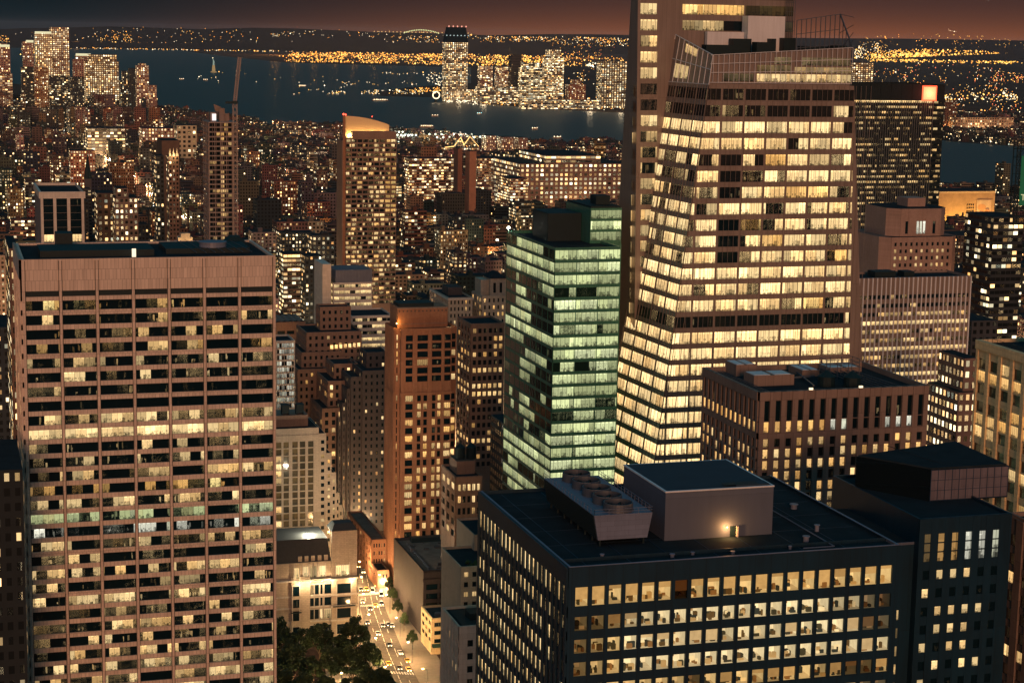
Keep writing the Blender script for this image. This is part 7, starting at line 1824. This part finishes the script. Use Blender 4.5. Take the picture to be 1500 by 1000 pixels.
for (sv, k, ln) in spots:
    p = random.choices(range(5), (4, 3, 4, 3, 1))[0]
    c, rz_ = onroad(sv, k); o = protos[p] if p not in used else copy_thing(protos[p]); used.add(p)
    o.location = (c[0], c[1], .055); o.rotation_euler = (0, 0, rz_)
    key = (p, ln); seen[key] = seen.get(key, 0) + 1
    tag(o, f'{pn[p]} in the {ln} of the avenue, {ORD[seen[key] - 1] if seen[key] > 1 else ""}nearest {pn[p].split()[-1]} there'.replace('in the right kerb of the avenue', 'parked along the right kerb'), 'car' if p != 4 else 'van', 'cars on the avenue')
for i, p in enumerate(protos):
    if i not in used:
        for ch in list(p.children): bpy.data.objects.remove(ch)
        bpy.data.objects.remove(p)
# street lamps
lm_ = None
k_ = 0
for side_, kk in (('left', .05), ('right', .86)):
    for j in range(9):
        sv = .05 + j * .11; c, rz_ = onroad(sv, kk)
        if lm_ is None:
            lm_ = thing('street_lamp', '', 'street lamp', (0, 0, 0)); 
            b = MB(); b.bar((0, 0, 0), (0, 0, 8.6), .11, n=8, r2=.07); b.bar((0, 0, 8.6), (1.8, 0, 9.1), .06); b.build('pole', M['black'], lm_)
            b = MB(); b.box(1.3, 2.2, -.2, .2, 9.0, 9.2); b.octa(1.75, 0, 8.95, .28); b.build('lamp_head', M['bulb'], lm_)
            o = lm_
        else: o = copy_thing(lm_)
        o.location = (c[0], c[1], .17); o.rotation_euler = (0, 0, 0 if side_ == 'left' else math.pi)
        tag(o, f'curved steel street lamp on the {side_} pavement of the avenue, {ORD[j]}nearest the crossing', 'street lamp', 'street lamps on the avenue')
        sx_ = 1.75 if side_ == 'left' else -1.75
        lamp('lamp_light', (c[0] + sx_, c[1], 8.4), 13000 if j < 6 else 24000, (1, .56, .22), .3)
# bright shop fronts along the right side of the avenue
for j, (u, v, wd, br) in enumerate(((548, 800, 5, 1.3), (552, 815, 4, 1.2), (566, 862, 5, 1.0), (540, 780, 6, 1.3))):
    a = at(u, v, Z=0); b = MB(); b.box(a[0], a[0] + .4, a[1] - wd / 2, a[1] + wd / 2, .2, 4.2)
    s_ = tag(b.build('shop_sign', plain_mat('shop_glow', (.8, .7, .5), e=((1, .85, .6) if j != 2 else (1, .55, .3)), es=br, var=.3), loc=(a[0], a[1], 0)), f'glowing shop sign panel on the right pavement of the avenue, {ORD[(2, 1, 0, 3)[j]]}nearest the crossing', 'shop sign', 'glowing shop signs'); lamp('shop_light', (a[0] - 1.5, a[1], 3.5), 5200, (1, .72, .42), .5)
# park trees
random.seed(161)
lf, t = newmat('leaf'); pos = t.n('ShaderNodeTexCoord').outputs['Object']
t.bsdf(t.ramp(t.noise(pos, 0.35, 3), [(0.3, (.020, .045, .022)), (0.7, (.055, .085, .032))]), .6, .3); M['leaf'] = lf
BK = wall_mat('bark', (.12, .085, .06), None)
def tree_meshes(seed):
    random.seed(seed); R = 5.6; H = 17.0
    tr = MB(); tr.bar((0, 0, 0), (.2, .1, 6), .42, n=8, r2=.3); limbs = []
    for k in range(9):
        an = k * 2.4; q = (math.cos(an) * rnd(2, 4.4), math.sin(an) * rnd(2, 4.4), rnd(9, 14.5)); tr.bar((.2, .1, rnd(4.5, 6)), q, .17, n=6, r2=.05); limbs.append(q)
    lv = MB()
    for k in range(34):
        if k < 9: c = limbs[k]
        else:
            an, el = rnd(0, 6.283), rnd(-.35, 1.45); rr = rnd(.55, 1.0); c = (math.cos(an) * math.cos(el) * R * rr, math.sin(an) * math.cos(el) * R * rr, 10.6 + math.sin(el) * 6.2 * rr)
        cr_ = rnd(1.0, 1.9)
        for _ in range(150):
            d = Vector((random.gauss(0, 1), random.gauss(0, 1), random.gauss(0, .8))); d = d.normalized() * cr_ * random.random() ** .4; p = Vector(c) + d; s = rnd(.18, .38)
            e = Vector((rnd(-1, 1), rnd(-1, 1), rnd(-.6, .6))).normalized() * s; g_ = e.cross(Vector((rnd(-1, 1), rnd(-1, 1), rnd(-1, 1)))).normalized() * s * .8
            lv.face([p - e - g_, p + e - g_, p + e + g_, p - e + g_])
    return tr, lv
tv = [tree_meshes(s) for s in (5, 6, 7)]
random.seed(171)
tm = []
tb = [(412, 985), (438, 975), (468, 978), (498, 985), (520, 975), (425, 1010), (455, 1015), (486, 1012), (516, 1015), (540, 1005), (415, 1045), (445, 1050), (478, 1048), (508, 1050), (538, 1048), (560, 1040), (405, 968), (575, 1062), (430, 1080), (470, 1085), (505, 1085), (545, 1085), (598, 1095)]
for n, (u, v) in enumerate(tb):
    a = at(u, v, Z=0); k = n % 3
    t_ = thing('park_tree', '', 'tree', (a[0], a[1], 0), 'trees in the park')
    row = 'back' if v < 995 else 'middle' if v < 1030 else 'front' if v < 1060 else 'nearest'
    same = sorted(q[0] for q in tb if ('back' if q[1] < 995 else 'middle' if q[1] < 1030 else 'front' if q[1] < 1060 else 'nearest') == row); r_ = same.index(u)
    tag(t_, f'leafy dark green park tree in the {row} row, {"leftmost" if r_ == 0 else ORD[r_] + "from the left"}', 'tree')
    if k == n:
        t_['_o'] = (0, 0, 0); tr, lv = tv[k]; o1 = tr.build('trunk', BK, t_); o2 = lv.build('crown', M['leaf'], t_); tm.append((o1.data, o2.data))
    else:
        for nm, me in zip(('trunk', 'crown'), tm[k]): o = bpy.data.objects.new(nm, me); COL.objects.link(o); o.parent = t_
    s = rnd(.85, 1.15); t_.scale = (s, s, s * rnd(.95, 1.1)); t_.rotation_euler = (0, 0, rnd(0, 6.28))
for n, (u, v) in enumerate(((420, 998), (452, 1004), (500, 1000), (437, 1030), (470, 1030), (525, 1030), (492, 1040), (420, 1060), (460, 1066), (520, 1066), (552, 1026))):
    a = at(u, v, Z=0); t_ = thing('park_lamp', f'glowing park lantern under the trees, {ORD[n]}nearest the mansard building' if n < 15 else '', 'lamp', (a[0], a[1], 0), 'lanterns under the park trees')
    b = MB(); b.bar((a[0], a[1], 0), (a[0], a[1], 4), .08, n=6); b.build('post', M['black'], t_); b = MB(); b.octa(a[0], a[1], 4.3, .38); b.build('lantern', M['bulb'], t_)
    lamp('park_light', (a[0] + .6, a[1] - .6, 4.6), 3600, (1, .62, .26), .3, t_)
# small kerb trees along the right pavement
for n, sv in enumerate((.30, .36, .42, .48, .22)):
    c, _r = onroad(sv, 1.02); t_ = thing('street_tree', f'small street tree on the right pavement by the podium block, {ORD[(1, 2, 3, 4, 0)[n]]}nearest the crossing', 'tree', (c[0], c[1], 0), 'street trees by the podium block')
    for nm, me in zip(('trunk', 'crown'), tm[n % 3]): o = bpy.data.objects.new(nm, me); COL.objects.link(o); o.parent = t_
    t_.scale = (.42, .42, .5)
for o in COL.objects:
    for k in ('_o', '_b'):
        if k in o: del o[k]
# ================================================================== night air over the whole scene
hz_ = bpy.data.meshes.new('haze'); V_ = [(x, y, z) for z in (-1.0, 330.0) for y in (-2500.0, 41000.0) for x in (-13000.0, 41000.0)]
hz_.from_pydata(V_, [], [(0, 2, 3, 1), (4, 5, 7, 6), (0, 1, 5, 4), (2, 6, 7, 3), (0, 4, 6, 2), (1, 3, 7, 5)])
hm = bpy.data.materials.new('night_haze'); hm.use_nodes = True; t = NT(hm.node_tree)
pv = t.n('ShaderNodeVolumePrincipled'); pv.inputs['Color'].default_value = (.66, .74, .92, 1); pv.inputs['Density'].default_value = 1.0e-5; pv.inputs['Anisotropy'].default_value = 0.0
ou = t.n('ShaderNodeOutputMaterial'); t.l(pv.outputs[0], ou.inputs['Volume']); hz_.materials.append(hm)
ho = bpy.data.objects.new('haze', hz_); COL.objects.link(ho); ho['kind'] = 'stuff'
